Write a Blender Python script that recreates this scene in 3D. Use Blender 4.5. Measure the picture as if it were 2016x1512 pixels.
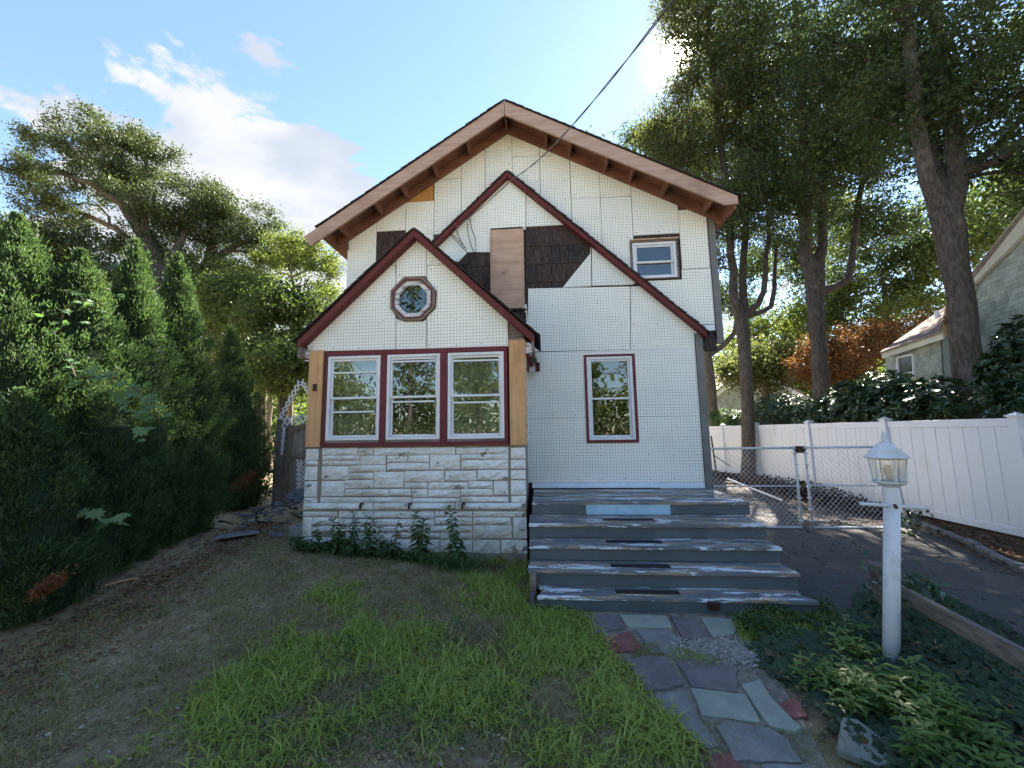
import bpy, math, random
import numpy as np
from math import radians, sin, cos, atan2, hypot, sqrt, pi
from mathutils import Vector
from mathutils.geometry import tessellate_polygon

for _o in list(bpy.data.objects):
    bpy.data.objects.remove(_o)
SC = bpy.context.scene
COL = SC.collection

# ------------------------------------------------------------------ camera
EYE = np.array([0.0, 0.0, 1.86])
FPX, CX, CY = 757.0, 1008.0, 756.0            # focal length and centre in photograph pixels
YAW, TILT, ROLL = radians(4.5617), radians(6.7754), radians(-0.8548)
_f = np.array([-sin(YAW) * cos(TILT), cos(YAW) * cos(TILT), sin(TILT)])
_r = np.array([cos(YAW), sin(YAW), 0.0])
_u = np.cross(_r, _f)
_r, _u = _r * cos(ROLL) + _u * sin(ROLL), -_r * sin(ROLL) + _u * cos(ROLL)
cam = bpy.data.cameras.new('camera')
camo = bpy.data.objects.new('camera', cam)
COL.objects.link(camo)
cam.sensor_fit = 'HORIZONTAL'
cam.sensor_width = 36.0
cam.lens = FPX / 2016.0 * 36.0
cam.clip_start = 0.05
cam.clip_end = 3000.0
from mathutils import Matrix
camo.matrix_world = Matrix(((_r[0], _u[0], -_f[0], EYE[0]), (_r[1], _u[1], -_f[1], EYE[1]),
                            (_r[2], _u[2], -_f[2], EYE[2]), (0, 0, 0, 1)))
SC.camera = camo

# survey helpers: where the sight line of a photograph pixel meets a real plane
def ray(x, y): return _f * FPX + _r * (x - CX) - _u * (y - CY)
def atY(x, y, Y):
    d = ray(x, y); return EYE + d * (Y / d[1])
def atX(x, y, X):
    d = ray(x, y); return EYE + d * (X / d[0])
def atZ(x, y, Z=0.0):
    d = ray(x, y); return EYE + d * ((Z - EYE[2]) / d[2])

# ------------------------------------------------------------------ light
SUN_DIR = ray(1335, 105); SUN_DIR = SUN_DIR / np.linalg.norm(SUN_DIR)
SUN_EL = math.asin(SUN_DIR[2]); SUN_AZ = atan2(SUN_DIR[0], SUN_DIR[1])
SC.view_settings.view_transform = 'Standard'
SC.view_settings.look = 'None'
SC.view_settings.gamma = 1.0
SC.view_settings.exposure = 2.68
SC.view_settings.use_curve_mapping = False
SC.render.engine = 'CYCLES'
SC.cycles.max_bounces = 8
SC.cycles.transparent_max_bounces = 12
SC.cycles.use_denoising = True

sl = bpy.data.lights.new('sun', 'SUN')
sl.energy = 5.0
sl.angle = radians(0.53)
sl.color = (1.0, 0.93, 0.82)
so = bpy.data.objects.new('sun', sl)
COL.objects.link(so)
so.location = (10, 30, 30)
so.rotation_euler = Vector(tuple(-SUN_DIR)).to_track_quat('-Z', 'Y').to_euler()

W = bpy.data.worlds.new('World')
SC.world = W
W.use_nodes = True
nt = W.node_tree
nt.nodes.clear()
def wn(t, **k):
    n = nt.nodes.new(t)
    for a, b in k.items(): setattr(n, a, b)
    return n
sky = wn('ShaderNodeTexSky', sky_type='NISHITA')
sky.sun_disc = False
sky.sun_elevation = SUN_EL
sky.sun_rotation = SUN_AZ
sky.altitude = 10
sky.air_density = 0.9
sky.dust_density = 0.05
sky.ozone_density = 1.0
CL_ROT, CL_LOC = 80, (1.32, 3.0)
tc = wn('ShaderNodeTexCoord')
def math_(op, a, b=None, clamp=False):
    n = wn('ShaderNodeMath', operation=op); n.use_clamp = clamp
    for i, v in enumerate((a, b)):
        if v is None: continue
        if isinstance(v, (int, float)): n.inputs[i].default_value = v
        else: nt.links.new(v, n.inputs[i])
    return n.outputs[0]
def vmath(op, a, b):
    n = wn('ShaderNodeVectorMath', operation=op)
    for i, v in enumerate((a, b)):
        if isinstance(v, tuple): n.inputs[i].default_value = v
        else: nt.links.new(v, n.inputs[i])
    return n.outputs['Value'] if op == 'DOT_PRODUCT' else n.outputs[0]
def smooth(v, lo, hi):
    n = wn('ShaderNodeMapRange', interpolation_type='SMOOTHSTEP')
    nt.links.new(v, n.inputs[0])
    n.inputs[1].default_value = lo; n.inputs[2].default_value = hi
    return n.outputs[0]
D = tc.outputs['Generated']
sep = wn('ShaderNodeSeparateXYZ'); nt.links.new(D, sep.inputs[0])
# a layer of clouds drifting at one height: the direction is projected on a plane overhead
zc = math_('MAXIMUM', sep.outputs['Z'], 0.03)
cx_ = math_('DIVIDE', sep.outputs['X'], zc); cy_ = math_('DIVIDE', sep.outputs['Y'], zc)
cmb = wn('ShaderNodeCombineXYZ'); nt.links.new(cx_, cmb.inputs[0]); nt.links.new(cy_, cmb.inputs[1])
rot = wn('ShaderNodeMapping'); rot.inputs['Rotation'].default_value = (0, 0, radians(CL_ROT))
rot.inputs['Scale'].default_value = (1.0, 1.5, 1.0); rot.inputs['Location'].default_value = (*CL_LOC, 0.0)
nt.links.new(cmb.outputs[0], rot.inputs[0])
n1 = wn('ShaderNodeTexNoise'); n1.inputs['Scale'].default_value = 1.15; n1.inputs['Detail'].default_value = 10; n1.inputs['Roughness'].default_value = 0.6
n1.inputs['Distortion'].default_value = 0.3
nt.links.new(rot.outputs[0], n1.inputs['Vector'])
# the bank of cumulus lies low in the sky; one billow of it climbs in the view to the left
cl_dir = ray(470, 420); cl_dir = cl_dir / np.linalg.norm(cl_dir)
bank = smooth(vmath('DOT_PRODUCT', D, tuple(cl_dir)), 0.925, 0.997)
lowsky = smooth(sep.outputs['Z'], 0.60, 0.22)
bias = math_('ADD', math_('MULTIPLY', bank, 0.22), math_('MULTIPLY', lowsky, 0.10))
dens = smooth(math_('ADD', n1.outputs['Fac'], bias), 0.645, 0.69)
dens = math_('MULTIPLY', dens, smooth(sep.outputs['Z'], 0.02, 0.12))
shade = wn('ShaderNodeTexNoise'); shade.inputs['Scale'].default_value = 1.7; shade.inputs['Detail'].default_value = 6
nt.links.new(rot.outputs[0], shade.inputs['Vector'])
cc = wn('ShaderNodeMix', data_type='RGBA')
nt.links.new(smooth(shade.outputs['Fac'], 0.35, 0.65), cc.inputs['Factor'])
cc.inputs[6].default_value = (1.85, 2.0, 2.25, 1); cc.inputs[7].default_value = (2.75, 2.72, 2.68, 1)
mx = wn('ShaderNodeMix', data_type='RGBA')
nt.links.new(math_('MULTIPLY', dens, 0.93), mx.inputs['Factor'])
nt.links.new(sky.outputs[0], mx.inputs[6]); nt.links.new(cc.outputs[2], mx.inputs[7])
# the sun's own bright disc and aureole
sd = vmath('DOT_PRODUCT', D, tuple(SUN_DIR))
disc = smooth(sd, cos(radians(1.9)), cos(radians(0.9)))
aure = smooth(sd, cos(radians(5.5)), 1.0)
sunl = math_('ADD', math_('MULTIPLY', disc, 120.0), math_('MULTIPLY', math_("POWER", aure, 4.0), 4.0))
sc_ = wn('ShaderNodeMix', data_type='RGBA', blend_type='ADD'); sc_.inputs['Factor'].default_value = 1.0
warm = wn('ShaderNodeMix', data_type='RGBA', blend_type='MULTIPLY'); warm.inputs['Factor'].default_value = 1.0
nt.links.new(sunl, warm.inputs[6]); warm.inputs[7].default_value = (1.0, 0.93, 0.82, 1)
nt.links.new(mx.outputs[2], sc_.inputs[6]); nt.links.new(warm.outputs[2], sc_.inputs[7])
bg = wn('ShaderNodeBackground'); bg.inputs['Strength'].default_value = 0.060
nt.links.new(sc_.outputs[2], bg.inputs['Color'])
wo = wn('ShaderNodeOutputWorld'); nt.links.new(bg.outputs[0], wo.inputs[0])

# ------------------------------------------------------------------ materials
RND = random.Random(7)
NP = np.random.default_rng(11)
class NT:
    def __init__(s, name):
        s.m = bpy.data.materials.new(name); s.m.use_nodes = True
        s.t = s.m.node_tree; s.t.nodes.clear()
        s.out = s.n('ShaderNodeOutputMaterial')
        s.b = s.n('ShaderNodeBsdfPrincipled')
        s.l(s.b.outputs[0], s.out.inputs[0])
        s._tc = s.n('ShaderNodeTexCoord')
    def n(s, t, **k):
        q = s.t.nodes.new(t)
        for a, b in k.items(): setattr(q, a, b)
        return q
    def l(s, a, b): s.t.links.new(a, b)
    def set(s, sock, v):
        if isinstance(v, bpy.types.NodeSocket): s.l(v, sock)
        elif isinstance(v, tuple) and len(v) == 3 and sock.type == 'RGBA': sock.default_value = (*v, 1)
        else: sock.default_value = v
    def coord(s, scale=(1, 1, 1), rot=(0, 0, 0), loc=(0, 0, 0), src='Object'):
        q = s.n('ShaderNodeMapping'); s.l(s._tc.outputs[src], q.inputs[0])
        q.inputs['Scale'].default_value = scale; q.inputs['Rotation'].default_value = rot; q.inputs['Location'].default_value = loc
        return q.outputs[0]
    def noise(s, scale, detail=4, rough=0.55, vec=None, dist=0.0):
        q = s.n('ShaderNodeTexNoise'); q.inputs['Scale'].default_value = scale; q.inputs['Detail'].default_value = detail
        q.inputs['Roughness'].default_value = rough; q.inputs['Distortion'].default_value = dist
        s.l(vec if vec is not None else s._tc.outputs['Object'], q.inputs['Vector'])
        return q.outputs['Fac']
    def step(s, v, lo, hi):
        q = s.n('ShaderNodeMapRange', interpolation_type='SMOOTHSTEP'); s.l(v, q.inputs[0])
        q.inputs[1].default_value = lo; q.inputs[2].default_value = hi
        return q.outputs[0]
    def mix(s, f, a, b, mode='MIX'):
        q = s.n('ShaderNodeMix', data_type='RGBA', blend_type=mode)
        s.set(q.inputs['Factor'], f); s.set(q.inputs[6], a); s.set(q.inputs[7], b)
        return q.outputs[2]
    def math(s, op, a, b=0.0):
        q = s.n('ShaderNodeMath', operation=op); s.set(q.inputs[0], a); s.set(q.inputs[1], b); return q.outputs[0]
    def bump(s, h, strength=0.3, dist=0.01):
        q = s.n('ShaderNodeBump'); s.l(h, q.inputs['Height']); q.inputs['Strength'].default_value = strength
        q.inputs['Distance'].default_value = dist
        s.l(q.outputs[0], s.b.inputs['Normal'])
    def fin(s, col, rough=0.8, spec=0.3):
        s.set(s.b.inputs['Base Color'], col); s.set(s.b.inputs['Roughness'], rough)
        s.b.inputs['Specular IOR Level'].default_value = spec
        return s.m
    def island(s): return s.n('ShaderNodeNewGeometry').outputs['Random Per Island']

M = {}
def plain(key, col, rough=0.7, var=0.15, scale=6.0, spec=0.3, metal=0.0, bump=0.0, stretch=(1, 1, 1)):
    t = NT(key)
    v = t.coord(stretch)
    f = t.noise(scale, 6, 0.6, v)
    c = t.mix(t.step(f, 0.3, 0.7), tuple(x * (1 - var) for x in col), tuple(min(1, x * (1 + var)) for x in col))
    t.b.inputs['Metallic'].default_value = metal
    if bump: t.bump(t.noise(scale * 6, 5, 0.6, v), bump, 0.01)
    M[key] = t.fin(c, rough, spec)
    return M[key]
def worn(key, paint, under, third=None, scale=4.0, stretch=(1, 1, 1), lo=0.5, hi=0.56, lo3=0.6, hi3=0.64, rough=0.7, bump=0.4, rot=(0, 0, 0)):
    """old paint peeling off: paint, what is under it and a third coat showing in places"""
    t = NT(key)
    v = t.coord(stretch, rot)
    f = t.noise(scale, 10, 0.68, v)
    g = t.noise(scale * 0.8, 10, 0.7, t.coord(stretch, rot, (3.1, 5.7, 1.3)))
    grain = t.noise(40, 5, 0.6, t.coord((1.0, 6, 6)))
    u = t.mix(t.step(grain, 0.3, 0.7), tuple(x * 0.7 for x in under), tuple(x * 1.25 for x in under))
    pn = t.noise(2.3, 5, 0.6)
    p = t.mix(t.step(pn, 0.3, 0.7), tuple(x * 0.82 for x in paint), tuple(min(1, x * 1.1) for x in paint))
    k = t.step(f, lo, hi)
    c = t.mix(k, p, u)
    if third: c = t.mix(t.step(g, lo3, hi3), c, third)
    t.bump(t.math('SUBTRACT', grain, t.math('MULTIPLY', k, 0.8)), bump, 0.004)
    M[key] = t.fin(c, rough, 0.35)
    return M[key]
def wood(key, a, b, scale=3.0, axis='x', rough=0.75, knots=True, bump=0.25):
    t = NT(key)
    st = {'x': (0.35, 5, 5), 'z': (5, 5, 0.35), 'y': (5, 0.35, 5)}[axis]
    f = t.noise(scale * 2.2, 8, 0.62, t.coord(st), 0.4)
    c = t.mix(t.step(f, 0.3, 0.7), a, b)
    big = t.noise(1.2, 4, 0.6)
    c = t.mix(t.step(big, 0.45, 0.75), c, tuple(x * 0.72 for x in a))
    if knots:
        vo = t.n('ShaderNodeTexVoronoi'); vo.inputs['Scale'].default_value = 2.6
        t.l(t.coord({'x': (.9, 2, 2), 'z': (2, 2, .9), 'y': (2, .9, 2)}[axis]), vo.inputs['Vector'])
        k = t.step(vo.outputs['Distance'], 0.11, 0.05)
        c = t.mix(k, c, tuple(x * 0.35 for x in a))
    t.bump(f, bump, 0.004)
    M[key] = t.fin(c, rough, 0.25)
    return M[key]
def leafmat(key, dark, light, trans=0.4, spec=0.25, rough=0.5, clump=1.2, hue=None):
    t = NT(key)
    r = t.island()
    cl = t.noise(clump, 3, 0.5)
    f = t.math('ADD', t.math('MULTIPLY', r, 0.6), t.math('MULTIPLY', t.step(cl, 0.3, 0.7), 0.4))
    c = t.mix(f, dark, light)
    if hue:
        c = t.mix(t.step(r, 0.93, 0.95), c, hue)
    t.fin(c, rough, spec)
    tr = t.n('ShaderNodeBsdfTranslucent')
    t.l(t.mix(0.5, c, t.mix(1.0, c, (1.5, 1.7, 0.5), 'MULTIPLY')), tr.inputs[0])
    ms = t.n('ShaderNodeMixShader'); ms.inputs[0].default_value = trans
    t.l(t.b.outputs[0], ms.inputs[1]); t.l(tr.outputs[0], ms.inputs[2]); t.l(ms.outputs[0], t.out.inputs[0])
    M[key] = t.m
    return t.m

# foam board with its printed grid (UV in metres)
t = NT('foam_board')
uv = t.coord((1 / 0.0508, 1 / 0.0508, 1), src='UV')
sx = t.n('ShaderNodeSeparateXYZ'); t.l(uv, sx.inputs[0])
def gline(o):
    fr = t.math('FRACT', o)
    return t.math('ADD', t.math('LESS_THAN', fr, 0.10), 0.0)
g = t.math('MAXIMUM', gline(sx.outputs[0]), gline(sx.outputs[1]))
fade = t.noise(1.6, 4, 0.6)
g = t.math('MULTIPLY', g, t.math('ADD', t.math('MULTIPLY', t.step(fade, 0.25, 0.6), 0.35), 0.55))
dirt = t.noise(1.1, 8, 0.65)
base = t.mix(t.step(dirt, 0.35, 0.72), (0.88, 0.89, 0.82), (0.80, 0.81, 0.75))
spots = t.noise(23, 3, 0.5)
base = t.mix(t.step(spots, 0.74, 0.78), base, (0.42, 0.44, 0.40))
oi = t.n('ShaderNodeObjectInfo').outputs['Random']
base = t.mix(oi, base, t.mix(1.0, base, (0.93, 0.94, 0.97), 'MULTIPLY'))
M['foam'] = t.fin(t.mix(g, base, (0.22, 0.27, 0.25)), 0.75, 0.2)

plain('foam_white', (0.80, 0.83, 0.86), 0.6, 0.05)
plain('flashing', (0.72, 0.77, 0.85), 0.4, 0.08)
plain('dark_gap', (0.02, 0.018, 0.016), 0.9)
plain('grey_trim', (0.155, 0.155, 0.15), 0.6, 0.12, 3)
worn('red_trim', (0.115, 0.022, 0.02), (0.33, 0.27, 0.23), (0.05, 0.02, 0.018), 5, (1, 1, 1), 0.68, 0.72, 0.6, 0.7, 0.65, 0.4)
worn('red_window', (0.13, 0.02, 0.03), (0.42, 0.38, 0.36), (0.07, 0.015, 0.02), 6, (1, 1, 1), 0.68, 0.72, 0.62, 0.7, 0.6, 0.4)
worn('white_soffit', (0.62, 0.64, 0.66), (0.26, 0.24, 0.22), None, 6, (1, 1, 3), 0.52, 0.55, rough=0.7)
wood('pine', (0.50, 0.28, 0.13), (0.62, 0.38, 0.20), 1.6, 'z')
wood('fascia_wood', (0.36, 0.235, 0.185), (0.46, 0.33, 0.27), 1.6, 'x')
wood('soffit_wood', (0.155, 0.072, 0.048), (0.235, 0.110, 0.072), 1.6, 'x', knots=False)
wood('plywood', (0.43, 0.28, 0.20), (0.56, 0.38, 0.28), 1.0, 'x')
wood('plywood_amber', (0.42, 0.20, 0.06), (0.56, 0.31, 0.11), 1.0, 'x')
wood('grey_board', (0.15, 0.12, 0.095), (0.27, 0.23, 0.19), 2.4, 'z', knots=False)
wood('rail_wood', (0.10, 0.085, 0.07), (0.23, 0.20, 0.17), 3, 'y', knots=False, bump=0.6)
wood('weathered_frame', (0.12, 0.09, 0.075), (0.26, 0.21, 0.18), 3, 'x', knots=False, bump=0.5)
t = NT('old_shingle')
st = t.noise(9, 8, 0.7, t.coord((5, 5, 0.7)))
c = t.mix(t.step(st, 0.32, 0.68), (0.014, 0.0115, 0.0115), (0.066, 0.054, 0.052))
c = t.mix(t.n('ShaderNodeObjectInfo').outputs['Random'], c, t.mix(1.0, c, (1.5, 1.25, 1.15), 'MULTIPLY'))
t.bump(st, 0.6, 0.006)
M['old_shingle'] = t.fin(c, 0.85, 0.2)
plain('roof_shingle', (0.035, 0.03, 0.028), 0.95, 0.4, 12, bump=0.5)
plain('window_white', (0.66, 0.69, 0.73), 0.4, 0.06, 3, 0.5)
t = NT('vinyl')
vs_ = t.noise(2.2, 8, .68, t.coord((1, 1, .35))); vg = t.noise(18, 6, .7)
c = t.mix(t.step(vs_, .52, .74), (.64, .645, .68), (.54, .545, .545)); c = t.mix(t.math('MULTIPLY', t.step(vg, .63, .70), .35), c, (.40, .40, .33))
M['vinyl'] = t.fin(c, .4, .5)
plain('curtain', (0.60, 0.63, 0.57), 0.9, 0.25, 3)
plain('interior', (0.10, 0.095, 0.09), 0.95)
plain('curtain_dark', (0.20, 0.19, 0.175), 0.95, 0.6, 5)
t = NT('glass')
fr = t.n('ShaderNodeFresnel'); fr.inputs[0].default_value = 1.52
gl = t.n('ShaderNodeBsdfGlossy'); gl.inputs['Roughness'].default_value = 0.0
wob = t.n('ShaderNodeBump'); wob.inputs['Strength'].default_value = 0.06; wob.inputs['Distance'].default_value = 0.05
t.l(t.noise(1.7, 2, 0.4), wob.inputs['Height']); t.l(wob.outputs[0], gl.inputs['Normal'])
tr = t.n('ShaderNodeBsdfTransparent'); tr.inputs[0].default_value = (0.72, 0.76, 0.72, 1)
ms = t.n('ShaderNodeMixShader')
t.l(t.math('MINIMUM', t.math('ADD', t.math('MULTIPLY', fr.outputs[0], 1.6), 0.045), 1.0), ms.inputs[0])
t.l(tr.outputs[0], ms.inputs[1]); t.l(gl.outputs[0], ms.inputs[2]); t.l(ms.outputs[0], t.out.inputs[0])
M['glass'] = t.m
t = NT('lamp_glass')
tr = t.n('ShaderNodeBsdfTransparent'); tr.inputs[0].default_value = (0.80, 0.82, 0.83, 1)
gl = t.n('ShaderNodeBsdfGlossy'); gl.inputs['Roughness'].default_value = 0.15
ms = t.n('ShaderNodeMixShader'); ms.inputs[0].default_value = 0.2
t.l(tr.outputs[0], ms.inputs[1]); t.l(gl.outputs[0], ms.inputs[2]); t.l(ms.outputs[0], t.out.inputs[0])
M['lamp_glass'] = t.m

# white painted cast stone of the porch base, paint flaking to grey, mossy stains
t = NT('painted_stone')
f1 = t.noise(2.6, 10, 0.68, t.coord((1, 1, 1.6)))
stain = t.noise(1.3, 8, 0.62, t.coord((1, 1, 0.8), loc=(4, 2, 1)))
fine = t.noise(14, 8, 0.62, t.coord((1, 1, 1.8)))
c = t.mix(t.step(fine, 0.3, 0.7), (0.62, 0.62, 0.60), (0.80, 0.81, 0.81))
c = t.mix(t.math('MULTIPLY', t.step(stain, 0.45, 0.70), 0.7), c, (0.38, 0.355, 0.27))
c = t.mix(t.step(f1, 0.60, 0.615), c, (0.22, 0.205, 0.175))
sp = t.noise(31, 4, 0.6)
c = t.mix(t.step(sp, 0.70, 0.73), c, (0.10, 0.09, 0.07))
t.bump(t.noise(7, 8, 0.6, t.coord((1, 1, 2))), 0.6, 0.02)
M['painted_stone'] = t.fin(c, 0.8, 0.25)
plain('mortar', (0.27, 0.235, 0.185), 0.95, 0.3, 4, bump=0.4)
plain('rust', (0.06, 0.035, 0.025), 0.9, 0.4, 20)

# steps
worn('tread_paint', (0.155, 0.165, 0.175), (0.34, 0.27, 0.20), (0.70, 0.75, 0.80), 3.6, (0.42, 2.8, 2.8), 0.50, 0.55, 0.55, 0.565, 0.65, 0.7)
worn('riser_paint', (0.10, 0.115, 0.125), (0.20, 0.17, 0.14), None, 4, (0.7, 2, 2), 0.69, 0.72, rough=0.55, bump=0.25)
worn('blue_paint', (0.34, 0.52, 0.66), (0.14, 0.13, 0.12), (0.55, 0.66, 0.74), 6, (1, 1, 1), 0.66, 0.70, 0.62, 0.66, 0.6, 0.3)
plain('grip_black', (0.022, 0.022, 0.025), 0.85, 0.3, 60)
plain('grip_edge', (0.35, 0.28, 0.06), 0.8, 0.2)
plain('rot_hole', (0.05, 0.022, 0.015), 0.95, 0.4, 10)

# stone slabs
def slab(key, a, b):
    t = NT(key)
    f = t.noise(5, 8, 0.65); g = t.noise(26, 6, 0.6)
    c = t.mix(t.step(f, 0.3, 0.7), a, b)
    c = t.mix(t.math('MULTIPLY', t.step(g, 0.5, 0.75), 0.35), c, tuple(x * 1.6 for x in b))
    c = t.mix(t.math('MULTIPLY', t.step(t.noise(2.2, 5, 0.6, t.coord(loc=(9, 1, 0))), 0.55, 0.75), 0.5), c, (0.09, 0.085, 0.07))
    t.bump(t.noise(11, 8, 0.62, dist=0.6), 0.35, 0.012)
    M[key] = t.fin(c, 0.6, 0.35)
slab('slab_blue', (0.150, 0.150, 0.145), (0.225, 0.225, 0.215))
slab('slab_green', (0.22, 0.25, 0.21), (0.30, 0.325, 0.275))
slab('slab_purple', (0.120, 0.100, 0.104), (0.180, 0.155, 0.158))
slab('slab_red', (0.15, 0.055, 0.05), (0.23, 0.09, 0.08))
slab('slate_dark', (0.05, 0.05, 0.058), (0.135, 0.138, 0.15))
slab('concrete', (0.24, 0.24, 0.24), (0.34, 0.34, 0.33))
plain('sheet_metal', (0.22, 0.24, 0.26), 0.45, 0.15, 2, 0.5, 0.5)

# ground
t = NT('soil')
a = t.noise(0.9, 6, 0.6); b = t.noise(7, 8, 0.68); d = t.noise(55, 6, 0.7)
c = t.mix(t.step(b, 0.3, 0.7), (0.300, 0.225, 0.140), (0.480, 0.385, 0.255))
c = t.mix(t.math('MULTIPLY', t.step(a, 0.40, 0.70), .7), c, t.mix(t.step(b, 0.35, 0.65), (0.205, 0.180, 0.080), (0.300, 0.265, 0.135)))
c = t.mix(t.step(d, 0.62, 0.70), c, (0.27, 0.24, 0.19))
c = t.mix(t.step(d, 0.33, 0.27), c, (0.06, 0.048, 0.036))
th = t.noise(160, 4, 0.7, dist=1.5)
c = t.mix(t.step(th, 0.60, 0.72), c, (0.48, 0.40, 0.27)); c = t.mix(t.step(th, 0.37, 0.28), c, (0.09, 0.07, 0.05))
t.bump(t.math('ADD', t.math('MULTIPLY', b, 0.8), t.math('ADD', t.math('MULTIPLY', d, 0.5), t.math('MULTIPLY', th, .4))), 1.0, 0.03)
M['soil'] = t.fin(c, 0.97, 0.1)
t = NT('asphalt')
b = t.noise(90, 4, 0.7); a = t.noise(1.2, 6, 0.6)
vo = t.n('ShaderNodeTexVoronoi', feature='DISTANCE_TO_EDGE'); vo.inputs['Scale'].default_value = 0.75
wv = t.n('ShaderNodeVectorMath', operation='ADD')
t.l(t._tc.outputs['Object'], wv.inputs[0])
nz = t.n('ShaderNodeTexNoise'); nz.inputs['Scale'].default_value = 2.0; nz.inputs['Detail'].default_value = 6
t.l(t._tc.outputs['Object'], nz.inputs['Vector']); t.l(nz.outputs['Color'], wv.inputs[1])
t.l(wv.outputs[0], vo.inputs['Vector'])
crack = t.step(vo.outputs['Distance'], 0.018, 0.004)
c = t.mix(t.step(b, 0.35, 0.65), (0.045, 0.044, 0.043), (0.105, 0.100, 0.094))
c = t.mix(t.step(a, 0.45, 0.75), c, t.mix(1.0, c, (1.45, 1.35, 1.2), 'MULTIPLY'))
c = t.mix(t.math('MULTIPLY', crack, 0.35), c, (0.012, 0.012, 0.012))
t.bump(t.math('SUBTRACT', b, t.math('MULTIPLY', crack, .5)), 0.7, 0.008)
M['asphalt'] = t.fin(c, 0.9, 0.25)
t = NT('litter_soil')
b = t.noise(9, 8, 0.7); d = t.noise(45, 6, 0.7)
c = t.mix(t.step(b, 0.3, 0.7), (0.035, 0.026, 0.018), (0.11, 0.075, 0.045))
c = t.mix(t.step(d, 0.58, 0.68), c, (0.22, 0.13, 0.075))
t.bump(d, 0.9, 0.03)
M['litter_soil'] = t.fin(c, 0.97, 0.1)
plain('rubble', (0.40, 0.36, 0.32), 0.95, 0.45, 30, bump=0.8)
plain('granite', (0.16, 0.155, 0.15), 0.9, 0.35, 14, bump=0.6)
plain('pebble', (0.42, 0.38, 0.31), 0.85, 0.2, 9)
plain('dead_leaf', (0.16, 0.085, 0.045), 0.9, 0.5, 3)

# bark and foliage
def bark(key, a, b, sc=5):
    t = NT(key)
    f = t.noise(sc, 9, 0.7, t.coord((2.2, 2.2, 0.5)), 0.6)
    c = t.mix(t.step(f, 0.3, 0.7), a, b)
    c = t.mix(t.step(t.noise(2.0, 5, 0.6), 0.55, 0.75), c, tuple(x * 1.3 for x in b))
    t.bump(f, 1.0, 0.05)
    M[key] = t.fin(c, 0.95, 0.1)
bark('bark', (0.050, 0.040, 0.033), (0.150, 0.125, 0.105), 9)
bark('bark_pale', (0.12, 0.10, 0.08), (0.26, 0.22, 0.18))
leafmat('leaf_oak', (0.038, 0.055, 0.027), (0.09, 0.112, 0.050), 0.40)
leafmat('leaf_bright', (0.060, 0.090, 0.030), (0.15, 0.19, 0.065), 0.48)
leafmat('leaf_yellow', (0.08, 0.11, 0.025), (0.19, 0.22, 0.06), 0.45)
leafmat('leaf_right', (0.042, 0.066, 0.034), (0.10, 0.135, 0.060), 0.5)
leafmat('leaf_right_warm', (0.062, 0.072, 0.036), (0.14, 0.15, 0.066), 0.52)
leafmat('leaf_orange', (0.11, 0.045, 0.025), (0.27, 0.125, 0.050), 0.42)
leafmat('leaf_laurel', (0.018, 0.042, 0.018), (0.055, 0.10, 0.038), 0.15, 0.6, 0.28)
leafmat('arbor', (0.036, 0.066, 0.034), (0.095, 0.145, 0.060), 0.5, 0.25, 0.55, 1.6)
leafmat('arbor_brown', (0.09, 0.036, 0.018), (0.19, 0.075, 0.03), 0.2)
leafmat('leaf_maple', (0.085, 0.15, 0.065), (0.15, 0.25, 0.10), 0.4, 0.4, 0.4)
leafmat('leaf_ivy', (0.018, 0.038, 0.020), (0.055, 0.090, 0.042), 0.2, 0.3, 0.5, hue=(0.12, 0.09, 0.03))
leafmat('leaf_sprig', (0.11, 0.18, 0.045), (0.24, 0.34, 0.10), 0.35, 0.4, 0.4)
leafmat('leaf_weed', (0.050, 0.090, 0.035), (0.120, 0.190, 0.070), 0.35)
leafmat('grass_lush', (0.230, 0.300, 0.050), (0.430, 0.480, 0.130), 0.45, 0.3, 0.45, 1.0)
leafmat('grass_dull', (0.205, 0.190, 0.085), (0.330, 0.320, 0.150), 0.3, 0.2, 0.6, 1.5, hue=(0.24, 0.20, 0.12))
leafmat('grass_dry', (0.22, 0.18, 0.09), (0.40, 0.34, 0.20), 0.3)

plain('street', (0.20, 0.195, 0.185), 0.9, 0.2, 2)
leafmat('thatch', (0.09, 0.062, 0.036), (0.44, 0.34, 0.19), 0.25, 0.1, 0.9, 3.0)
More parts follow.
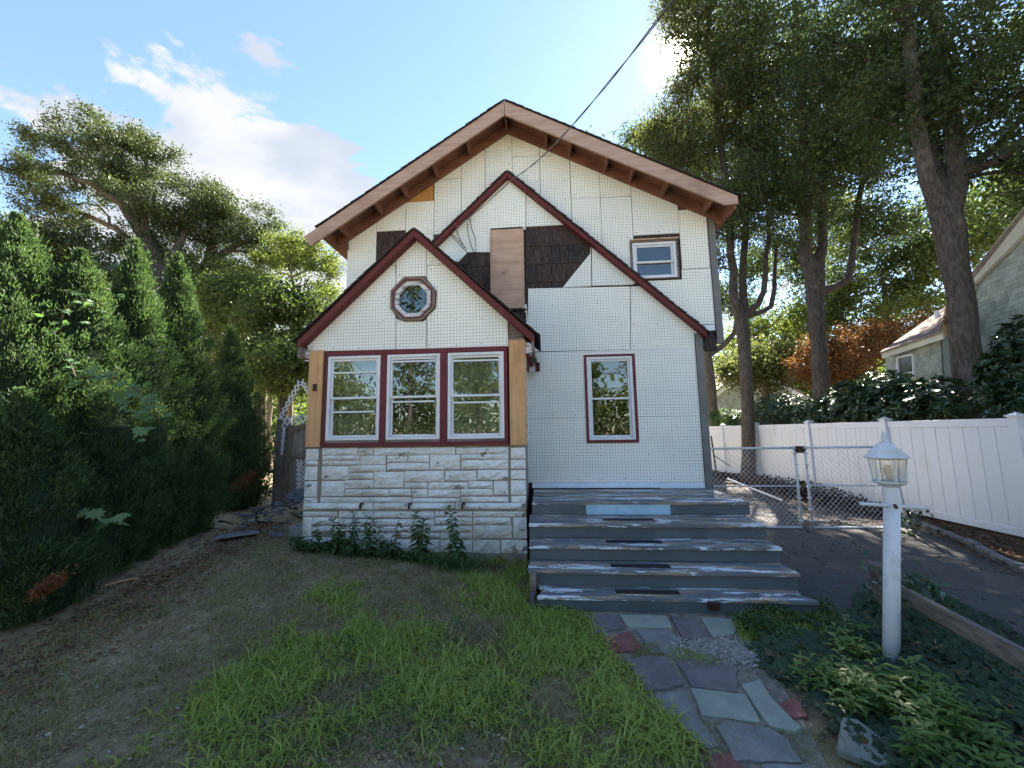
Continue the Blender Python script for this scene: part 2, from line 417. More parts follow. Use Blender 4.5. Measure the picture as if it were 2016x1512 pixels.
# ------------------------------------------------------------------ mesh helpers
def world_loc(o):
    v = Vector((0, 0, 0))
    while o is not None:
        v = v + o.location; o = o.parent
    return v
def tag(o, label=None, cat=None, group=None, kind=None):
    if label: o['label'] = label
    if cat: o['category'] = cat
    if group: o['group'] = group
    if kind: o['kind'] = kind
    return o
def thing(name, loc, label, cat, group=None):
    o = bpy.data.objects.new(name, None); COL.objects.link(o)
    o.empty_display_size = 0.2
    o.location = tuple(loc)
    return tag(o, label, cat, group)
def link(name, me, parent=None, mat=None, origin=None):
    if mat is not None: me.materials.append(mat)
    o = bpy.data.objects.new(name, me); COL.objects.link(o)
    if origin is not None: o.location = tuple(origin)
    if parent is not None: o.parent = parent
    return o
class MB:
    def __init__(s): s.v = []; s.f = []; s.uv = None
    def add(s, vs, fs):
        k = len(s.v); s.v += [tuple(map(float, p)) for p in vs]; s.f += [tuple(i + k for i in f) for f in fs]
        return s
    def box(s, x0, x1, y0, y1, z0, z1):
        return s.add([(x0, y0, z0), (x1, y0, z0), (x1, y1, z0), (x0, y1, z0), (x0, y0, z1), (x1, y0, z1), (x1, y1, z1), (x0, y1, z1)],
                     [(0, 3, 2, 1), (4, 5, 6, 7), (0, 1, 5, 4), (1, 2, 6, 5), (2, 3, 7, 6), (3, 0, 4, 7)])
    def prism(s, pts, vec):
        """closed polygon (any plane) swept along vec"""
        n = len(pts); pts = [Vector(tuple(p)) for p in pts]; vec = Vector(tuple(vec))
        tri = tessellate_polygon([pts])
        vs = [tuple(p) for p in pts] + [tuple(p + vec) for p in pts]
        fs = [tuple(q) for q in tri] + [tuple(i + n for i in reversed(q)) for q in tri]
        fs += [(i, (i + 1) % n, (i + 1) % n + n, i + n) for i in range(n)]
        return s.add(vs, fs)
    def bar(s, a, b, w, h, up=(0, 0, 1)):
        """square bar from a to b, w across, h along up"""
        a = Vector(tuple(a)); b = Vector(tuple(b)); d = (b - a).normalized(); up = Vector(up)
        sd = d.cross(up)
        if sd.length < 1e-4: sd = d.cross(Vector((0, 1, 0)))
        sd.normalize(); u2 = sd.cross(d)
        c = [a + sd * (w / 2 * i) + u2 * (h / 2 * j) for i, j in ((-1, -1), (1, -1), (1, 1), (-1, 1))]
        e = [p + (b - a) for p in c]
        return s.add(c + e, [(0, 3, 2, 1), (4, 5, 6, 7), (0, 1, 5, 4), (1, 2, 6, 5), (2, 3, 7, 6), (3, 0, 4, 7)])
    def tube(s, pts, rs, n=8, cap=True):
        pts = [Vector(tuple(p)) for p in pts]
        if isinstance(rs, (int, float)): rs = [rs] * len(pts)
        ring = []; k = len(s.v)
        ref = Vector((0, 0, 1))
        for i, p in enumerate(pts):
            d = (pts[min(i + 1, len(pts) - 1)] - pts[max(i - 1, 0)]).normalized()
            a = d.cross(ref)
            if a.length < 0.05: a = d.cross(Vector((1, 0, 0)))
            a.normalize(); b = a.cross(d)
            for j in range(n):
                t_ = 2 * pi * j / n
                s.v.append(tuple(p + (a * cos(t_) + b * sin(t_)) * rs[i]))
        for i in range(len(pts) - 1):
            for j in range(n):
                s.f.append((k + i * n + j, k + i * n + (j + 1) % n, k + (i + 1) * n + (j + 1) % n, k + (i + 1) * n + j))
        if cap:
            s.f.append(tuple(k + j for j in reversed(range(n))))
            s.f.append(tuple(k + (len(pts) - 1) * n + j for j in range(n)))
        return s
    def lathe(s, c, prof, n=16):
        k = len(s.v)
        for r_, z in prof:
            for j in range(n):
                t_ = 2 * pi * j / n
                s.v.append((c[0] + r_ * cos(t_), c[1] + r_ * sin(t_), c[2] + z))
        for i in range(len(prof) - 1):
            for j in range(n):
                s.f.append((k + i * n + j, k + i * n + (j + 1) % n, k + (i + 1) * n + (j + 1) % n, k + (i + 1) * n + j))
        s.f.append(tuple(k + j for j in reversed(range(n))))
        s.f.append(tuple(k + (len(prof) - 1) * n + j for j in range(n)))
        return s
    def build(s, name, mat, parent=None, smooth=False, uvf=None, bevel=0.0, kind=None, label=None, origin=None):
        if parent is not None: L = world_loc(parent)
        elif origin is not None: L = Vector(tuple(origin))
        else:
            a = np.array(s.v); L = Vector((float(a[:, 0].mean()), float(a[:, 1].mean()), float(a[:, 2].min())))
        me = bpy.data.meshes.new(name)
        me.from_pydata([(p[0] - L.x, p[1] - L.y, p[2] - L.z) for p in s.v], [], s.f)
        me.update()
        import bmesh
        bm = bmesh.new(); bm.from_mesh(me)
        bmesh.ops.recalc_face_normals(bm, faces=bm.faces)
        if bevel:
            bmesh.ops.bevel(bm, geom=list(bm.edges), offset=bevel, segments=1, affect='EDGES', clamp_overlap=True)
        bm.to_mesh(me); bm.free()
        if smooth:
            me.polygons.foreach_set('use_smooth', [True] * len(me.polygons))
        if uvf:
            ul = me.uv_layers.new(name='UVMap')
            for lp in me.loops:
                p = me.vertices[lp.vertex_index].co + L
                ul.data[lp.index].uv = uvf(p)
        o = link(name, me, parent, M[mat] if isinstance(mat, str) else mat, None if parent is not None else L)
        if kind: o['kind'] = kind
        if label: o['label'] = label
        return o
def np_mesh(name, V, Fq, mat, parent=None, origin=None, smooth=False, kind=None):
    """big mesh from numpy arrays; Fq is (n,3) or (n,4)"""
    L = world_loc(parent) if parent is not None else Vector(tuple(origin) if origin is not None else (0, 0, 0))
    V = np.asarray(V, dtype=np.float64) - np.array(L)
    me = bpy.data.meshes.new(name)
    n, k = Fq.shape
    me.vertices.add(len(V)); me.vertices.foreach_set('co', V.astype(np.float32).ravel())
    me.loops.add(n * k); me.loops.foreach_set('vertex_index', Fq.astype(np.int32).ravel())
    me.polygons.add(n)
    me.polygons.foreach_set('loop_start', np.arange(0, n * k, k, dtype=np.int32))
    me.polygons.foreach_set('loop_total', np.full(n, k, dtype=np.int32))
    if smooth: me.polygons.foreach_set('use_smooth', np.ones(n, dtype=bool))
    me.update(calc_edges=True)
    o = link(name, me, parent, M[mat] if isinstance(mat, str) else mat, None if parent is not None else L)
    if kind: o['kind'] = kind
    return o
def sstep(a, b, x):
    t_ = np.clip((x - a) / (b - a), 0, 1); return t_ * t_ * (3 - 2 * t_)
def gz(x, y):
    """height of the ground"""
    x = np.asarray(x, float); y = np.asarray(y, float)
    z = 0.22 * sstep(-0.5, -4.3, x) * sstep(2.2, 5.6, y)
    z = z + 0.05 * sstep(-0.3, -2.0, x) * sstep(4.2, 1.5, y)
    z = z + 0.012 * np.sin(x * 3.1 + 1.0) * np.sin(y * 2.7) * sstep(0.6, -0.4, x)
    return z
def unit(v): return v / np.maximum(np.linalg.norm(v, axis=-1, keepdims=True), 1e-9)
def in_poly(px, py, poly):
    poly = np.asarray(poly); inside = np.zeros(len(px), bool); j = len(poly) - 1
    for i in range(len(poly)):
        xi, yi = poly[i]; xj, yj = poly[j]
        c = ((yi > py) != (yj > py)) & (px < (xj - xi) * (py - yi) / (yj - yi + 1e-12) + xi)
        inside ^= c; j = i
    return inside
def leaf_quads(P, Dr, Nn, ln, wd, fold=0.0, bend=0.0):
    """diamond leaves: base P, along Dr, face normal Nn"""
    n = len(P); ln = np.broadcast_to(ln, (n,))[:, None]; wd = np.broadcast_to(wd, (n,))[:, None]
    Dr = unit(Dr); S = unit(np.cross(Dr, Nn)); N2 = np.cross(S, Dr)
    mid = P + Dr * ln * 0.45
    V = np.empty((n, 4, 3))
    V[:, 0] = P; V[:, 1] = mid + S * wd / 2 + N2 * ln * fold; V[:, 2] = P + Dr * ln - N2 * ln * bend; V[:, 3] = mid - S * wd / 2 + N2 * ln * fold
    F = np.arange(n * 4).reshape(n, 4)
    return V.reshape(-1, 3), F
def rdir(rng, n): return unit(rng.normal(size=(n, 3)))
def clip_poly(poly, a, b, c):
    """keep the part of a 2-D polygon where a*x+b*z<=c"""
    out = []
    for i in range(len(poly)):
        p = poly[i]; q = poly[(i + 1) % len(poly)]
        dp = a * p[0] + b * p[1] - c; dq = a * q[0] + b * q[1] - c
        if dp <= 0: out.append(p)
        if (dp < 0 < dq) or (dq < 0 < dp):
            t_ = dp / (dp - dq); out.append((p[0] + (q[0] - p[0]) * t_, p[1] + (q[1] - p[1]) * t_))
    return out

# ------------------------------------------------------------------ ground, driveway
def sheet(name, xs, ys, zf, mat, kind='structure'):
    X, Y = np.meshgrid(xs, ys); Z = zf(X, Y)
    V = np.stack([X, Y, Z], -1).reshape(-1, 3); nx = len(xs)
    i = np.arange((len(ys) - 1) * (nx - 1)); r_, c_ = i // (nx - 1), i % (nx - 1)
    a = r_ * nx + c_
    F = np.stack([a, a + 1, a + 1 + nx, a + nx], -1)
    o = np_mesh(name, V, F, mat, None, None, True); o['kind'] = kind
    return o
gx = np.concatenate([np.linspace(-600, -14, 12)[:-1], np.linspace(-14, 12, 131), np.linspace(12, 600, 12)[1:]])
gy = np.concatenate([np.linspace(-600, -6, 12)[:-1], np.linspace(-6, 20, 131), np.linspace(20, 800, 14)[1:]])
sheet('ground', gx, gy, lambda x, y: gz(x, y) + 0.006 * np.sin(x * 11) * np.sin(y * 9.3), 'soil')

DRV_L = [atZ(1690, 1245), atZ(1600, 1180), atZ(1530, 1120), atZ(1480, 1040)]
mb = MB()
lx = [(3.3, -8), (3.3, 2.0), (3.22, 3.6), (2.98, 4.1), (2.80, 4.3), (2.66, 4.45), (2.66, 7.0), (2.85, 7.0), (2.9, 21)]
rx = [(6.75, 21), (6.55, 8.0), (6.35, 6.4), (6.2, 4.0), (6.2, -8)]
mb.add([(x, y, 0.012) for x, y in lx + rx], [tuple(range(len(lx) + len(rx)))])
mb.build('driveway', 'asphalt', kind='structure')

mb = MB(); mb.add([(-80, -13.5, .016), (80, -13.5, .016), (80, -8, .016), (-80, -8, .016)], [(0, 1, 2, 3)]); mb.build('street', 'street', kind='structure')
# ------------------------------------------------------------------ the house
YW, YU, YP = 6.90, 6.95, 5.72               # lower wall, upper wall, porch front
house = thing('house', (-0.5, YW, 0.0), 'two-storey house under renovation, clad in white gridded foam board with gabled porch', 'house')
def U(x, y, Y=YW):
    p = atY(x, y, Y); return (float(p[0]), float(p[2]))
def wall_sheet(name, outline, holes, Y, mat, parent, thick=0.10):
    rings = [[Vector((x, Y, z)) for x, z in outline]] + [[Vector((x, Y, z)) for x, z in h] for h in holes]
    tri = tessellate_polygon(rings)
    vs = [p for r_ in rings for p in r_]; n = len(vs)
    m = MB().add([tuple(p) for p in vs] + [(p.x, p.y + thick, p.z) for p in vs],
                 [tuple(q) for q in tri] + [tuple(i + n for i in q) for q in tri])
    k = 0
    for r_ in rings:
        L = len(r_); m.f += [(k + i, k + (i + 1) % L, k + (i + 1) % L + n, k + i + n) for i in range(L)]; k += L
    return m.build(name, mat, parent)
def rect(x0, z0, x1, z1): return [(x0, z0), (x1, z0), (x1, z1), (x0, z1)]
PK = (-0.573, 7.86); SL, SR = 0.646, 0.540       # ridge line and the two roof slopes (underside)
def roof_z(x): return PK[1] - (PK[0] - x) * SL if x < PK[0] else PK[1] - (x - PK[0]) * SR
XL, XR = -3.74, 3.09
win_up = (U(1243, 549)[0], U(1300, 548)[1], U(1338, 549)[0], U(1290, 466)[1])
win_lo = (U(1160, 866)[0], U(1205, 866)[1], U(1252, 866)[0], U(1205, 702)[1])
wall_sheet('upper_wall', [(XL, 3.2), (XR, 3.2), (XR, roof_z(XR)), PK, (XL, roof_z(XL))],
           [rect(win_up[0] + .02, win_up[1] + .02, win_up[2] - .02, win_up[3] - .02)], YU, 'old_shingle', house)
GPK = (-0.568, 6.76); GS = 0.946
def gab_z(x): return GPK[1] - abs(x - GPK[0]) * GS
WR = 2.72
wall_sheet('lower_wall', [(-3.65, 0.0), (WR, 0.0), (WR, gab_z(WR)), GPK, (-3.65, gab_z(-3.65))],
           [rect(win_lo[0] + .02, win_lo[1] + .02, win_lo[2] - .02, win_lo[3] - .02)], YW, 'old_shingle', house, 0.04)
m = MB()
m.box(XR - 0.1, XR, YU + 0.1, 15.5, 3.3, 5.8); m.box(XL, XL + 0.1, YU + 0.1, 15.5, 0, 5.7)
m.box(WR - 0.1, WR, YU + 0.1, 15.5, 0, 3.5); m.box(-3.65, XR, 15.4, 15.5, 0, 5.8); m.box(WR, XR, YU + .1, 15.5, 3.28, 3.36)
m.build('side_wall', 'foam_white', house)
m = MB()
m.box(-3.4, 2.5, 9.5, 9.6, 0.2, 7.0); m.box(-3.4, 2.5, 7.0, 9.5, 3.3, 3.4); m.box(-3.4, 2.5, 7.0, 9.5, 0.75, 0.82)
m.build('interior', 'interior', house)

FAST = MB()
def fastener(x, Y, z, r_=0.011):
    n = 5; c = [(x + r_ * cos(2 * pi * j / n), Y - 0.004, z + r_ * sin(2 * pi * j / n)) for j in range(n)]
    FAST.add(c, [tuple(range(n))])
def uv_plain(p): return (p.x, p.z)
def panel(pts, Y, th=0.024, rot=0.0, off=None, mat='foam', fast=True, name='foam_panel', parent=None):
    """one foam board: polygon in wall metres, standing proud of the wall"""
    if len(pts) < 3: return
    pr_ = RND.uniform(-0.003, 0.003)
    ox, oz = off if off else (RND.uniform(0, 0.04), RND.uniform(0, 0.04))
    rt = rot + RND.uniform(-0.008, 0.008)
    cx0 = sum(p[0] for p in pts) / len(pts); cz0 = sum(p[1] for p in pts) / len(pts)
    def uvf(p):
        a, b = p.x - cx0, p.z - cz0
        return (a * cos(rt) - b * sin(rt) + ox, a * sin(rt) + b * cos(rt) + oz)
    y0 = Y - th - pr_
    o = MB().prism([(x, y0, z) for x, z in pts], (0, th, 0)).build(name, mat, parent or house, uvf=uvf)
    if fast:
        xs = [p[0] for p in pts]; zs = [p[1] for p in pts]
        x = min(xs) + 0.06
        while x < max(xs) - 0.03:
            z = min(zs) + 0.05
            while z < max(zs) - 0.03:
                q = (x + RND.uniform(-.012, .012), z + RND.uniform(-.012, .012))
                if in_poly(np.array([q[0]]), np.array([q[1]]), pts)[0] and RND.random() < .93: fastener(q[0], y0, q[1], .009)
                z += 0.406
            x += 0.406
    return o
def ppx(px, Y, g=0.0, **k):
    return panel([U(x, y, Y) for x, y in px], Y, **k)
def inset(poly, g):
    c = (sum(p[0] for p in poly) / len(poly), sum(p[1] for p in poly) / len(poly))
    return [(p[0] + (c[0] - p[0]) * g / max(0.2, hypot(c[0] - p[0], c[1] - p[1])), p[1] + (c[1] - p[1]) * g / max(0.2, hypot(c[0] - p[0], c[1] - p[1]))) for p in poly]
def roofclip(poly):
    poly = clip_poly(poly, SR, 1.0, PK[1] - 0.02 + SR * PK[0])
    return clip_poly(poly, -SL, 1.0, PK[1] - 0.02 - SL * PK[0]) if poly else []
# upper wall boards: strips of different heights, running behind the old gable
G = 0.005
xs = [U(x, 420, YU)[0] for x in (688, 743.5, 800, 855, 909, 956, 1010, 1065, 1125, 1183, 1244, 1334.5, 1392)]
zz = lambda y: U(1000, y, YU)[1]
def strip(i, z0, z1, **k):
    p = roofclip(rect(xs[i] + G, z0 + G, xs[i + 1] - G, z1 - G))
    if p and len(p) > 2: panel(p, YU, **k)
zb = 3.3
strip(0, zb, U(715, 441, YU)[1]); z456 = U(770, 456, YU)[1]
strip(1, z456, zz(380)); strip(1, zb, U(770, 530, YU)[1])
strip(2, U(827, 399, YU)[1] - 0.66, U(827, 398, YU)[1]); strip(2, zb, U(827, 461, YU)[1])
strip(3, zz(455), zz(346)); strip(3, zz(346), 8); strip(3, zb, zz(462))
strip(4, zz(430), 8); strip(4, zb, zz(430))
strip(5, zz(297), 8); strip(5, zb, zz(297))
strip(6, zz(312), 8); strip(6, zb, zz(312))
strip(7, zz(313), 8); strip(7, zb, zz(313))
strip(8, zz(400), 8); strip(8, zb, zz(400))
strip(9, zz(402), 8); strip(9, zb, zz(402))
strip(10, U(1290, 463, YU)[1], 8); strip(10, zb, U(1290, 553, YU)[1])
x0, x1 = xs[11], xs[12]
strip(11, U(1360, 530, YU)[1], U(1360, 413, YU)[1])
xr = XR - 0.01
panel(rect(U(1343, 560, YU)[0], U(1370, 640, YU)[1], xr, U(1360, 531, YU)[1]), YU)
panel(rect(U(1343, 560, YU)[0] + .1, U(1370, 652, YU)[1], xr - .004, U(1370, 641, YU)[1]), YU, mat='foam_white', fast=False, name='bare_foam_strip')
# dark hole at the eave and the two plywood patches
a = U(1335, 391, YU); b = U(1392, 412, YU)
m = MB(); m.box(a[0], b[0], YU - 0.012, YU - 0.002, b[1], a[1] + .05); m.build('open_gap', 'dark_gap', house)
m = MB(); m.box(a[0], b[0], YU - 0.05, YU - 0.013, b[1] + .02, b[1] + .08); m.build('blocking', 'soffit_wood', house)
a = U(802, 350, YU); b = U(853.5, 397, YU)
p = roofclip(rect(a[0], b[1], b[0], a[1]))
cut = U(844, 380, YU)[0]
for q, nm in ((clip_poly(p, 1, 0, cut - .002), 'plywood_patch'), (clip_poly(p, -1, 0, -cut - .002), 'plywood_patch')):
    MB().prism([(x, YU - 0.02, z) for x, z in q], (0, 0.015, 0)).build(nm, 'plywood_amber', house)
a = U(708, 438, YU); b = U(742, 425, YU)
MB().prism([(a[0], YU - .02, a[1]), (b[0], YU - .02, a[1]), (b[0], YU - .02, b[1] + .1)], (0, .012, 0)).build('bare_plywood', 'soffit_wood', house)

# exposed old shingles, each one a piece
def shingle_rows(poly_px, Y, rows_px, wpx=(14, 34), clip=None):
    poly = [U(x, y, Y) for x, y in poly_px]
    for (yt, yb) in rows_px:
        xm = sum(p[0] for p in poly_px) / len(poly_px)
        zt, zb_ = U(xm, yt, Y)[1], U(xm, yb, Y)[1]
        x = min(p[0] for p in poly); xe = max(p[0] for p in poly)
        while x < xe:
            w = RND.uniform(0.13, 0.30)
            q = rect(x + .002, zb_ + RND.uniform(-.008, .004), min(x + w, xe) - .002, zt + 0.03)
            # clip to the convex opening
            for i in range(len(poly)):
                p0 = poly[i]; p1 = poly[(i + 1) % len(poly)]
                nx, nz = (p1[1] - p0[1]), -(p1[0] - p0[0])
                cxx = sum(p[0] for p in poly) / len(poly); czz = sum(p[1] for p in poly) / len(poly)
                c0 = nx * p0[0] + nz * p0[1]
                if nx * cxx + nz * czz > c0: nx, nz, c0 = -nx, -nz, -c0
                q = clip_poly(q, nx, nz, c0)
                if len(q) < 3: break
            if len(q) >= 3 and max(p[0] for p in q) - min(p[0] for p in q) > .02:
                # thick at the butt, thin at the top: leaned
                tz, bz_ = zt + .03, zb_
                lean = [(px, Y - 0.002 - 0.016 * (tz - pz) / (tz - bz_) - RND.uniform(0, .002), pz) for px, pz in q]
                MB().prism(lean, (0, 0.004, 0)).build('shingle', 'old_shingle', house)
            x += w
shingle_rows([(741, 456), (812, 456), (812, 480), (741, 560)], YU, [(456, 488.5), (488.5, 521), (521, 553)])
shingle_rows([(853, 452), (900, 452), (853, 490)], YU, [(452, 490)])
shingle_rows([(1036, 448), (1118, 443), (1161.5, 479), (1161.5, 500), (1107.5, 566), (1036, 569)], YW, [(444, 483), (483, 519), (519, 555), (555, 575)])
shingle_rows([(905, 515), (922, 499.5), (968, 498.5), (968, 585)], YW, [(498, 525), (525, 560), (560, 590)])

# boards inside the red gable
def gclip(poly):
    poly = clip_poly(poly, GS, 1.0, GPK[1] - .03 + GS * GPK[0])
    return clip_poly(poly, -GS, 1.0, GPK[1] - .03 - GS * GPK[0]) if poly else []
def gp(px, **k): 
    p = gclip([U(x, y) for x, y in px])
    if len(p) > 2: panel(p, YW, **k)
gp([(860, 300), (1035, 300), (1035, 453), (966, 453), (966, 498), (921, 498), (884, 457), (860, 457)][0:0] or [(921, 497.5), (884, 458), (866, 458), (990, 335), (1035, 335), (1035, 453), (965, 453), (965, 497.5)])
gp([(883, 459), (919.5, 498.5), (903, 516), (870, 510), (850, 480)], rot=radians(46))
gp([(1036.5, 340), (1140, 420), (1140, 442), (1036.5, 447.5)])
gp([(1163, 470), (1164, 564), (1108, 566.5), (1126, 544), (1162, 500)])
gp([(1165.5, 480), (1262, 550), (1246, 561), (1165.5, 563.5)])
gp([(1040, 569), (1240, 565), (1240, 688), (1040, 692.5)])
gp([(1241.5, 565), (1400, 560), (1372, 684.5), (1241.5, 688)])
w0, w1 = win_lo[0] - .045, win_lo[2] + .05
zt_, zm_, zb2 = U(1205, 689)[1], U(1205, 822)[1], U(1205, 949)[1]
x0 = -0.30; x1 = WR - 0.03; wz1, wz0 = win_lo[3] + .04, win_lo[1] - .05
panel([(x0, zm_ + G), (w0, zm_ + G), (w0, wz1), (w1, wz1), (w1, zm_ + G), (x1, zm_ + G), (x1, zt_ - G), (x0, zt_ - G)], YW, off=(0.01, 0.02))
panel([(x0, zb2), (x1, zb2), (x1, zm_), (w1, zm_), (w1, wz0), (w0, wz0), (w0, zm_), (x0, zm_)], YW, off=(0.012, 0.012))
MB().prism([(x, YW - .021, z) for x, z in [U(1036, 617), U(1022, 600), U(1037, 600), U(1040, 640), U(1036, 650)]], (0, .015, 0)).build('foam_offcut', 'foam', house, uvf=lambda p: ((p.x + p.z) * .707, (p.x - p.z) * .707))
m = MB(); a = U(1048, 950); b = U(1298, 961); m.box(a[0], b[0], YW - .06, YW - .001, b[1] + .015, a[1]); m.box(a[0], b[0], YW - .075, YW - .061, b[1] + .018, b[1] + .05)
m.build('base_flashing', 'flashing', house)
m = MB(); m.box(b[0] + .003, x1, YW - .028, YW - .001, b[1], a[1] - .004); m.build('base_strip', 'flashing', house)
m = MB(); m.box(a[0], b[0], YW - .05, YW - .002, b[1] - .03, b[1] + .012); m.build('base_gap', 'dark_gap', house)
# plywood boarding over the old doorway with its side strips
a = U(965.5, 455.5); b = U(1033.5, 608)
m = MB(); m.box(a[0] + .03, b[0] - .03, YW - .055, YW - .036, b[1], a[1]); m.build('plywood_board', 'plywood', house, bevel=.003)
for sx0, sx1 in ((a[0], a[0] + .028), (b[0] - .028, b[0])):
    m = MB(); m.box(sx0, sx1, YW - .062, YW - .001, b[1] - .01, a[1] + .01); m.build('board_strip', 'plywood', house)
m = MB(); m.box(a[0], b[0], YW - .05, YW - .001, a[1] + .012, a[1] + .03); m.box(a[0], b[0] + .03, YW - .05, YW - .001, b[1] - .04, b[1] - .012); m.build('board_gap', 'dark_gap', house)

# grey corner boards
m = MB(); m.box(WR - .025, WR + .10, YW - .035, YW + .1, 0.8, 3.50); m.build('corner_board', 'grey_trim', house)
m = MB(); m.box(XR + .002, XR + .12, YU - .03, YU + .09, 3.33, U(1394, 425, YU)[1]); m.build('corner_board', 'grey_trim', house)
m = MB(); m.box(XR - .012, XR, YU - .034, YU - .002, 3.4, U(1394, 413, YU)[1]); m.box(WR - .032, WR - .026, YW - .04, YW - .002, .85, 3.5); m.build('corner_seam', 'dark_gap', house)

# red rakes of the old gable with the shingle edge on top
def rake(pk, xe, ze, y0, y1, h, name, mat, parent, zoff=0.0):
    return MB().prism([(pk[0], y0, pk[1] + zoff), (xe, y0, ze + zoff), (xe, y0, ze + zoff - h), (pk[0], y0, pk[1] + zoff - h)], (0, y1 - y0, 0)).build(name, mat, parent, bevel=.004)
GT = (-0.568, 6.74)
rake(GT, 2.86, 3.50, YW - .14, YW - .001, .10, 'rake_board', 'red_trim', house)
rake((GT[0] - .002, GT[1]), -3.6, GT[1] - 3.032 * GS, YW - .14, YW - .001, .10, 'rake_board', 'red_trim', house)
def butts(pk, xe, ze, y0, y1, name, parent, th=.034, step=.13):
    """ragged edge of the shingle courses lying on a rake: a few slightly offset slabs"""
    L = hypot(xe - pk[0], ze - pk[1]); n = int(L / step); m = MB()
    dx, dz = (xe - pk[0]) / L, (ze - pk[1]) / L
    nx, nz = (-dz, dx) if dx > 0 else (dz, -dx)
    for i in range(n):
        s0, s1 = i * L / n, (i + 1) * L / n + .01
        o0 = RND.uniform(.001, .006); t_ = th * RND.uniform(.75, 1.2); yy = y0 - RND.uniform(0, .02)
        q = [(pk[0] + dx * s0 + nx * o0, yy, pk[1] + dz * s0 + nz * o0), (pk[0] + dx * s1 + nx * o0, yy, pk[1] + dz * s1 + nz * o0),
             (pk[0] + dx * s1 + nx * (o0 + t_), yy, pk[1] + dz * s1 + nz * (o0 + t_)), (pk[0] + dx * s0 + nx * (o0 + t_ * .6), yy, pk[1] + dz * s0 + nz * (o0 + t_ * .6))]
        m.prism(q, (0, y1 - yy, 0))
    return m.build(name, 'roof_shingle', parent)
butts(GT, 2.9, 3.46, YW - .15, YW - .003, 'shingle_edge', house)
butts(GT, -3.6, GT[1] - 3.032 * GS, YW - .15, YW - .003, 'shingle_edge', house)

# ---- main roof: fascias, lookouts, soffit boards, shingle courses
YF = 6.40
fp = (-0.573, 7.875); fr = (3.371, 5.745); fl = (-4.31, 5.485)
def slope_beam(p0, p1, y0, y1, hv, name, mat, bevel=.004):
    return MB().prism([(p0[0], y0, p0[1]), (p1[0], y0, p1[1]), (p1[0], y0, p1[1] - hv), (p0[0], y0, p0[1] - hv)], (0, y1 - y0, 0)).build(name, mat, house, bevel=bevel)
Lr = hypot(fr[0] - fp[0], fr[1] - fp[1]); 
# right fascia, its lower end cut plumb with a small notch
MB().prism([(fp[0] + .004, YF - .02, fp[1] - .01), (fr[0], YF - .02, fr[1] - .01), (fr[0], YF - .02, fr[1] - .15), (fr[0] - .22, YF - .02, fr[1] + .119 - .275), (fp[0] + .004, YF - .02, fp[1] - .285)], (0, .04, 0)).build('fascia_board', 'fascia_wood', house, bevel=.004)
el = (-4.31, 5.46); dxl, dzl = -0.84, -0.5425
MB().prism([(fp[0] - .004, YF - .02, fp[1] - .01), (el[0], YF - .02, el[1] - .01), (el[0] + .13, YF - .02, el[1] + .084 - .285), (fp[0] - .004, YF - .02, fp[1] - .29)], (0, .04, 0)).build('fascia_board', 'fascia_wood', house, bevel=.004)
EL = (-4.02, fp[1] + (-4.02 - fp[0]) * SL); ER = (3.36, fp[1] - (3.36 - fp[0]) * SR)
for e, nm in ((EL, 'roof_deck'), (ER, 'roof_deck')):
    sg = -1 if e[0] < 0 else 1
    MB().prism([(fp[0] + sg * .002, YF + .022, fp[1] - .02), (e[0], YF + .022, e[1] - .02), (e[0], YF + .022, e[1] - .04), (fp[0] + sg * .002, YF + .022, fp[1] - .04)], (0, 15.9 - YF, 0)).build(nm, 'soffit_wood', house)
for e in (EL, ER):        # board against the wall, eave fascia
    sg = -1 if e[0] < 0 else 1
    s_ = SL if sg < 0 else SR
    xe = (XL - .1) if sg < 0 else (XR + .16)
    q = lambda x, d: (x, YU - .075, fp[1] - abs(x - fp[0]) * s_ - d)
    MB().prism([q(fp[0] + sg * .003, .042), q(xe, .042), q(xe, .235), q(fp[0] + sg * .003, .235)], (0, .045, 0)).build('rake_ledger', 'soffit_wood', house, bevel=.003)
    xr_ = e[0] - sg * .045
    m = MB(); zz_ = fp[1] - abs(xr_ - fp[0]) * s_ - .045
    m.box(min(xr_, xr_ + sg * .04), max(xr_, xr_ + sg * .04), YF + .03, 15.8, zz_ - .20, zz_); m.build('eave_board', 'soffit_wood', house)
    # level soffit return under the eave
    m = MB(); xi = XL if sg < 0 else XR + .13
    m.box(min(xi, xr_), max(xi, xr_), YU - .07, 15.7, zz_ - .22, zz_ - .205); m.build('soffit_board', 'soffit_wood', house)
    MB().prism([(xi, YU - .07, zz_ - .2), (xr_, YU - .07, zz_ - .2), (xr_, YU - .07, zz_), (xi, YU - .07, zz_ + abs(xr_ - xi) * s_)], (0, .03, 0)).build('eave_end_board', 'soffit_wood', house)
for x in (-3.72, -3.05, -2.55, -1.95, -1.3, -0.573, 0.18, 0.62, 1.27, 1.72, 2.3, 3.02):
    s_ = SL if x < fp[0] else SR; z = fp[1] - abs(x - fp[0]) * s_ - .045 - .02
    m = MB(); m.prism([(x - .019, YF + .021, z + (-.019 * -s_ if x > fp[0] else -.019 * s_)), (x + .019, YF + .021, z - (.019 * s_ if x > fp[0] else -.019 * s_)), (x + .019, YF + .021, z - .15), (x - .019, YF + .021, z - .15)], (0, YU - .076 - YF - .021, 0))
    m.build('lookout', 'soffit_wood', house)
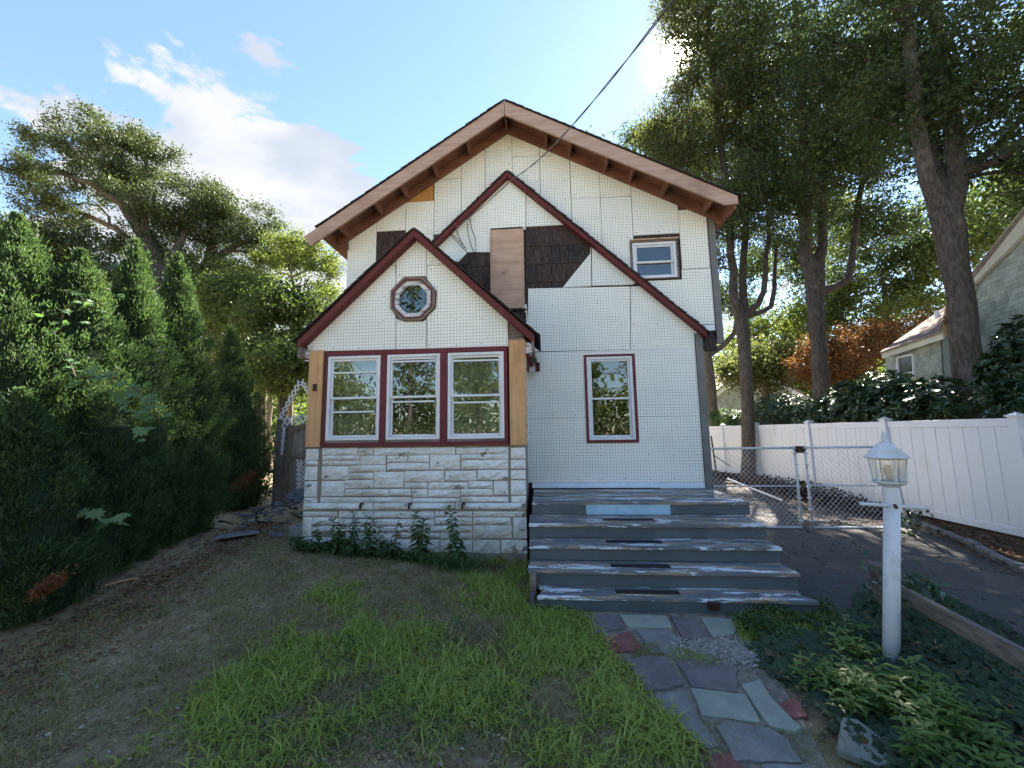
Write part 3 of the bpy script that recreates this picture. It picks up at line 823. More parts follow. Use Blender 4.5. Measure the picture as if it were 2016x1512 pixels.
for sg, e, s_ in ((-1, EL, SL), (1, ER, SR)):       # shingle courses, each lapping the one below
    L = hypot(e[0] - fp[0], e[1] - fp[1]) + .03; n = 26; ca = 1 / sqrt(1 + s_ * s_); sa = s_ * ca
    for i in range(n):
        s0, s1 = i * L / n, (i + 1) * L / n + .05
        j = RND.uniform(0, .012)
        P = lambda s, o_: (fp[0] + sg * (ca * s + sa * o_), YF - .045 - j, fp[1] - .006 - sa * s + ca * o_)
        MB().prism([P(s0, .003), P(s1, .013), P(s1, .024), P(s0, .011)], (0, 15.95 - YF, 0)).build('shingle_course', 'roof_shingle', house)

# ---- windows
def window(name, x0, z0, x1, z1, Y, rail=.5, bars=(), fw=.05, depth=.09, parent=house, lower_in=.02, trim=None, tw=.05, tmat='red_window', hung=True, sill=True):
    m = MB()
    m.box(x0, x0 + fw, Y - .03, Y + depth, z0, z1); m.box(x1 - fw, x1, Y - .03, Y + depth, z0, z1)
    m.box(x0 + fw, x1 - fw, Y - .03, Y + depth, z1 - fw, z1); m.box(x0 + fw, x1 - fw, Y - .03, Y + depth, z0, z0 + fw * .9)
    w = m.build('window', 'window_white', parent, bevel=.004)
    zm = z0 + (z1 - z0) * rail
    a0, a1 = x0 + fw + .001, x1 - fw - .001; s = .034
    def sash(za, zb, yy):
        q = MB(); q.box(a0, a0 + s, yy, yy + .03, za, zb); q.box(a1 - s, a1, yy, yy + .03, za, zb)
        q.box(a0 + s, a1 - s, yy, yy + .03, zb - s, zb); q.box(a0 + s, a1 - s, yy, yy + .03, za, za + s)
        q.build('sash', 'window_white', w, bevel=.003)
        g_ = MB(); g_.box(a0 + s, a1 - s, yy + .012, yy + .016, za + s, zb - s); g_.build('pane', 'glass', w)
    sash(zm - .015, z1 - fw - .001, Y - .005)
    sash(z0 + fw * .9 + .001, zm + .02, Y + .028)
    for b, yy in bars:
        q = MB(); q.box(a0 + s + .001, a1 - s - .001, Y - .02 + yy, Y - .006 + yy, b - .012, b + .012); q.build('screen_rail', 'window_white', w)
    if trim:
        q = MB(); l, r_, t_, b_ = trim
        yq0, yq1 = Y - .042, Y + .02
        q.box(x0 - l, x0 - .002, yq0, yq1, z0 - b_, z1 + t_); q.box(x1 + .002, x1 + r_, yq0, yq1, z0 - b_, z1 + t_)
        q.box(x0 - .002, x1 + .002, yq0, yq1, z1 + .002, z1 + t_); q.box(x0 - .002, x1 + .002, yq0 - .006, yq1, z0 - b_, z0 - .002)
        q.build('casing', tmat, w, bevel=.004)
    return w
window('lower', win_lo[0], win_lo[1], win_lo[2], win_lo[3], YW, rail=.49, trim=(.045, .045, .035, .05))
window('upper', win_up[0] + .05, win_up[1] + .02, win_up[2] - .02, win_up[3] - .09, YU, rail=.46, trim=(.045, .03, .03, .02), tmat='weathered_frame')
m = MB(); m.box(win_up[0] + .01, win_up[2] + .03, YU - .075, YU - .045, win_up[3] - .058, win_up[3] - .035); m.build('head_batten', 'plywood', house)
for o_, z in ((.0, 0),):
    m = MB(); m.box(win_lo[0] + .08, win_lo[2] - .08, YW + .5, YW + .51, win_lo[1], win_lo[3]); 
# near-black sheet whose colour stands for the unlit room behind the upper window
m = MB(); m.box(win_up[0] + .1, win_up[2] - .08, YU + .16, YU + .17, win_up[1], win_up[3]); m.build('dark_room_sheet', 'dark_gap', house)

# ---- porch
YR = 5.55
px_l, px_r = -3.655, -0.265
ppk = atY(815, 447, YR); PPK = (float(ppk[0]), float(ppk[2]) - .03)
ple = atY(585, 668, YR); pre = atY(1052, 655, YR)
PLE = (float(ple[0]), float(ple[2])); PRE = (float(pre[0]), float(pre[2]))
psl = (PPK[1] - PLE[1]) / (PPK[0] - PLE[0]); psr = (PPK[1] - PRE[1]) / (PRE[0] - PPK[0])
zwt, zwb = 3.12, 1.645                       # head and sill of the window band
def pgz(x): return PPK[1] - (PPK[0] - x) * psl - .06 if x < PPK[0] else PPK[1] - (x - PPK[0]) * psr - .06
oc = U(814, 590, YP); OR = .375
octo = [(oc[0] + OR * .86 * cos(radians(22.5 + 45 * k)), oc[1] + OR * .86 * sin(radians(22.5 + 45 * k))) for k in range(8)]
porch = wall_sheet('porch_gable', [(px_l, zwt), (px_r, zwt), (px_r, pgz(px_r)), (PPK[0], PPK[1] - .06), (px_l, pgz(px_l))], [octo], YP + .005, 'weathered_frame', house, .08)
def pclip(poly):
    for (sx_, cc) in ((psr, PPK[1] - .07 + psr * PPK[0]), (-psl, PPK[1] - .07 - psl * PPK[0])):
        poly = clip_poly(poly, sx_, 1.0, cc)
        if not poly: return []
    return poly
def pp(px, **k):
    p = pclip([U(x, y, YP) for x, y in px])
    if len(p) > 2: panel(p, YP, th=.02, **k)
zt = 692; 
def ptop(x): return 692 - (x - 620) * .0255
pp([(598, 520), (779.5, 524.5), (779.5, 548), (779.5, 564), (770, 575), (770, 607), (779.5, 622), (779.5, ptop(779)), (612, ptop(612)), (598, 668)])
pp([(781, 440), (840, 440), (840, 544), (797, 545), (781, 545)])
pp([(752, 524), (752, 470), (779.5, 490), (779.5, 523.5)])
pp([(841.5, 470), (900, 500), (887, 522), (841.5, 523)])
pp([(841.5, 524), (1020, 520), (999, 640), (1001, ptop(1000)), (841.5, ptop(841)), (841.5, 625), (859, 607), (861, 575), (841.5, 551)])
pp([(781, 628), (797, 634), (833, 634), (840, 630), (840, ptop(840)), (781, ptop(781))])
pp([(781, 546), (796, 546), (781, 562)], fast=False, rot=.3)
# octagon window
def octring(r0, r1, y0, y1, mat, name, par):
    m = MB()
    for k in range(8):
        a, b = radians(22.5 + 45 * k), radians(67.5 + 45 * k)
        q = [(oc[0] + r0 * cos(a), y0, oc[1] + r0 * sin(a)), (oc[0] + r1 * cos(a), y0, oc[1] + r1 * sin(a)), (oc[0] + r1 * cos(b), y0, oc[1] + r1 * sin(b)), (oc[0] + r0 * cos(b), y0, oc[1] + r0 * sin(b))]
        m.prism(q, (0, y1 - y0, 0))
    return m.build(name, mat, par)
ow = octring(.315, .385, YP - .055, YP - .001, 'weathered_frame', 'octagon_window', house)
octring(.245, .314, YP - .035, YP + .05, 'white_soffit', 'frame', ow)
octring(.322, .345, YP - .06, YP - .056, 'red_trim', 'bead', ow)
MB().prism([(oc[0] + .246 * cos(radians(22.5 + 45 * k)), YP + .02, oc[1] + .246 * sin(radians(22.5 + 45 * k))) for k in range(8)], (0, .004, 0)).build('pane', 'glass', ow)
# roof of the porch
for sg, e, s_ in ((-1, PLE, psl), (1, PRE, psr)):
    MB().prism([(PPK[0] + sg * .002, YR, PPK[1]), (e[0], YR, e[1] - .03), (e[0], YR, e[1] - .145), (e[0] - sg * .06, YR, e[1] - .145 + .045), (PPK[0] + sg * .002, YR, PPK[1] - .125)], (0, YP - .022 - YR, 0)).build('rake_board', 'red_trim', house, bevel=.004)
    butts((PPK[0], PPK[1] + .002), e[0] + sg * .02, e[1] - .05, YR - .02, YP, 'shingle_edge', house) if False else None
    L = hypot(e[0] - PPK[0], e[1] - PPK[1]) + .04; n = 18; ca = 1 / sqrt(1 + s_ * s_); sa = s_ * ca
    for i in range(n):
        s0, s1 = i * L / n, (i + 1) * L / n + .05; j = RND.uniform(0, .018)
        P = lambda s, o_: (PPK[0] + sg * (ca * s + sa * o_), YR - .02 - j, PPK[1] - sa * s + ca * o_)
        MB().prism([P(s0, .003), P(s1, .016), P(s1, .034), P(s0, .018)], (0, YW - .15 - YR, 0)).build('shingle_course', 'roof_shingle', house)
    # white boxed return under each eave
    xi = px_l + .06 if sg < 0 else px_r - .06
    ze = e[1] - .17
    MB().prism([(xi, YP - .03, ze + abs(e[0] - xi) * s_ - .06), (e[0] - sg * .03, YP - .03, ze + .0), (e[0] - sg * .05, YP - .03, ze - .09), (xi, YP - .03, ze - .13)], (0, .03, 0)).build('eave_return', 'white_soffit', house)
    m = MB(); m.box(min(xi, e[0] - sg * .05), max(xi, e[0] - sg * .05), YP - .03, YW - .16, ze - .15, ze - .131); m.build('eave_soffit', 'red_trim' if sg > 0 else 'white_soffit', house)
    m = MB(); m.box(min(e[0] - sg * .045, e[0] - sg * .01), max(e[0] - sg * .045, e[0] - sg * .01), YR + .01, YW - .16, ze - .12, ze + .10); m.build('eave_fascia', 'weathered_frame', house)
m = MB(); m.box(PRE[0] - .12, PRE[0] - .02, YW - .30, YW - .2, PRE[1] - .42, PRE[1] - .28); m.build('gutter_end', 'white_soffit', house)
m = MB(); m.box(PRE[0] - .05, PRE[0] + .06, YW - .24, YW - .12, PRE[1] - .40, PRE[1] - .25); m.box(PRE[0] - .08, PRE[0] + .01, YW - .28, YW - .15, PRE[1] - .30, PRE[1] - .17); m.build('rotten_eave_end', 'rot_hole', house)
m = MB(); m.box(px_r - .01, px_r + .04, YP + .2, YW - .17, zwt - .25, zwt + .12); m.build('side_beam', 'red_trim', house)

# corner posts of bare pine
for (xa, xb, zt2, zb2_) in ((U(613, 690, YP)[0], U(640, 690, YP)[0], U(625, 691, YP)[1], U(620, 880, YP)[1]), (U(1002, 672, YP)[0], U(1034, 672, YP)[0], U(1015, 670, YP)[1], U(1015, 876, YP)[1])):
    m = MB(); m.box(xa, xb, YP - .045, YP + .12, zb2_, zt2); m.build('corner_post', 'pine', house, bevel=.004)
m = MB(); m.box(px_r + .005, px_r + .03, YP + .02, YP + .1, 1.65, 3.1); m.build('post_edge', 'white_soffit', house)
hx, hz = U(624, 763, YP); m = MB(); m.box(hx - .025, hx + .025, YP - .075, YP - .046, hz - .06, hz + .05); m.box(hx - .015, hx + .035, YP - .10, YP - .076, hz - .06, hz - .045); m.build('latch', 'rust', house)
# red window band
bx0, bx1 = U(640, 786, YP)[0], U(1000, 780, YP)[0]
edges = [U(x, 786, YP)[0] for x in (645, 749, 762, 867, 882, 993)]
m = MB()
m.box(bx0, bx1, YP - .04, YP + .05, zwt - .075, zwt); m.box(bx0, bx1, YP - .055, YP + .05, zwb - .005, zwb + .05)
m.box(bx0, edges[0] - .003, YP - .038, YP + .05, zwb + .05, zwt - .075); m.box(edges[5] + .003, bx1, YP - .038, YP + .05, zwb + .05, zwt - .075)
m.box(edges[1] + .003, edges[2] - .003, YP - .038, YP + .05, zwb + .05, zwt - .075); m.box(edges[3] + .003, edges[4] - .003, YP - .038, YP + .05, zwb + .05, zwt - .075)
m.build('window_casing', 'red_window', house, bevel=.004)
zb_ = zwb + .09; zt2 = zwt - .078
m = MB(); m.box(edges[0], edges[5], YP - .03, YP + .04, zwb + .052, zb_ - .002); m.build('window_sill', 'weathered_frame', house)
for (a, b, bars) in ((edges[0], edges[1], (731, 809)), (edges[2], edges[3], (712, 791)), (edges[4], edges[5], (714, 795))):
    window('porch', a, zb_, b, zt2, YP, rail=.495, bars=[(U(800, q, YP)[1], 0) for q in bars], fw=.045)
# curtains, room
for (a, b, mt) in ((edges[0], edges[1], 'curtain'), (edges[2], edges[3], 'curtain_dark'), (edges[4], edges[5], 'curtain')):
    n = 40; xs_ = np.linspace(a - .03, b + .03, n); vs = []; 
    for x in xs_:
        y = YP + .15 + .02 * sin(x * 42) + .010 * sin(x * 97)
        vs += [(x, y, zwb + .02), (x, y + .01, zwt)]
    MB().add(vs, [(2 * i, 2 * i + 2, 2 * i + 3, 2 * i + 1) for i in range(n - 1)]).build('curtain', mt, house, smooth=True)
m = MB(); m.box(px_l + .05, px_l + .12, YP + .06, YW - .01, 0.0, zwt + .15); m.box(px_r - .12, px_r - .05, YP + .12, YW - .01, 0, zwt + .15); m.build('porch_side_wall', 'white_soffit', house)
m = MB(); m.box(px_l + .12, px_r - .12, YP + .06, YW - .02, zwt + .1, zwt + .14); m.build('porch_ceiling', 'interior', house)

# stone base: a body with the cast stones set on it
base = MB()
base.box(px_l + .02, px_r - .02, YP, YW - .02, 0.0, zwb - .006)
pb = base.build('porch_base', 'mortar', house)
def zp(x, y): return 580 + x / 4.2, 880 + y / 4.2
stones = [(85,15,200,108),(80,112,195,150),(78,160,190,275),(70,282,190,412),(62,418,195,462),
(230,10,525,65),(530,10,650,65),(655,8,1330,62),(1335,5,1770,55),
(230,70,540,105),(545,70,755,145),(765,70,935,125),(940,68,1115,125),(1120,65,1370,185),(1375,60,1770,98),
(230,112,385,148),(388,112,540,148),(765,132,1115,190),(1378,105,1770,180),
(228,158,450,270),(455,150,755,205),(455,212,655,265),(660,205,905,335),(910,198,1240,285),(1245,195,1505,278),(1510,188,1770,270),
(225,280,415,408),(420,272,655,342),(910,292,1100,338),(1105,290,1435,345),(1438,282,1640,338),(1645,278,1770,395),
(420,348,780,402),(785,345,965,400),(970,345,1100,415),(1105,350,1370,412),(1373,345,1640,400),
(215,415,965,460),(970,420,1370,460),(1373,410,1770,455),
(85,532,355,572),(368,530,650,588),(655,530,1155,588),(1160,530,1470,575),(1475,530,1910,575),
(85,578,140,740),(148,578,365,640),(370,594,650,650),(655,594,1155,650),(1160,580,1470,640),(1475,580,1790,640),(1805,580,1905,755),
(148,650,420,700),(425,655,700,700),(705,655,1120,700),(1125,650,1470,700),(1475,645,1800,755),
(85,745,420,800),(425,705,830,800),(835,705,1200,750),(1205,705,1470,760),(835,760,1200,870),(1205,765,1470,870),(1475,765,1700,880),(1705,765,1900,880),(85,806,420,870),(425,806,830,870),
(1785,5,1900,95),(1785,105,1905,180),(1785,190,1905,265),(1785,275,1905,395),(1790,402,1908,460)]
def stone(x0, z0, x1, z1, Y, proud, rough, parent):
    nx = max(3, min(7, int((x1 - x0) / .12) + 2)); nz = 3
    ph = RND.uniform(0, 10)
    vs = []; fs = []
    for j in range(nz + 1):
        for i in range(nx + 1):
            e = 1.0 if (0 < i < nx and 0 < j < nz) else 0.25
            d = proud * (.35 if e < 1 else 1) + e * rough * RND.uniform(-.2, 1)
            vs.append((x0 + (x1 - x0) * (i / nx + (RND.uniform(-.25, .25) / nx if 0 < i < nx else 0)), Y - d, z0 + (z1 - z0) * (j / nz + (RND.uniform(-.25, .25) / nz if 0 < j < nz else 0))))
    for j in range(nz):
        for i in range(nx):
            a = j * (nx + 1) + i; fs.append((a, a + 1, a + nx + 2, a + nx + 1))
    k = len(vs)
    ring = [i for i in range(nx + 1)] + [j * (nx + 1) + nx for j in range(1, nz + 1)] + [nz * (nx + 1) + i for i in range(nx - 1, -1, -1)] + [j * (nx + 1) for j in range(nz - 1, 0, -1)]
    for r_ in ring: vs.append((vs[r_][0], Y + .004, vs[r_][2]))
    for q in range(len(ring)):
        b = (q + 1) % len(ring); fs.append((ring[q], ring[b], k + b, k + q))
    MB().add(vs, fs).build('stone', 'painted_stone', parent)
for s in stones:
    a = U(*zp(s[0], s[1]), YP); b = U(*zp(s[2], s[3]), YP)
    x0, x1 = a[0] + .004, b[0] - .004
    if s[0] < 100: x0 = px_l + .01
    if s[2] > 1880: x1 = px_r - .01
    low = s[1] > 525
    stone(x0, b[1] + .003, x1, a[1] - .003, YP, .018 if not low else .012, .024, pb)
for a, b in ((60, 640), (645, 1320), (1325, 1920)):
    p = U(*zp(a, 468), YP - .05); q = U(*zp(b, 522), YP - .05)
    stone(p[0] + .003, q[1], q[0] - .003, p[1], YP, .055, .012, pb)
for z0, z1, y0 in ((.77, 1.1, 6.0), (1.12, 1.4, 6.2), (.3, .7, 5.9), (1.42, 1.62, 6.0)): pass
m = MB(); xj = U(630, 930, YP)[0]; m.box(xj - .012, xj + .008, YP - .022, YP + .0, .8, 1.63); m.build('corner_joint', 'mortar', pb)
for x, y in ((575, 468), (970, 468), (1405, 468)):
    p = U(*zp(x, y), YP); m = MB(); m.box(p[0] - .02, p[0] + .025, YP - .10, YP - .06, p[1] + .0, p[1] + .03); m.box(p[0] - .025, p[0] - .005, YP - .11, YP - .07, p[1] - .06, p[1] + .005); m.build('bracket', 'rust', pb)
FAST.build('fastener', 'dark_gap', house, kind='stuff')

# ------------------------------------------------------------------ front steps
steps = thing('front_steps', (1.25, 5.0, 0.0), 'wide wooden front steps with peeling grey and white paint beside the porch', 'steps')
zd = .836; rs = .172
lead = [(-.20, 2.78, 5.62, zd), (-.225, 2.69, 5.08, zd - rs), (-.21, 2.66, 4.765, zd - 2 * rs), (-.21, 2.65, 4.46, zd - 3 * rs), (-.11, 2.66, 4.20, zd - 4 * rs)]
# landing boards, run along the house
y = 5.62; k = 0
for w in (.145, .28, .14, .28, .14, .28):
    y1 = min(y + w, YW - .08); m = MB(); m.box(-.20 + RND.uniform(0, .02), 2.78 - RND.uniform(0, .02), y, y1 - .006, zd - .035 - RND.uniform(0, .004), zd - RND.uniform(0, .004)); m.build('landing_board', 'tread_paint', steps, bevel=.003); y = y1
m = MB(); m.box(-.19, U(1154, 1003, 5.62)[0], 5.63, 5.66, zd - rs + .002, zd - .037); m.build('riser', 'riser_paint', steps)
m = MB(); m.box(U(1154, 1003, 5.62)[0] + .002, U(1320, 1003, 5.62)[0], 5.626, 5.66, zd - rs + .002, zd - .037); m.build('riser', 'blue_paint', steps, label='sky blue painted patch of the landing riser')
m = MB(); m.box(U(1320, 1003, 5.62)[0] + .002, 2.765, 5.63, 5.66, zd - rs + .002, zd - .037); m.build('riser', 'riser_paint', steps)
for i in range(1, 5):
    xa, xb, yf, z = lead[i]; yb = lead[i - 1][2] + .03
    nb = [(yf, yf + (yb - yf) * .52), (yf + (yb - yf) * .52, yb)]
    for j, (ya, yc) in enumerate(nb):
        if i == 4 and j == 0:      # broken bottom tread, its end gnawed off
            m = MB().prism([(xa, ya + .01, z - .036), (xb - .55, ya + .012, z - .03), (xb - .15, ya - .005, z - .03), (xb - .02, ya - .0, z - .03), (xb - .08, yc - .03, z - .03), (xb - .4, yc - .035, z - .03), (xb - .42, yc - .005, z - .03), (xa + .05, yc - .005, z - .036)], (0, 0, .034))
        elif i == 4:
            m = MB().prism([(xa + .1, ya + .01, z - .033), (xb - .28, ya + .01, z - .033), (xb - .27, ya + .03, z - .033), (xb - .06, ya + .06, z - .033), (xb - .05, yc, z - .033), (xa, yc, z - .033)], (0, 0, .032))
        else:
            m = MB(); m.box(xa + RND.uniform(0, .012), xb - RND.uniform(0, .02), ya, yc - .005, z - .036 - RND.uniform(0, .003), z - RND.uniform(0, .004))
        m.build('tread', 'tread_paint', steps, bevel=.003)
    zl = z - rs if i < 4 else .0
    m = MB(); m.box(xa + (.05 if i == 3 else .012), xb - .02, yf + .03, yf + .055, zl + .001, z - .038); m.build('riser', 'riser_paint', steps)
    gx_, gw, gd = 1.22 + (4 - i) * -.0 , .315, .045
    cxp = {1: (1187, 1287, 1023), 2: (1193, 1302, 1066), 3: (1203, 1318, 1114), 4: (1212, 1337, 1166)}[i]
    pL, pR = atZ(cxp[0], cxp[2], z), atZ(cxp[1], cxp[2], z)
    yc = (pL[1] + pR[1]) / 2
    m = MB(); m.box(pL[0], pR[0], yc - .055, yc + .05, z - .001, z + .004); m.build('grip_strip', 'grip_black', steps)
    if i == 4:
        m = MB(); m.box(pL[0], pR[0], yc - .062, yc - .0555, z, z + .0035); m.build('grip_edge', 'grip_edge', steps)
m = MB()
prev = 5.66
for i in range(1, 5):
    m.box(-.18, -.14, lead[i][2] + .06, 5.64, lead[i][3] - rs if i < 4 else 0, lead[i][3] - .045)
m.build('stringer', 'riser_paint', steps)
m = MB(); m.box(-.19, -.12, 4.44, 4.475, .06, .29); m.build('stringer_end', 'weathered_frame', steps)
hp = atZ(1404, 1184, .13); m = MB(); m.box(hp[0] - .05, hp[0] + .05, 4.18, 4.255, .055, .125); m.build('rotten_patch', 'rot_hole', steps)
m = MB(); m.box(-.18, 2.72, 5.67, YW - .1, .0, zd - .06); m.build('landing_frame', 'dark_gap', steps)
# ------------------------------------------------------------------ trees
DENS = 1.0
def blob(px, py, Y, rx, rz, ry, n):
    """crown lobe: centre where the photograph shows it at depth Y, radii in metres, n attraction points"""
    return (atY(px, py, Y), np.array([rx, ry, rz]), n)
def skeleton(rng, limbs, blobs, tip=0.011, seg=0.5, expo=2.25, curve=0.25, lenw=0.22):
    """limbs: list of (points, radii); the first is the trunk.  Twigs reach for points spread through the lobes."""
    pos, par, rmin = [], [], []
    for pts, rads in limbs:
        pts = [np.array(p, float) for p in pts]
        start = -1
        if pos:
            d = np.linalg.norm(np.array(pos) - pts[0], axis=1); start = int(d.argmin())
        last = start
        for i in range(len(pts)):
            if start >= 0 and i == 0: continue
            a = pts[i - 1] if i else pts[i]; n = max(1, int(np.linalg.norm(pts[i] - a) / seg)) if i else 1
            for k in range(1, n + 1):
                f = k / n
                p = a + (pts[i] - a) * f + (rng.normal(size=3) * 0.02 if i else 0)
                r_ = (rads[i - 1] + (rads[i] - rads[i - 1]) * f) if i else rads[0]
                pos.append(p); par.append(last); rmin.append(r_); last = len(pos) - 1
    depth = [0.0] * len(pos)
    for i, p in enumerate(par):
        if p >= 0: depth[i] = depth[p] + np.linalg.norm(pos[i] - pos[p])
    z0 = limbs[0][0][-1][2]
    att = []
    for c, r_, n in blobs:
        n = int(n * DENS)
        u_ = rdir(rng, n) * (rng.random((n, 1)) ** 0.45)
        att.append(c + u_ * r_)
    att = np.concatenate(att)
    top = np.array(limbs[0][0][-1])
    att = att[np.argsort(np.linalg.norm(att - top, axis=1))]
    P = np.array(pos); DP = np.array(depth); ok = np.arange(len(pos)) >= 0
    zmin = top[2] - 1.2
    for a in att:
        d = np.linalg.norm(P - a, axis=1)
        cost = d + lenw * DP + np.where(P[:, 2] < min(zmin, a[2] + .5), 50.0, 0.0) + np.maximum(P[:, 2] - a[2], 0) * 0.6
        j = int(cost.argmin()); L = d[j]; n = max(1, int(round(L / seg)))
        base = P[j]; dr = a - base
        side = rng.normal(size=3) * curve * L * 0.35 + np.array([0, 0, 0.10 * L])
        new = []; last = j
        for k in range(1, n + 1):
            f = k / n
            new.append(base + dr * f + side * math.sin(pi * f) * 0.6 + (rng.normal(size=3) * 0.04 if k < n else 0))
            par.append(last); last = len(P) + len(new) - 1; rmin.append(0.0)
        new = np.array(new); dd = DP[j] + np.cumsum(np.linalg.norm(np.diff(np.vstack([base, new]), axis=0), axis=1))
        P = np.vstack([P, new]); DP = np.concatenate([DP, dd])
    n = len(P); par = np.array(par); rr = np.zeros(n); cnt = np.zeros(n)
    for i in range(n - 1, -1, -1):
        v = rr[i] if rr[i] > 0 else tip ** expo
        rr[i] = v
        if par[i] >= 0: rr[par[i]] += v
    R_ = rr ** (1 / expo); R_ = np.minimum(R_, 0.16)
    R_ = np.maximum(R_, np.array(rmin))
    return P, par, R_
def branch_mesh(name, P, par, R_, mat, parent, flare=None):
    V, Fs, k = [], [], 0
    ch = np.where(par >= 0)[0]
    for ns, sel in ((10, R_[ch] > 0.09), (6, (R_[ch] <= 0.09) & (R_[ch] > 0.03)), (3, R_[ch] <= 0.03)):
        idx = ch[sel]
        if not len(idx): continue
        a, b = P[par[idx]], P[idx]; ra, rb = R_[par[idx]], R_[idx]
        ra = np.minimum(ra, rb * 1.6 + 0.004)
        d = unit(b - a); ref = np.where(np.abs(d[:, 2:3]) > 0.9, np.array([[1.0, 0, 0]]), np.array([[0, 0, 1.0]]))
        s_ = unit(np.cross(d, ref)); t_ = np.cross(s_, d)
        ang = 2 * pi * np.arange(ns) / ns
        ringd = s_[:, None, :] * np.cos(ang)[None, :, None] + t_[:, None, :] * np.sin(ang)[None, :, None]
        A = a[:, None, :] + ringd * ra[:, None, None]; B = (b + d * rb[:, None] * .3)[:, None, :] + ringd * rb[:, None, None]
        V.append(np.concatenate([A, B], 1).reshape(-1, 3))
        m = len(idx); base = k + np.arange(m)[:, None] * 2 * ns; j = np.arange(ns)[None, :]; j2 = (j + 1) % ns
        Fs.append(np.stack([base + j, base + j2, base + ns + j2, base + ns + j], -1).reshape(-1, 4))
        k += m * 2 * ns
    return np_mesh(name, np.concatenate(V), np.concatenate(Fs), mat, parent, None, True)
def crown_leaves(rng, P, par, R_, n, ln, wd, mat, parent, sig=0.28, rmax=0.035, droop=0.3, name='crown', zmin=None):
    idx = np.where((par >= 0) & (R_ < rmax))[0]
    w = rng.random(len(idx)) ** 1.5 + 0.05; w /= w.sum()
    pick = rng.choice(idx, n, p=w)
    f = rng.random((n, 1))
    C = P[par[pick]] + (P[pick] - P[par[pick]]) * f + rng.normal(size=(n, 3)) * np.array([sig, sig, sig * 0.62])
    if zmin is not None: C = C[C[:, 2] > zmin]; n = len(C)
    dr = unit(rng.normal(size=(n, 3)) + np.array([0, 0, -droop]))
    nn = unit(rng.normal(size=(n, 3)) * 0.8 + np.array([0, 0, 0.8]))
    s_ = rng.uniform(0.65, 1.25, n)
    V, F = leaf_quads(C, dr, nn, ln * s_, wd * s_, 0.06, 0.08)
    return np_mesh(name, V, F, mat, parent)
def tree(name, label, limbs, blobs, nleaf, ln, wd, lmat, bmat='bark', seed=1, sig=0.28, seg=0.5, tip=0.011, group=None, cat='tree', lenw=.22, droop=.3, zmin=None, base=None):
    rng = np.random.default_rng(seed)
    b = limbs[0][0][0] if base is None else base
    root = thing(name, b, label, cat, group)
    P, par, R_ = skeleton(rng, limbs, blobs, tip, seg, lenw=lenw)
    branch_mesh('trunk', P, par, R_, bmat, root)
    crown_leaves(rng, P, par, R_, nleaf, ln, wd, lmat, root, sig, droop=droop, zmin=zmin)
    return root
def tr_pts(*a): return [atY(x, y, Y) for x, y, Y in a]

# right-hand row, by the white fence
DENS = 1.7
t4 = [(8.86, 8.6, 0.0)] + tr_pts((1908, 800, 8.6), (1888, 560, 8.6), (1866, 420, 8.6))
tree('large_tree', 'massive dark tree with thick forked trunk behind the near plain fence panel',
     [(t4, [.275, .235, .21, .26]),
      (tr_pts((1866, 420, 8.6), (1828, 350, 8.5), (1800, 200, 8.3), (1785, 20, 8.2), (1770, -200, 8.0)), [.25, .14, .125, .10, .06]),
      (tr_pts((1866, 420, 8.6), (1885, 330, 8.6), (1862, 180, 8.7), (1835, -20, 8.8), (1830, -260, 8.9)), [.26, .165, .15, .12, .07]),
      (tr_pts((1866, 420, 8.6), (1843, 330, 8.9), (1812, 150, 9.3), (1740, -60, 9.6)), [.25, .12, .10, .06]),
      (tr_pts((1892, 345, 8.6), (1920, 330, 8.4), (1965, 312, 8.0), (2040, 255, 7.6)), [.13, .10, .085, .06]),
      (tr_pts((1892, 345, 8.6), (1960, 290, 8.9), (2060, 190, 9.2)), [.11, .08, .05])],
     [blob(1950, 60, 8.2, 3.2, 2.4, 2.6, 90), blob(1780, -60, 8.6, 2.6, 2.6, 2.6, 80), blob(1840, 200, 8.8, 2.4, 1.6, 1.8, 50), blob(2060, 220, 8.0, 2.0, 1.3, 2.0, 45), blob(1700, 160, 9.6, 1.8, 1.5, 1.6, 40), blob(1960, -350, 9, 4.5, 3.0, 3.5, 60), blob(2100, 380, 8.8, 1.4, .7, 1.2, 20)],
     68000, .13, .050, 'leaf_right', seed=41, sig=.27)
t3 = [(8.42, 12.3, 0.0)] + tr_pts((1624, 830, 12.3), (1612, 680, 12.3), (1602, 545, 12.3))
tree('street_tree', 'tall tree with an elbowed right branch behind the capped fence posts',
     [(t3, [.29, .245, .215, .25]),
      (tr_pts((1602, 545, 12.3), (1585, 505, 12.2), (1588, 380, 12.0), (1575, 180, 11.8), (1560, -60, 11.6)), [.2, .17, .15, .11, .06]),
      (tr_pts((1602, 545, 12.3), (1618, 480, 12.4), (1620, 330, 12.6), (1640, 100, 12.8)), [.2, .14, .12, .07]),
      (tr_pts((1610, 562, 12.3), (1645, 564, 12.2), (1669, 552, 12.2), (1678, 510, 12.2), (1690, 400, 12.4), (1720, 250, 12.6)), [.13, .115, .105, .095, .08, .05])],
     [blob(1600, 120, 12.2, 3.2, 3.2, 2.4, 100), blob(1530, 360, 12.0, 1.9, 2.0, 1.8, 60), blob(1660, 330, 12.5, 1.8, 1.7, 1.8, 55), blob(1480, 40, 11.8, 2.0, 2.6, 1.8, 60), blob(1620, -200, 12.2, 4.0, 3.0, 3.0, 40), blob(1560, 230, 12.1, 2.0, 2.0, 1.8, 50), blob(1690, 250, 12.6, 1.6, 1.6, 1.6, 40), blob(1740, 440, 12.9, 1.3, 1.0, 1.3, 25)],
     66000, .125, .050, 'leaf_right', seed=42, sig=.29)
t2 = [(6.63, 13.5, 0.0)] + tr_pts((1474, 900, 13.5), (1470, 760, 13.5), (1462, 625, 13.5))
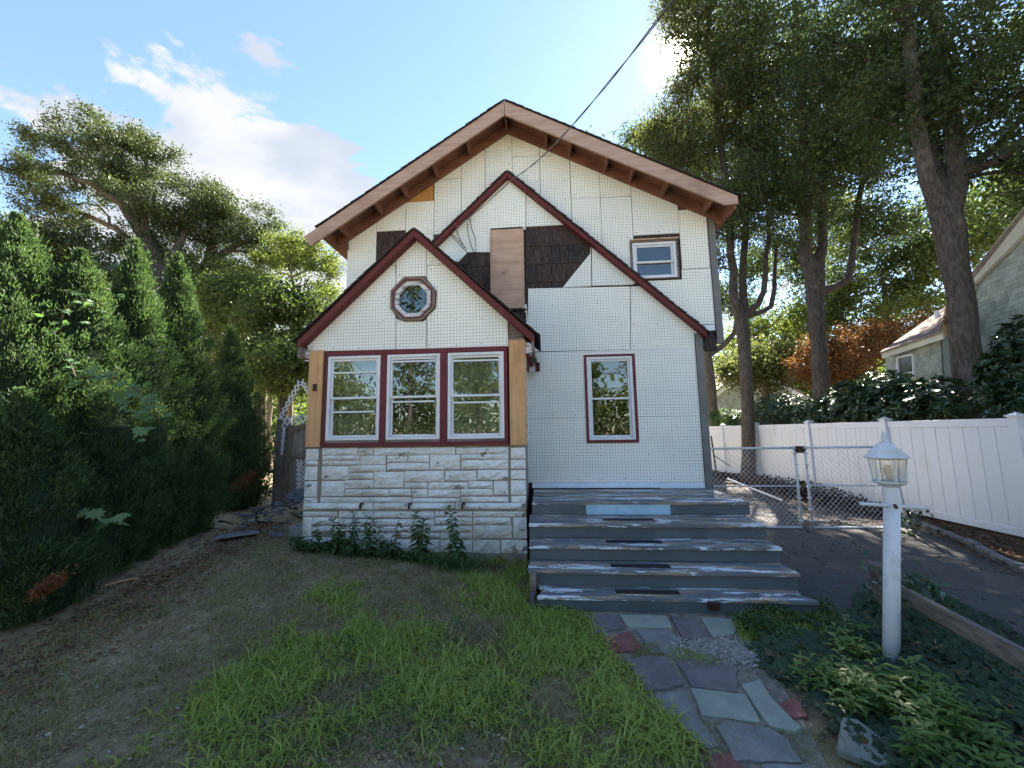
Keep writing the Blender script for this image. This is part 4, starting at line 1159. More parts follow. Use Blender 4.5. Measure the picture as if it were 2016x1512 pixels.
tree('street_tree', 'slim tree with curved pollarded limbs standing in front of the fence beside the gate',
     [(t2, [.23, .20, .185, .21]),
      (tr_pts((1462, 625, 13.5), (1444, 590, 13.4), (1440, 500, 13.3), (1425, 330, 13.1), (1400, 120, 12.8), (1385, -80, 12.6)), [.17, .14, .12, .10, .07, .04]),
      (tr_pts((1462, 625, 13.5), (1462, 560, 13.6), (1470, 420, 13.7), (1480, 200, 13.9)), [.15, .12, .10, .06]),
      (tr_pts((1466, 616, 13.5), (1492, 600, 13.4), (1505, 575, 13.4), (1508, 500, 13.4), (1520, 380, 13.3)), [.12, .10, .09, .08, .05]),
      (tr_pts((1466, 622, 13.5), (1500, 617, 13.6), (1516, 604, 13.6), (1524, 570, 13.6), (1528, 480, 13.7)), [.10, .09, .08, .07, .05])],
     [blob(1462, 150, 13.0, 1.9, 2.9, 1.9, 110), blob(1360, 225, 12.8, 1.5, 1.6, 1.5, 50), blob(1410, 430, 13.3, 1.7, 1.9, 1.6, 55), blob(1500, 400, 13.5, 1.4, 1.8, 1.5, 45), blob(1375, 60, 12.6, 1.3, 1.4, 1.4, 50), blob(1430, -120, 12.8, 2.2, 2.4, 2.0, 50), blob(1290, 265, 13.2, .7, .7, .8, 22), blob(1330, 310, 13.0, 1.0, .8, 1, 25), blob(1340, 10, 12.6, .8, 1.0, .8, 30), blob(1480, 290, 13.2, 1.6, 1.7, 1.5, 50), blob(1350, 150, 12.8, .6, .9, .8, 12), blob(1345, -60, 12.6, .8, 1.2, .9, 24)],
     72000, .118, .046, 'leaf_right_warm', seed=43, sig=.27)
DENS = 1.0
t1 = [(7.7, 18.5, 0.0)] + tr_pts((1404, 840, 18.5), (1392, 700, 18.5), (1382, 600, 18.5))
tree('street_tree', 'tree trunk close behind the grey corner board of the house with a low right limb',
     [(t1, [.34, .28, .24, .2]), (tr_pts((1398, 692, 18.5), (1425, 678, 18.4), (1447, 655, 18.3), (1452, 615, 18.2)), [.13, .12, .11, .08])],
     [blob(1400, 420, 18.5, 2.4, 2.6, 2.0, 60), blob(1340, 290, 18.3, 2.0, 1.6, 1.8, 40), blob(1440, 560, 18.2, 1.6, 1.4, 1.5, 30), blob(1270, 275, 18.3, 1.2, .9, 1.2, 25)],
     28000, .16, .066, 'leaf_right', seed=44, sig=.36)
# brighter trees standing beyond, in the gaps
for lab, px, py, Y, rx, rz, n, mat, sd in (
        ('pale sunlit tree seen through the gap between the two nearest fence trees', 1740, 560, 22, 4.2, 4.6, 20000, 'leaf_bright', 51),
        ('yellow green tree glowing behind the slim tree beside the gate', 1545, 660, 26, 3.8, 3.4, 16000, 'leaf_yellow', 52),
        ('dark bushy tree above the grey garage gable', 1500, 720, 21, 1.9, 1.4, 11000, 'leaf_right_warm', 53),
        ('tall thin-leaved tree rising over the shingled neighbour roof', 1960, 430, 20, 5.0, 3.6, 18000, 'leaf_bright', 54),
        ('mid green tree filling the space right of the orange maple', 1600, 480, 27, 4.4, 4.2, 15000, 'leaf_oak', 55),
        ('tall dark tree filling the sky between the fence trees', 1560, 260, 19, 6.0, 5.6, 15000, 'leaf_right_warm', 57),
        ('green tree low behind the orange maple and the garage roof', 1600, 730, 30, 4.6, 3.0, 14000, 'leaf_bright', 56)):
    c = atY(px, py, Y); base = (c[0] + .3, Y, 0)
    tree('background_tree', lab, [([base, (c[0], Y, max(1.0, c[2] - rz * .8)), c], [.24, .17, .10])],
         [(c, np.array([rx, 2.6, rz]), 90), (c + np.array([rx * .5, .5, rz * .45]), np.array([rx * .5, 1.6, rz * .5]), 30), (c + np.array([-rx * .55, -.3, -rz * .2]), np.array([rx * .5, 1.6, rz * .6]), 30)],
         n, .20, .11, mat, seed=sd, sig=.42, seg=.8, group='trees beyond the fence')
c = atY(1700, 690, 17.5); root_b = (c[0], 17.5, 0)
tree('japanese_maple', 'rusty orange Japanese maple beyond the fence beside the grey wing',
     [([root_b, (c[0] + .1, 17.5, 1.4), (c[0], 17.5, 2.4)], [.2, .15, .12])],
     [blob(1640, 690, 17.2, 1.5, 1.0, 1.2, 60), blob(1700, 680, 17.5, 1.6, 1.05, 1.3, 70), blob(1770, 665, 17.6, 1.7, .85, 1.3, 60), blob(1840, 640, 17.8, 1.3, .8, 1.2, 40), blob(1620, 725, 17.2, 1.2, .7, 1.1, 40), blob(1690, 740, 17.3, 2.0, .8, 1.2, 40)],
     30000, .11, .05, 'leaf_orange', seed=61, sig=.24, seg=.4)

# left-hand oaks over the hedge
O = 14.0
c0 = atY(355, 640, O)
tree('oak', 'great spreading oak towering above the left hedge',
     [([(c0[0] - .2, O, 0), (c0[0], O, c0[2]), atY(330, 560, O), atY(290, 470, O)], [.55, .44, .38, .30]),
      (tr_pts((290, 470, O), (240, 400, O - .5), (180, 360, O - 1), (110, 340, O - 1)), [.24, .17, .11, .06]),
      (tr_pts((310, 520, O), (230, 450, O + .5), (150, 415, O + 1), (80, 400, O + 1)), [.2, .13, .09, .05]),
      (tr_pts((290, 470, O), (275, 400, O), (255, 330, O + .4), (200, 290, O + .4)), [.22, .16, .11, .06]),
      (tr_pts((320, 540, O), (360, 470, O + .3), (380, 400, O + .5)), [.2, .12, .06])],
     [blob(170, 300, O, 2.4, 1.0, 2.0, 60), blob(270, 300, O, 1.9, 1.0, 2.0, 55), blob(90, 370, O - .5, 1.3, .7, 1.4, 32), blob(110, 420, O + .5, 1.3, .55, 1.3, 26), blob(230, 370, O, 2.0, .9, 2.0, 50), blob(310, 400, O, 1.6, 1.1, 1.8, 45), blob(270, 480, O, 1.5, .9, 1.8, 40), blob(210, 268, O, 1.8, .5, 1.4, 30), blob(60, 325, O, .9, .45, .9, 18)],
     52000, .115, .056, 'leaf_oak', 'bark', seed=71, sig=.21, seg=.5)
O2 = 15.5
c1 = atY(420, 640, O2)
tree('oak', 'second oak whose right shoulder slopes down towards the house roof',
     [([(c1[0], O2, 0), c1, atY(400, 560, O2), atY(420, 490, O2)], [.45, .36, .3, .22]),
      (tr_pts((400, 560, O2), (430, 505, O2), (470, 480, O2), (520, 470, O2)), [.2, .15, .11, .06]),
      (tr_pts((420, 490, O2), (410, 430, O2), (400, 370, O2)), [.16, .1, .06])],
     [blob(400, 385, O2, 1.3, 1.1, 1.5, 40), blob(465, 430, O2, 1.9, 1.2, 1.8, 60), blob(520, 480, O2, 1.6, 1.0, 1.6, 45), blob(400, 470, O2, 1.8, 1.2, 1.8, 45), blob(350, 520, O2, 2.0, 1.0, 1.8, 40), blob(590, 510, O2, .8, .6, 1, 18)],
     38000, .12, .058, 'leaf_oak', 'bark', seed=72, sig=.23, seg=.5)
for lab, px, py, Y, rx, rz, n, mat, sd in (
        ('bright sunlit leafy tree left of the porch behind the small conifer', 520, 640, 12.5, 2.3, 1.9, 27000, 'leaf_bright', 81),
        ('lower leafy tree shading the wooden side gate', 560, 730, 11.5, 1.5, .9, 17000, 'leaf_bright', 82),
        ('broad green tree filling the gap behind the tallest left conifers', 420, 580, 15.0, 2.4, 1.9, 19000, 'leaf_bright', 83)):
    c = atY(px, py, Y)
    tree('background_tree', lab, [([(c[0], Y, 0), (c[0], Y, max(1, c[2] - rz * .8)), c], [.17, .13, .07])],
         [(c, np.array([rx, 1.6, rz]), 110), (c + np.array([rx * .5, 0, rz * .4]), np.array([rx * .5, 1.2, rz * .5]), 40), (c + np.array([-rx * .4, 0, rz * .5]), np.array([rx * .5, 1.2, rz * .5]), 40)],
         n, .12, .07, mat, seed=sd, sig=.26, seg=.45, group='trees behind the left hedge')
tree('added_shade_tree', 'tall unseen tree added behind the house ridge to shade the hedge', [([(-.6, 18.2, 0), (-.5, 18.2, 6), (-.5, 18.2, 11)], [.3, .24, .14])],  # added out of view behind the ridge; its crown keeps sun off the hedge
     [(np.array([-.4, 18.2, 12.0]), np.array([3.6, 2.2, 4.4]), 110), (np.array([-3.4, 18.4, 10.0]), np.array([2.2, 1.8, 3.4]), 50), (np.array([1.2, 18.2, 14.2]), np.array([2.4, 1.8, 2.4]), 40), (np.array([-2.6, 18.2, 12.8]), np.array([2.2, 1.8, 2.4]), 40)], 22000, .22, .13, 'leaf_oak', seed=99, sig=.45, seg=.8)
Yt = 13.5
tree('slender_tree', 'airy tree with bare fan of branches beside the left end of the roof',
     [([(atY(577, 700, Yt)[0], Yt, 0), atY(577, 700, Yt), atY(578, 585, Yt), atY(575, 545, Yt)], [.10, .08, .06, .045])],
     [blob(575, 475, Yt, 1.3, .35, .8, 40), blob(640, 520, Yt, .65, .8, .8, 40), blob(515, 520, Yt, .7, .7, .8, 30), blob(610, 495, Yt, .8, .5, .8, 25), blob(655, 580, Yt, .4, .6, .6, 20)],
     10500, .10, .055, 'leaf_yellow', 'bark_pale', seed=84, sig=.16, seg=.35, tip=.008)
tree('background_tree', 'dim grey-green tree at the far left edge above the tallest conifer',
     [([(-13.5, 11.5, 0), (-13.4, 11.5, 4.0), atY(60, 480, 11.5)], [.25, .2, .1])],
     [blob(60, 470, 11.5, 1.6, .7, 1.4, 60), blob(130, 500, 11.5, 1.3, .7, 1.2, 45), blob(210, 560, 12, 1.4, 1.0, 1.2, 45), blob(20, 560, 11.5, 1.6, 1.2, 1.2, 40)],
     22000, .12, .06, 'leaf_oak', seed=85, sig=.26, group='trees behind the left hedge')
for lab, px, rr_ in (('pale sunlit trunk standing behind the wooden side gate', 519, .16), ('second pale trunk just right of its twin behind the side gate', 532, .12)):
    b = atY(px, 884, 17); b[2] = 0
    tree('pale_trunk_tree', lab, [([b, atY(px + 1, 770, 17), atY(px + 6, 690, 17)], [rr_, rr_ * .85, rr_ * .7])],
         [blob(px + 4, 690, 17, 1.4, .9, 1.2, 40)], 6000, .16, .09, 'leaf_bright', 'bark_pale', seed=90 + px, sig=.3, seg=.6, group='pair of pale trunks')
# far mass of woods closing the horizon
rng = np.random.default_rng(5)
def woods(name, n, xs, ys, hs, seed, ln=.55, mat='leaf_oak'):
    rng = np.random.default_rng(seed)
    m = 260; cx0 = rng.uniform(*xs, m); cy0 = rng.uniform(*ys, m); h = rng.uniform(*hs, m)
    k = rng.integers(0, m, n); d = rdir(rng, n) * (rng.random((n, 1)) ** .33)
    C = np.stack([cx0[k] + d[:, 0] * 2.4, cy0[k] + d[:, 1] * 2.4, h[k] * .55 + d[:, 2] * h[k] * .5], -1)
    V, F = leaf_quads(C, rdir(rng, n), unit(rng.normal(size=(n, 3)) + np.array([0, 0, .8])), rng.uniform(.7, 1.3, n) * ln, rng.uniform(.7, 1.3, n) * ln * .6, .05, .05)
    o = np_mesh(name, V, F, mat, None, (float(np.mean(xs)), float(np.mean(ys)), 0))
    return tag(o, 'distant mass of green woods closing the view behind the gardens', 'woods', None, 'stuff')
woods('far_woods', 40000, (-60, 50), (36, 52), (6, 10), 15, .8)
woods('left_woods', 18000, (-34, -9), (20, 30), (4, 7.5), 16, .4, 'leaf_bright')
woods('street_woods', 18000, (-45, 45), (-42, -32), (6, 9), 18, .7, 'leaf_bright')
woods('street_hedge', 12000, (-30, 30), (-22, -19), (2.4, 3.4), 19, .3, 'leaf_oak')
woods('right_woods', 16000, (10, 40), (33, 40), (6, 12), 17, .5, 'leaf_bright')
# trees across the street behind the viewer: the windows mirror them
for i, (x, y, h, r_) in enumerate(((-12.5, -24, 20, 5.0), (-6, -25, 12, 4.2), (2.5, -24, 11, 4.0), (11, -24, 12, 4.2), (20, -26, 12, 4.6), (-23, -25, 12, 4.6))):
    lab = ['leafy tree across the street mirrored in the left porch window', 'tall tree across the street mirrored in the octagon window', 'round tree across the street mirrored in the lower window',
           'tree across the street facing the driveway', 'big tree across the street right of the driveway', 'big tree across the street left of the lawn'][i]
    c = np.array([x, y, h * .6])
    tree('street_side_tree', lab, [([(x, y, 0), (x, y, h * .3), (x, y, h * .6)], [.25, .2, .12])],
         [(c, np.array([r_, r_, h * .38]), 70)], 5000, .38, .22, 'leaf_yellow' if i % 2 else 'leaf_bright', seed=120 + i, sig=.5, seg=1.0, group='trees across the street')

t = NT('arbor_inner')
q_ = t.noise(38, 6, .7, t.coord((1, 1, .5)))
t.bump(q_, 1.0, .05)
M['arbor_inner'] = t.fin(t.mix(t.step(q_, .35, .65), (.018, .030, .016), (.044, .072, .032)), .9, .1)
# ------------------------------------------------------------------ left hedge of columnar conifers
def conifer(name, label, x, y, h, r_, n, seed, lean=0.0, mat='arbor', ln=.10, pw=.62, flat=.9, group='conifers of the left hedge', fullness=.25):
    rng = np.random.default_rng(seed); n = int(n * 1.35); ln = ln * .72
    z0 = float(gz(x, y))
    root = thing(name, (x, y, z0), label, 'conifer', group)
    MB().tube([(x, y, z0), (x + lean * .5, y, z0 + h * .55), (x + lean, y, z0 + h * .92)], [.08, .055, .012], 8).build('trunk', 'bark', root, smooth=True)
    m = int(h * 120); pt = rng.random(m) ** 1.1; pa = rng.uniform(0, 2 * pi, m)
    prof = lambda t_: r_ * np.minimum(1.0, 1.65 * np.clip(1 - t_, 0, 1) ** (pw + .36)) * np.where(t_ < .12, .72 + t_ / .12 * .28, 1.0)
    lump = rng.uniform(.62, 1.16, m)
    # the dense inner mass of old growth
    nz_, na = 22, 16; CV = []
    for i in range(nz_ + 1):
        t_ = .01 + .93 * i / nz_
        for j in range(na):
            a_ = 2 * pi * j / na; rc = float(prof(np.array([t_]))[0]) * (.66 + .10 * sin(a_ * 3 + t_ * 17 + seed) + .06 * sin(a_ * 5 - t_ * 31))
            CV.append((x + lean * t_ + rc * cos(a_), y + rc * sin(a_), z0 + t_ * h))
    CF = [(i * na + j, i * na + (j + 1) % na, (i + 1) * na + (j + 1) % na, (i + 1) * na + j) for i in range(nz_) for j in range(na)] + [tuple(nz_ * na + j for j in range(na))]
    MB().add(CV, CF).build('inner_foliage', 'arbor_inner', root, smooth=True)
    k = rng.integers(0, m, n)
    # a plume is a flame shape: base inside, tip outside and above
    s_ = rng.random(n) ** .5
    rr = prof(pt)[k] * lump[k]
    th = pa[k] + rng.normal(size=n) * .20 * (0.5 + .5 * (1 - s_)) / np.maximum(rr, .15) * .5
    rad = rr * (.66 + .40 * s_) + rng.normal(size=n) * .02
    zz = pt[k] * h + (s_ - .6) * .34 + rng.normal(size=n) * .05
    zz = np.clip(zz, .03, h + .1)
    rad = np.minimum(rad, prof(np.clip(zz / h, 0, .995)) * 1.18 + .03)
    rad = rad + (rng.random(n) < .07) * rng.random(n) * .13
    lx = lean * (zz / h)
    C = np.stack([x + lx + rad * np.cos(th), y + rad * np.sin(th), z0 + zz], -1)
    out = np.stack([np.cos(th), np.sin(th), np.zeros(n)], -1)
    dr = unit(out * .5 + np.array([0, 0, .95]) + rng.normal(size=(n, 3)) * .36)
    tang = np.stack([-np.sin(th), np.cos(th), np.zeros(n)], -1)
    nn = unit(tang * rng.normal(size=(n, 1)) + out * rng.uniform(.2, 1, (n, 1)) + rng.normal(size=(n, 3)) * .35)
    sc = rng.uniform(.55, 1.2, n)
    V, F = leaf_quads(C, dr, nn, ln * sc, ln * .26 * sc, .02, .15)
    np_mesh('foliage', V, F, mat, root)
    return root
def con_at(label, tx, ty, bx, by, D, r_, n, seed, **k):
    """tip and foot as the photograph shows them, D metres away along the street axis"""
    b = atY(bx, by, D); tp = atY(tx, ty, D)
    return conifer('columnar_conifer', label, float(b[0]), D, float(tp[2] - gz(b[0], D)), r_, n, seed, lean=float(tp[0] - b[0]), **k)
con_at('near leftmost conifer with a broad sunlit yellow-green tip', 35, 440, 20, 1240, 4.2, .92, 66000, 201, ln=.085, pw=.52)
con_at('second conifer from the left, draped with maple leaves, blunt sunlit top', 160, 510, 165, 1190, 4.6, .74, 58000, 202, ln=.085, pw=.5)
con_at('third conifer from the left, tall with bright pointed tip', 268, 487, 262, 1140, 5.3, .61, 48000, 203, ln=.085, pw=.5)
con_at('fourth conifer from the left, dark and slender', 350, 512, 352, 1080, 6.1, .60, 46000, 204, ln=.085, pw=.48)
con_at('small lone conifer nearest the wooden side gate', 455, 655, 465, 1010, 8.2, .66, 32000, 205, ln=.09, pw=.55)
con_at('low bulging conifer at the front left corner of the lawn', 45, 790, 30, 1250, 3.6, .56, 28000, 206, ln=.08, pw=.42)
# brown dead sprays
rng = np.random.default_rng(77)
def spray(label, px, py, Y, n, rad):
    c = atY(px, py, Y); C = c + rng.normal(size=(n, 3)) * np.array([rad * 1.3, rad * .6, rad * .55]); C[:, 2] += (C[:, 0] - c[0]) * .6
    V, F = leaf_quads(C, unit(rng.normal(size=(n, 3)) + np.array([.3, -.3, -.4])), rdir(rng, n), .042, .012, .02, .1)
    best = min((o for o in bpy.data.objects if o.name.startswith('columnar_conifer')), key=lambda o: hypot(o.location.x - c[0], o.location.y - c[1]))
    o = np_mesh('dead_spray', V, F, 'arbor_brown', best); o['label'] = label
spray('rust-brown dead spray hanging low at the front of the hedge', 95, 1152, 3.3, 900, .055)
spray('brown dead patch low on the small lone conifer', 482, 945, 7.7, 900, .11)

# lobed maple leaves growing through the hedge
def maple_leaf(c, s, up, fwd):
    prof = [(0, -.1), (.22, .0), (.48, -.05), (.42, .16), (.62, .34), (.36, .40), (.34, .60), (.14, .55), (0, 1.0)]
    pts = prof + [(-x, y) for x, y in reversed(prof[1:-1])]
    f_ = Vector(fwd).normalized(); u_ = Vector(up); sd = f_.cross(u_).normalized(); u2 = sd.cross(f_)
    c = Vector(tuple(c))
    return [tuple(c + sd * x * s + f_ * y * s - u2 * (abs(x) * .25 + y * y * .25) * s) for x, y in pts]
def maple_branch(label, spine_px, Y, n, s, seed):
    r_ = random.Random(seed); sp = [atY(x, y, Yq) for x, y, Yq in spine_px]
    root = thing('maple_sapling', (sp[0][0], sp[0][1], float(gz(sp[0][0], sp[0][1]))), label, 'sapling')
    pts = [np.array([sp[0][0], sp[0][1] + .1, float(gz(sp[0][0], sp[0][1]))])] + sp
    MB().tube(pts, [.016] + [.011 - .008 * i / len(sp) for i in range(len(sp))], 5).build('stem', 'bark', root, smooth=True)
    for i in range(n):
        f = r_.random() * (len(sp) - 1); a = int(f); p = sp[a] + (sp[min(a + 1, len(sp) - 1)] - sp[a]) * (f - a)
        p = p + np.array([r_.gauss(0, .09), r_.gauss(-.03, .06), r_.gauss(0, .09)])
        ss = s * r_.uniform(.6, 1.15); poly = maple_leaf(p, ss, (r_.gauss(0, .4), -.5 + r_.gauss(0, .3), 1), (r_.gauss(.4, .6), r_.gauss(-.5, .4), r_.gauss(-.35, .25)))
        m = MB(); k = len(poly); cc = np.mean(np.array(poly), 0); m.add([tuple(cc)] + poly, [(0, 1 + j, 1 + (j + 1) % k) for j in range(k)])
        m.build('leaf', 'leaf_maple', root)
maple_branch('maple sapling with pale lobed leaves arching out of the hedge', [(135, 700, 4.3), (150, 745, 4.0), (215, 740, 3.85), (265, 765, 3.8), (300, 800, 3.75), (318, 840, 3.75)], 4, 62, .115, 3)
maple_branch('upper maple shoot with sunlit leaves on the second conifer', [(110, 700, 4.35), (125, 610, 4.1), (160, 590, 4.0), (200, 600, 3.95)], 4, 30, .115, 4)
maple_branch('low maple seedling with one broad leaf at the foot of the hedge', [(180, 1010, 4.0), (205, 1022, 3.9), (235, 1032, 3.85)], 4, 9, .14, 5)
# ------------------------------------------------------------------ white vinyl fence on the right
def fx(y): return 7.2 - (y - 6.5) * (0.2 / 9.2)
def ftop(y): return 1.935 - (y - 6.5) * (0.045 / 9.2)
fence = thing('vinyl_fence', (7.1, 11, 0.0), 'white vinyl privacy fence with capped posts running along the driveway', 'fence')
posts = [6.5, 8.72, 11.0, 13.5, 15.75, 18.0, 20.3]
def post(y, top, par):
    x = fx(y); m = MB(); m.box(x - .065, x + .065, y - .065, y + .065, 0.0, top); p = m.build('post', 'vinyl', par, bevel=.004)
    m = MB(); m.box(x - .082, x + .082, y - .082, y + .082, top, top + .025); k = len(m.v)
    m.add([(x - .07, y - .07, top + .025), (x + .07, y - .07, top + .025), (x + .07, y + .07, top + .025), (x - .07, y + .07, top + .025), (x, y, top + .075)], [(0, 1, 4), (1, 2, 4), (2, 3, 4), (3, 0, 4)])
    m.build('post_cap', 'vinyl', p)
for i, y in enumerate(posts):
    post(y, ftop(y) + (.02 if i in (2, 3, 4, 1) else .01), fence)
for i in range(len(posts) - 1):
    ya, yb = posts[i] + .066, posts[i + 1] - .066
    def rail(za, h, wd=.022):
        m = MB(); P = lambda y, s, z: (fx(y) + s * wd, y, z)
        m.add([P(ya, -1, ftop(ya) + za - h), P(ya, 1, ftop(ya) + za - h), P(yb, 1, ftop(yb) + za - h), P(yb, -1, ftop(yb) + za - h),
               P(ya, -1, ftop(ya) + za), P(ya, 1, ftop(ya) + za), P(yb, 1, ftop(yb) + za), P(yb, -1, ftop(yb) + za)],
              [(0, 3, 2, 1), (4, 5, 6, 7), (0, 1, 5, 4), (1, 2, 6, 5), (2, 3, 7, 6), (3, 0, 4, 7)])
        m.build('rail', 'vinyl', fence, bevel=.004)
    rail(-.01, .13, .026); rail(-1.68, .12, .026)
    n = 15 if i else 9
    for k in range(n):
        y0, y1 = ya + (yb - ya) * k / n, ya + (yb - ya) * (k + 1) / n - (.002 if i else .0006)
        m = MB(); q = .012 + (.0015 if i else .0003) * (k % 2)
        zt_, zb_ = ftop(y0) - .139, ftop(y0) - 1.681
        m.box(fx(y0) - q, fx(y0) + q, y0, y1, zb_, zt_); m.build('board', 'vinyl', fence)
fence2 = thing('vinyl_fence', (7.25, 4.5, 0.0), 'lower white vinyl fence section stepping down at the right edge', 'fence')
for (ya, yb) in ((4.2, 6.36), (1.9, 4.06)):
    m = MB(); m.box(7.2, 7.25, ya, yb, 1.50, 1.63); m.build('rail', 'vinyl', fence2, bevel=.004)
    m = MB(); m.box(7.2, 7.25, ya, yb, .0, .12); m.build('rail', 'vinyl', fence2, bevel=.004)
    n = 13
    for k in range(n):
        m = MB(); m.box(7.213, 7.238 + .001 * (k % 2), ya + (yb - ya) * k / n, ya + (yb - ya) * (k + 1) / n - .002, .121, 1.499); m.build('board', 'vinyl', fence2)
    m = MB(); m.box(7.16, 7.29, ya - .135, ya - .005, 0, 1.72); m.build('post', 'vinyl', fence2, bevel=.004)
# sloping soil strip below the fence, kerb of old blocks along the drive
xs_ = np.linspace(0, 1, 9); ys_ = np.linspace(1.5, 12, 50)
def cx_of(y): return np.interp(y, [1.5, 5.5, 6.73, 7.7, 9.0, 12], [4.9, 5.9, 6.45, 6.82, 6.9, 6.95])
XX = np.array([[cx_of(y) + (7.6 - cx_of(y)) * s for s in xs_] for y in ys_]); YY = np.repeat(ys_[:, None], 9, 1)
ZZ = .04 + .10 * np.repeat(xs_[None, :], 50, 0) + NP.normal(size=XX.shape) * .012
V = np.stack([XX, YY, ZZ], -1).reshape(-1, 3); i = np.arange(49 * 8); a = (i // 8) * 9 + i % 8
o = np_mesh('soil_bank', V, np.stack([a, a + 1, a + 10, a + 9], -1), 'litter_soil', None, (6.8, 6, 0), True); o['kind'] = 'structure'
kerb = bpy.data.objects.new('kerb', None); COL.objects.link(kerb); kerb.location = (6.2, 6, 0); kerb['kind'] = 'structure'
y = 1.8
while y < 8.6:
    L = RND.uniform(.22, .34); y1 = y + L; a = (float(cx_of(y)) - .03, y); b = (float(cx_of(y1)) - .03, y1 - .015)
    m = MB(); jz = RND.uniform(-.012, .012)
    m.bar((a[0], a[1], .045 + jz), (b[0], b[1], .045 + jz + RND.uniform(-.01, .01)), .10, .11 + RND.uniform(-.01, .01)); m.build('kerb_block', 'granite', kerb, bevel=.012); y = y1
PATH = np.array([atZ(x, y)[:2] for x, y in ((1158, 1200), (1450, 1200), (1620, 1530), (1420, 1530), (1395, 1480), (1300, 1392), (1232, 1310), (1190, 1262))])
def off_path(xy): return xy[~in_poly(xy[:, 0], xy[:, 1], PATH)]
# leaf litter
def litter(name, n, fxy, sz, mat, label, kind='stuff', seed=1, zf=None, lift=.012):
    rng = np.random.default_rng(seed); xy = fxy(rng, n); n = len(xy)
    z = (gz(xy[:, 0], xy[:, 1]) if zf is None else zf(xy)) + rng.random(n) * lift + .012
    V, F = leaf_quads(np.column_stack([xy, z]), np.column_stack([rng.normal(size=(n, 2)), rng.normal(size=n) * .15]), unit(np.column_stack([rng.normal(size=(n, 2)) * .3, np.ones(n)])), rng.uniform(.6, 1.3, n) * sz, rng.uniform(.6, 1.2, n) * sz * .5, .1, .1)
    o = np_mesh(name, V, F, mat, None, (float(xy[:, 0].mean()), float(xy[:, 1].mean()), 0)); return tag(o, label, 'litter', None, kind)
def fan(rng, n):
    y = rng.uniform(2, 12, n); s = rng.beta(1.1, 1.8, n); return np.column_stack([cx_of(y) - .25 + s * 1.1, y])
litter('leaf_litter', 2600, fan, .065, 'dead_leaf', 'brown fallen leaves along the kerb below the fence', seed=3, zf=lambda q: .03 + .1 * np.clip((q[:, 0] - cx_of(q[:, 1])) / .8, 0, 1))
litter('leaf_litter', 2600, lambda r, n: np.column_stack([6.6 - np.abs(r.normal(size=n)) * .9, r.uniform(7.7, 16, n)]), .07, 'dead_leaf', 'brown leaves and needles drifted over the back drive', seed=4)
litter('hedge_litter', 3200, lambda r, n: (lambda y: np.column_stack([-4.15 - (y - 3) * .24 + r.normal(size=n) * .28, y]))(r.uniform(1.8, 7, n)), .055, 'dead_leaf', 'dry brown litter on the soil under the hedge', seed=5)
litter('leaf_litter', 420, lambda r, n: np.column_stack([r.uniform(3.2, 6.2, n), r.uniform(3.5, 7.5, n)]), .05, 'dead_leaf', 'few dry leaves scattered on the asphalt drive', seed=14)
litter('lawn_thatch', 30000, lambda r, n: (lambda q: q[~in_poly(q[:, 0], q[:, 1], PATH) & ~((q[:, 0] > -.25) & (q[:, 1] > 4.1)) & ~((q[:, 0] > -3.68) & (q[:, 1] > 5.68))])(np.column_stack([r.uniform(-4.7, .9, n), 1.7 + r.random(n) ** 1.25 * 4.8])), .032, 'thatch', 'brown thatch and dead grass littering the worn lawn', seed=15, lift=.008)
rng = np.random.default_rng(9)
plain('mulch', (.075, .05, .035), .95, .6, 6)
# heap of dark debris at the foot of the fence behind the gate
root = thing('mulch_heap', (6.35, 10.5, 0), 'dark mulch and clippings heaped behind the gate along the fence foot', 'heap')
n = 5200; y = rng.uniform(8.2, 16, n); hgt = .34 * np.exp(-((y - 11) / 3.2) ** 2) + .1; s = rng.normal(size=n) * .24
C = np.column_stack([fx(y) - .42 + s, y, hgt * np.exp(-(s / .26) ** 2) * rng.random(n)])
V, F = leaf_quads(C, rdir(rng, n), unit(rng.normal(size=(n, 3)) + np.array([0, 0, 1.2])), .10, .05, .1, .1)
o = np_mesh('clippings', V, F, 'mulch', root); o['kind'] = 'stuff'

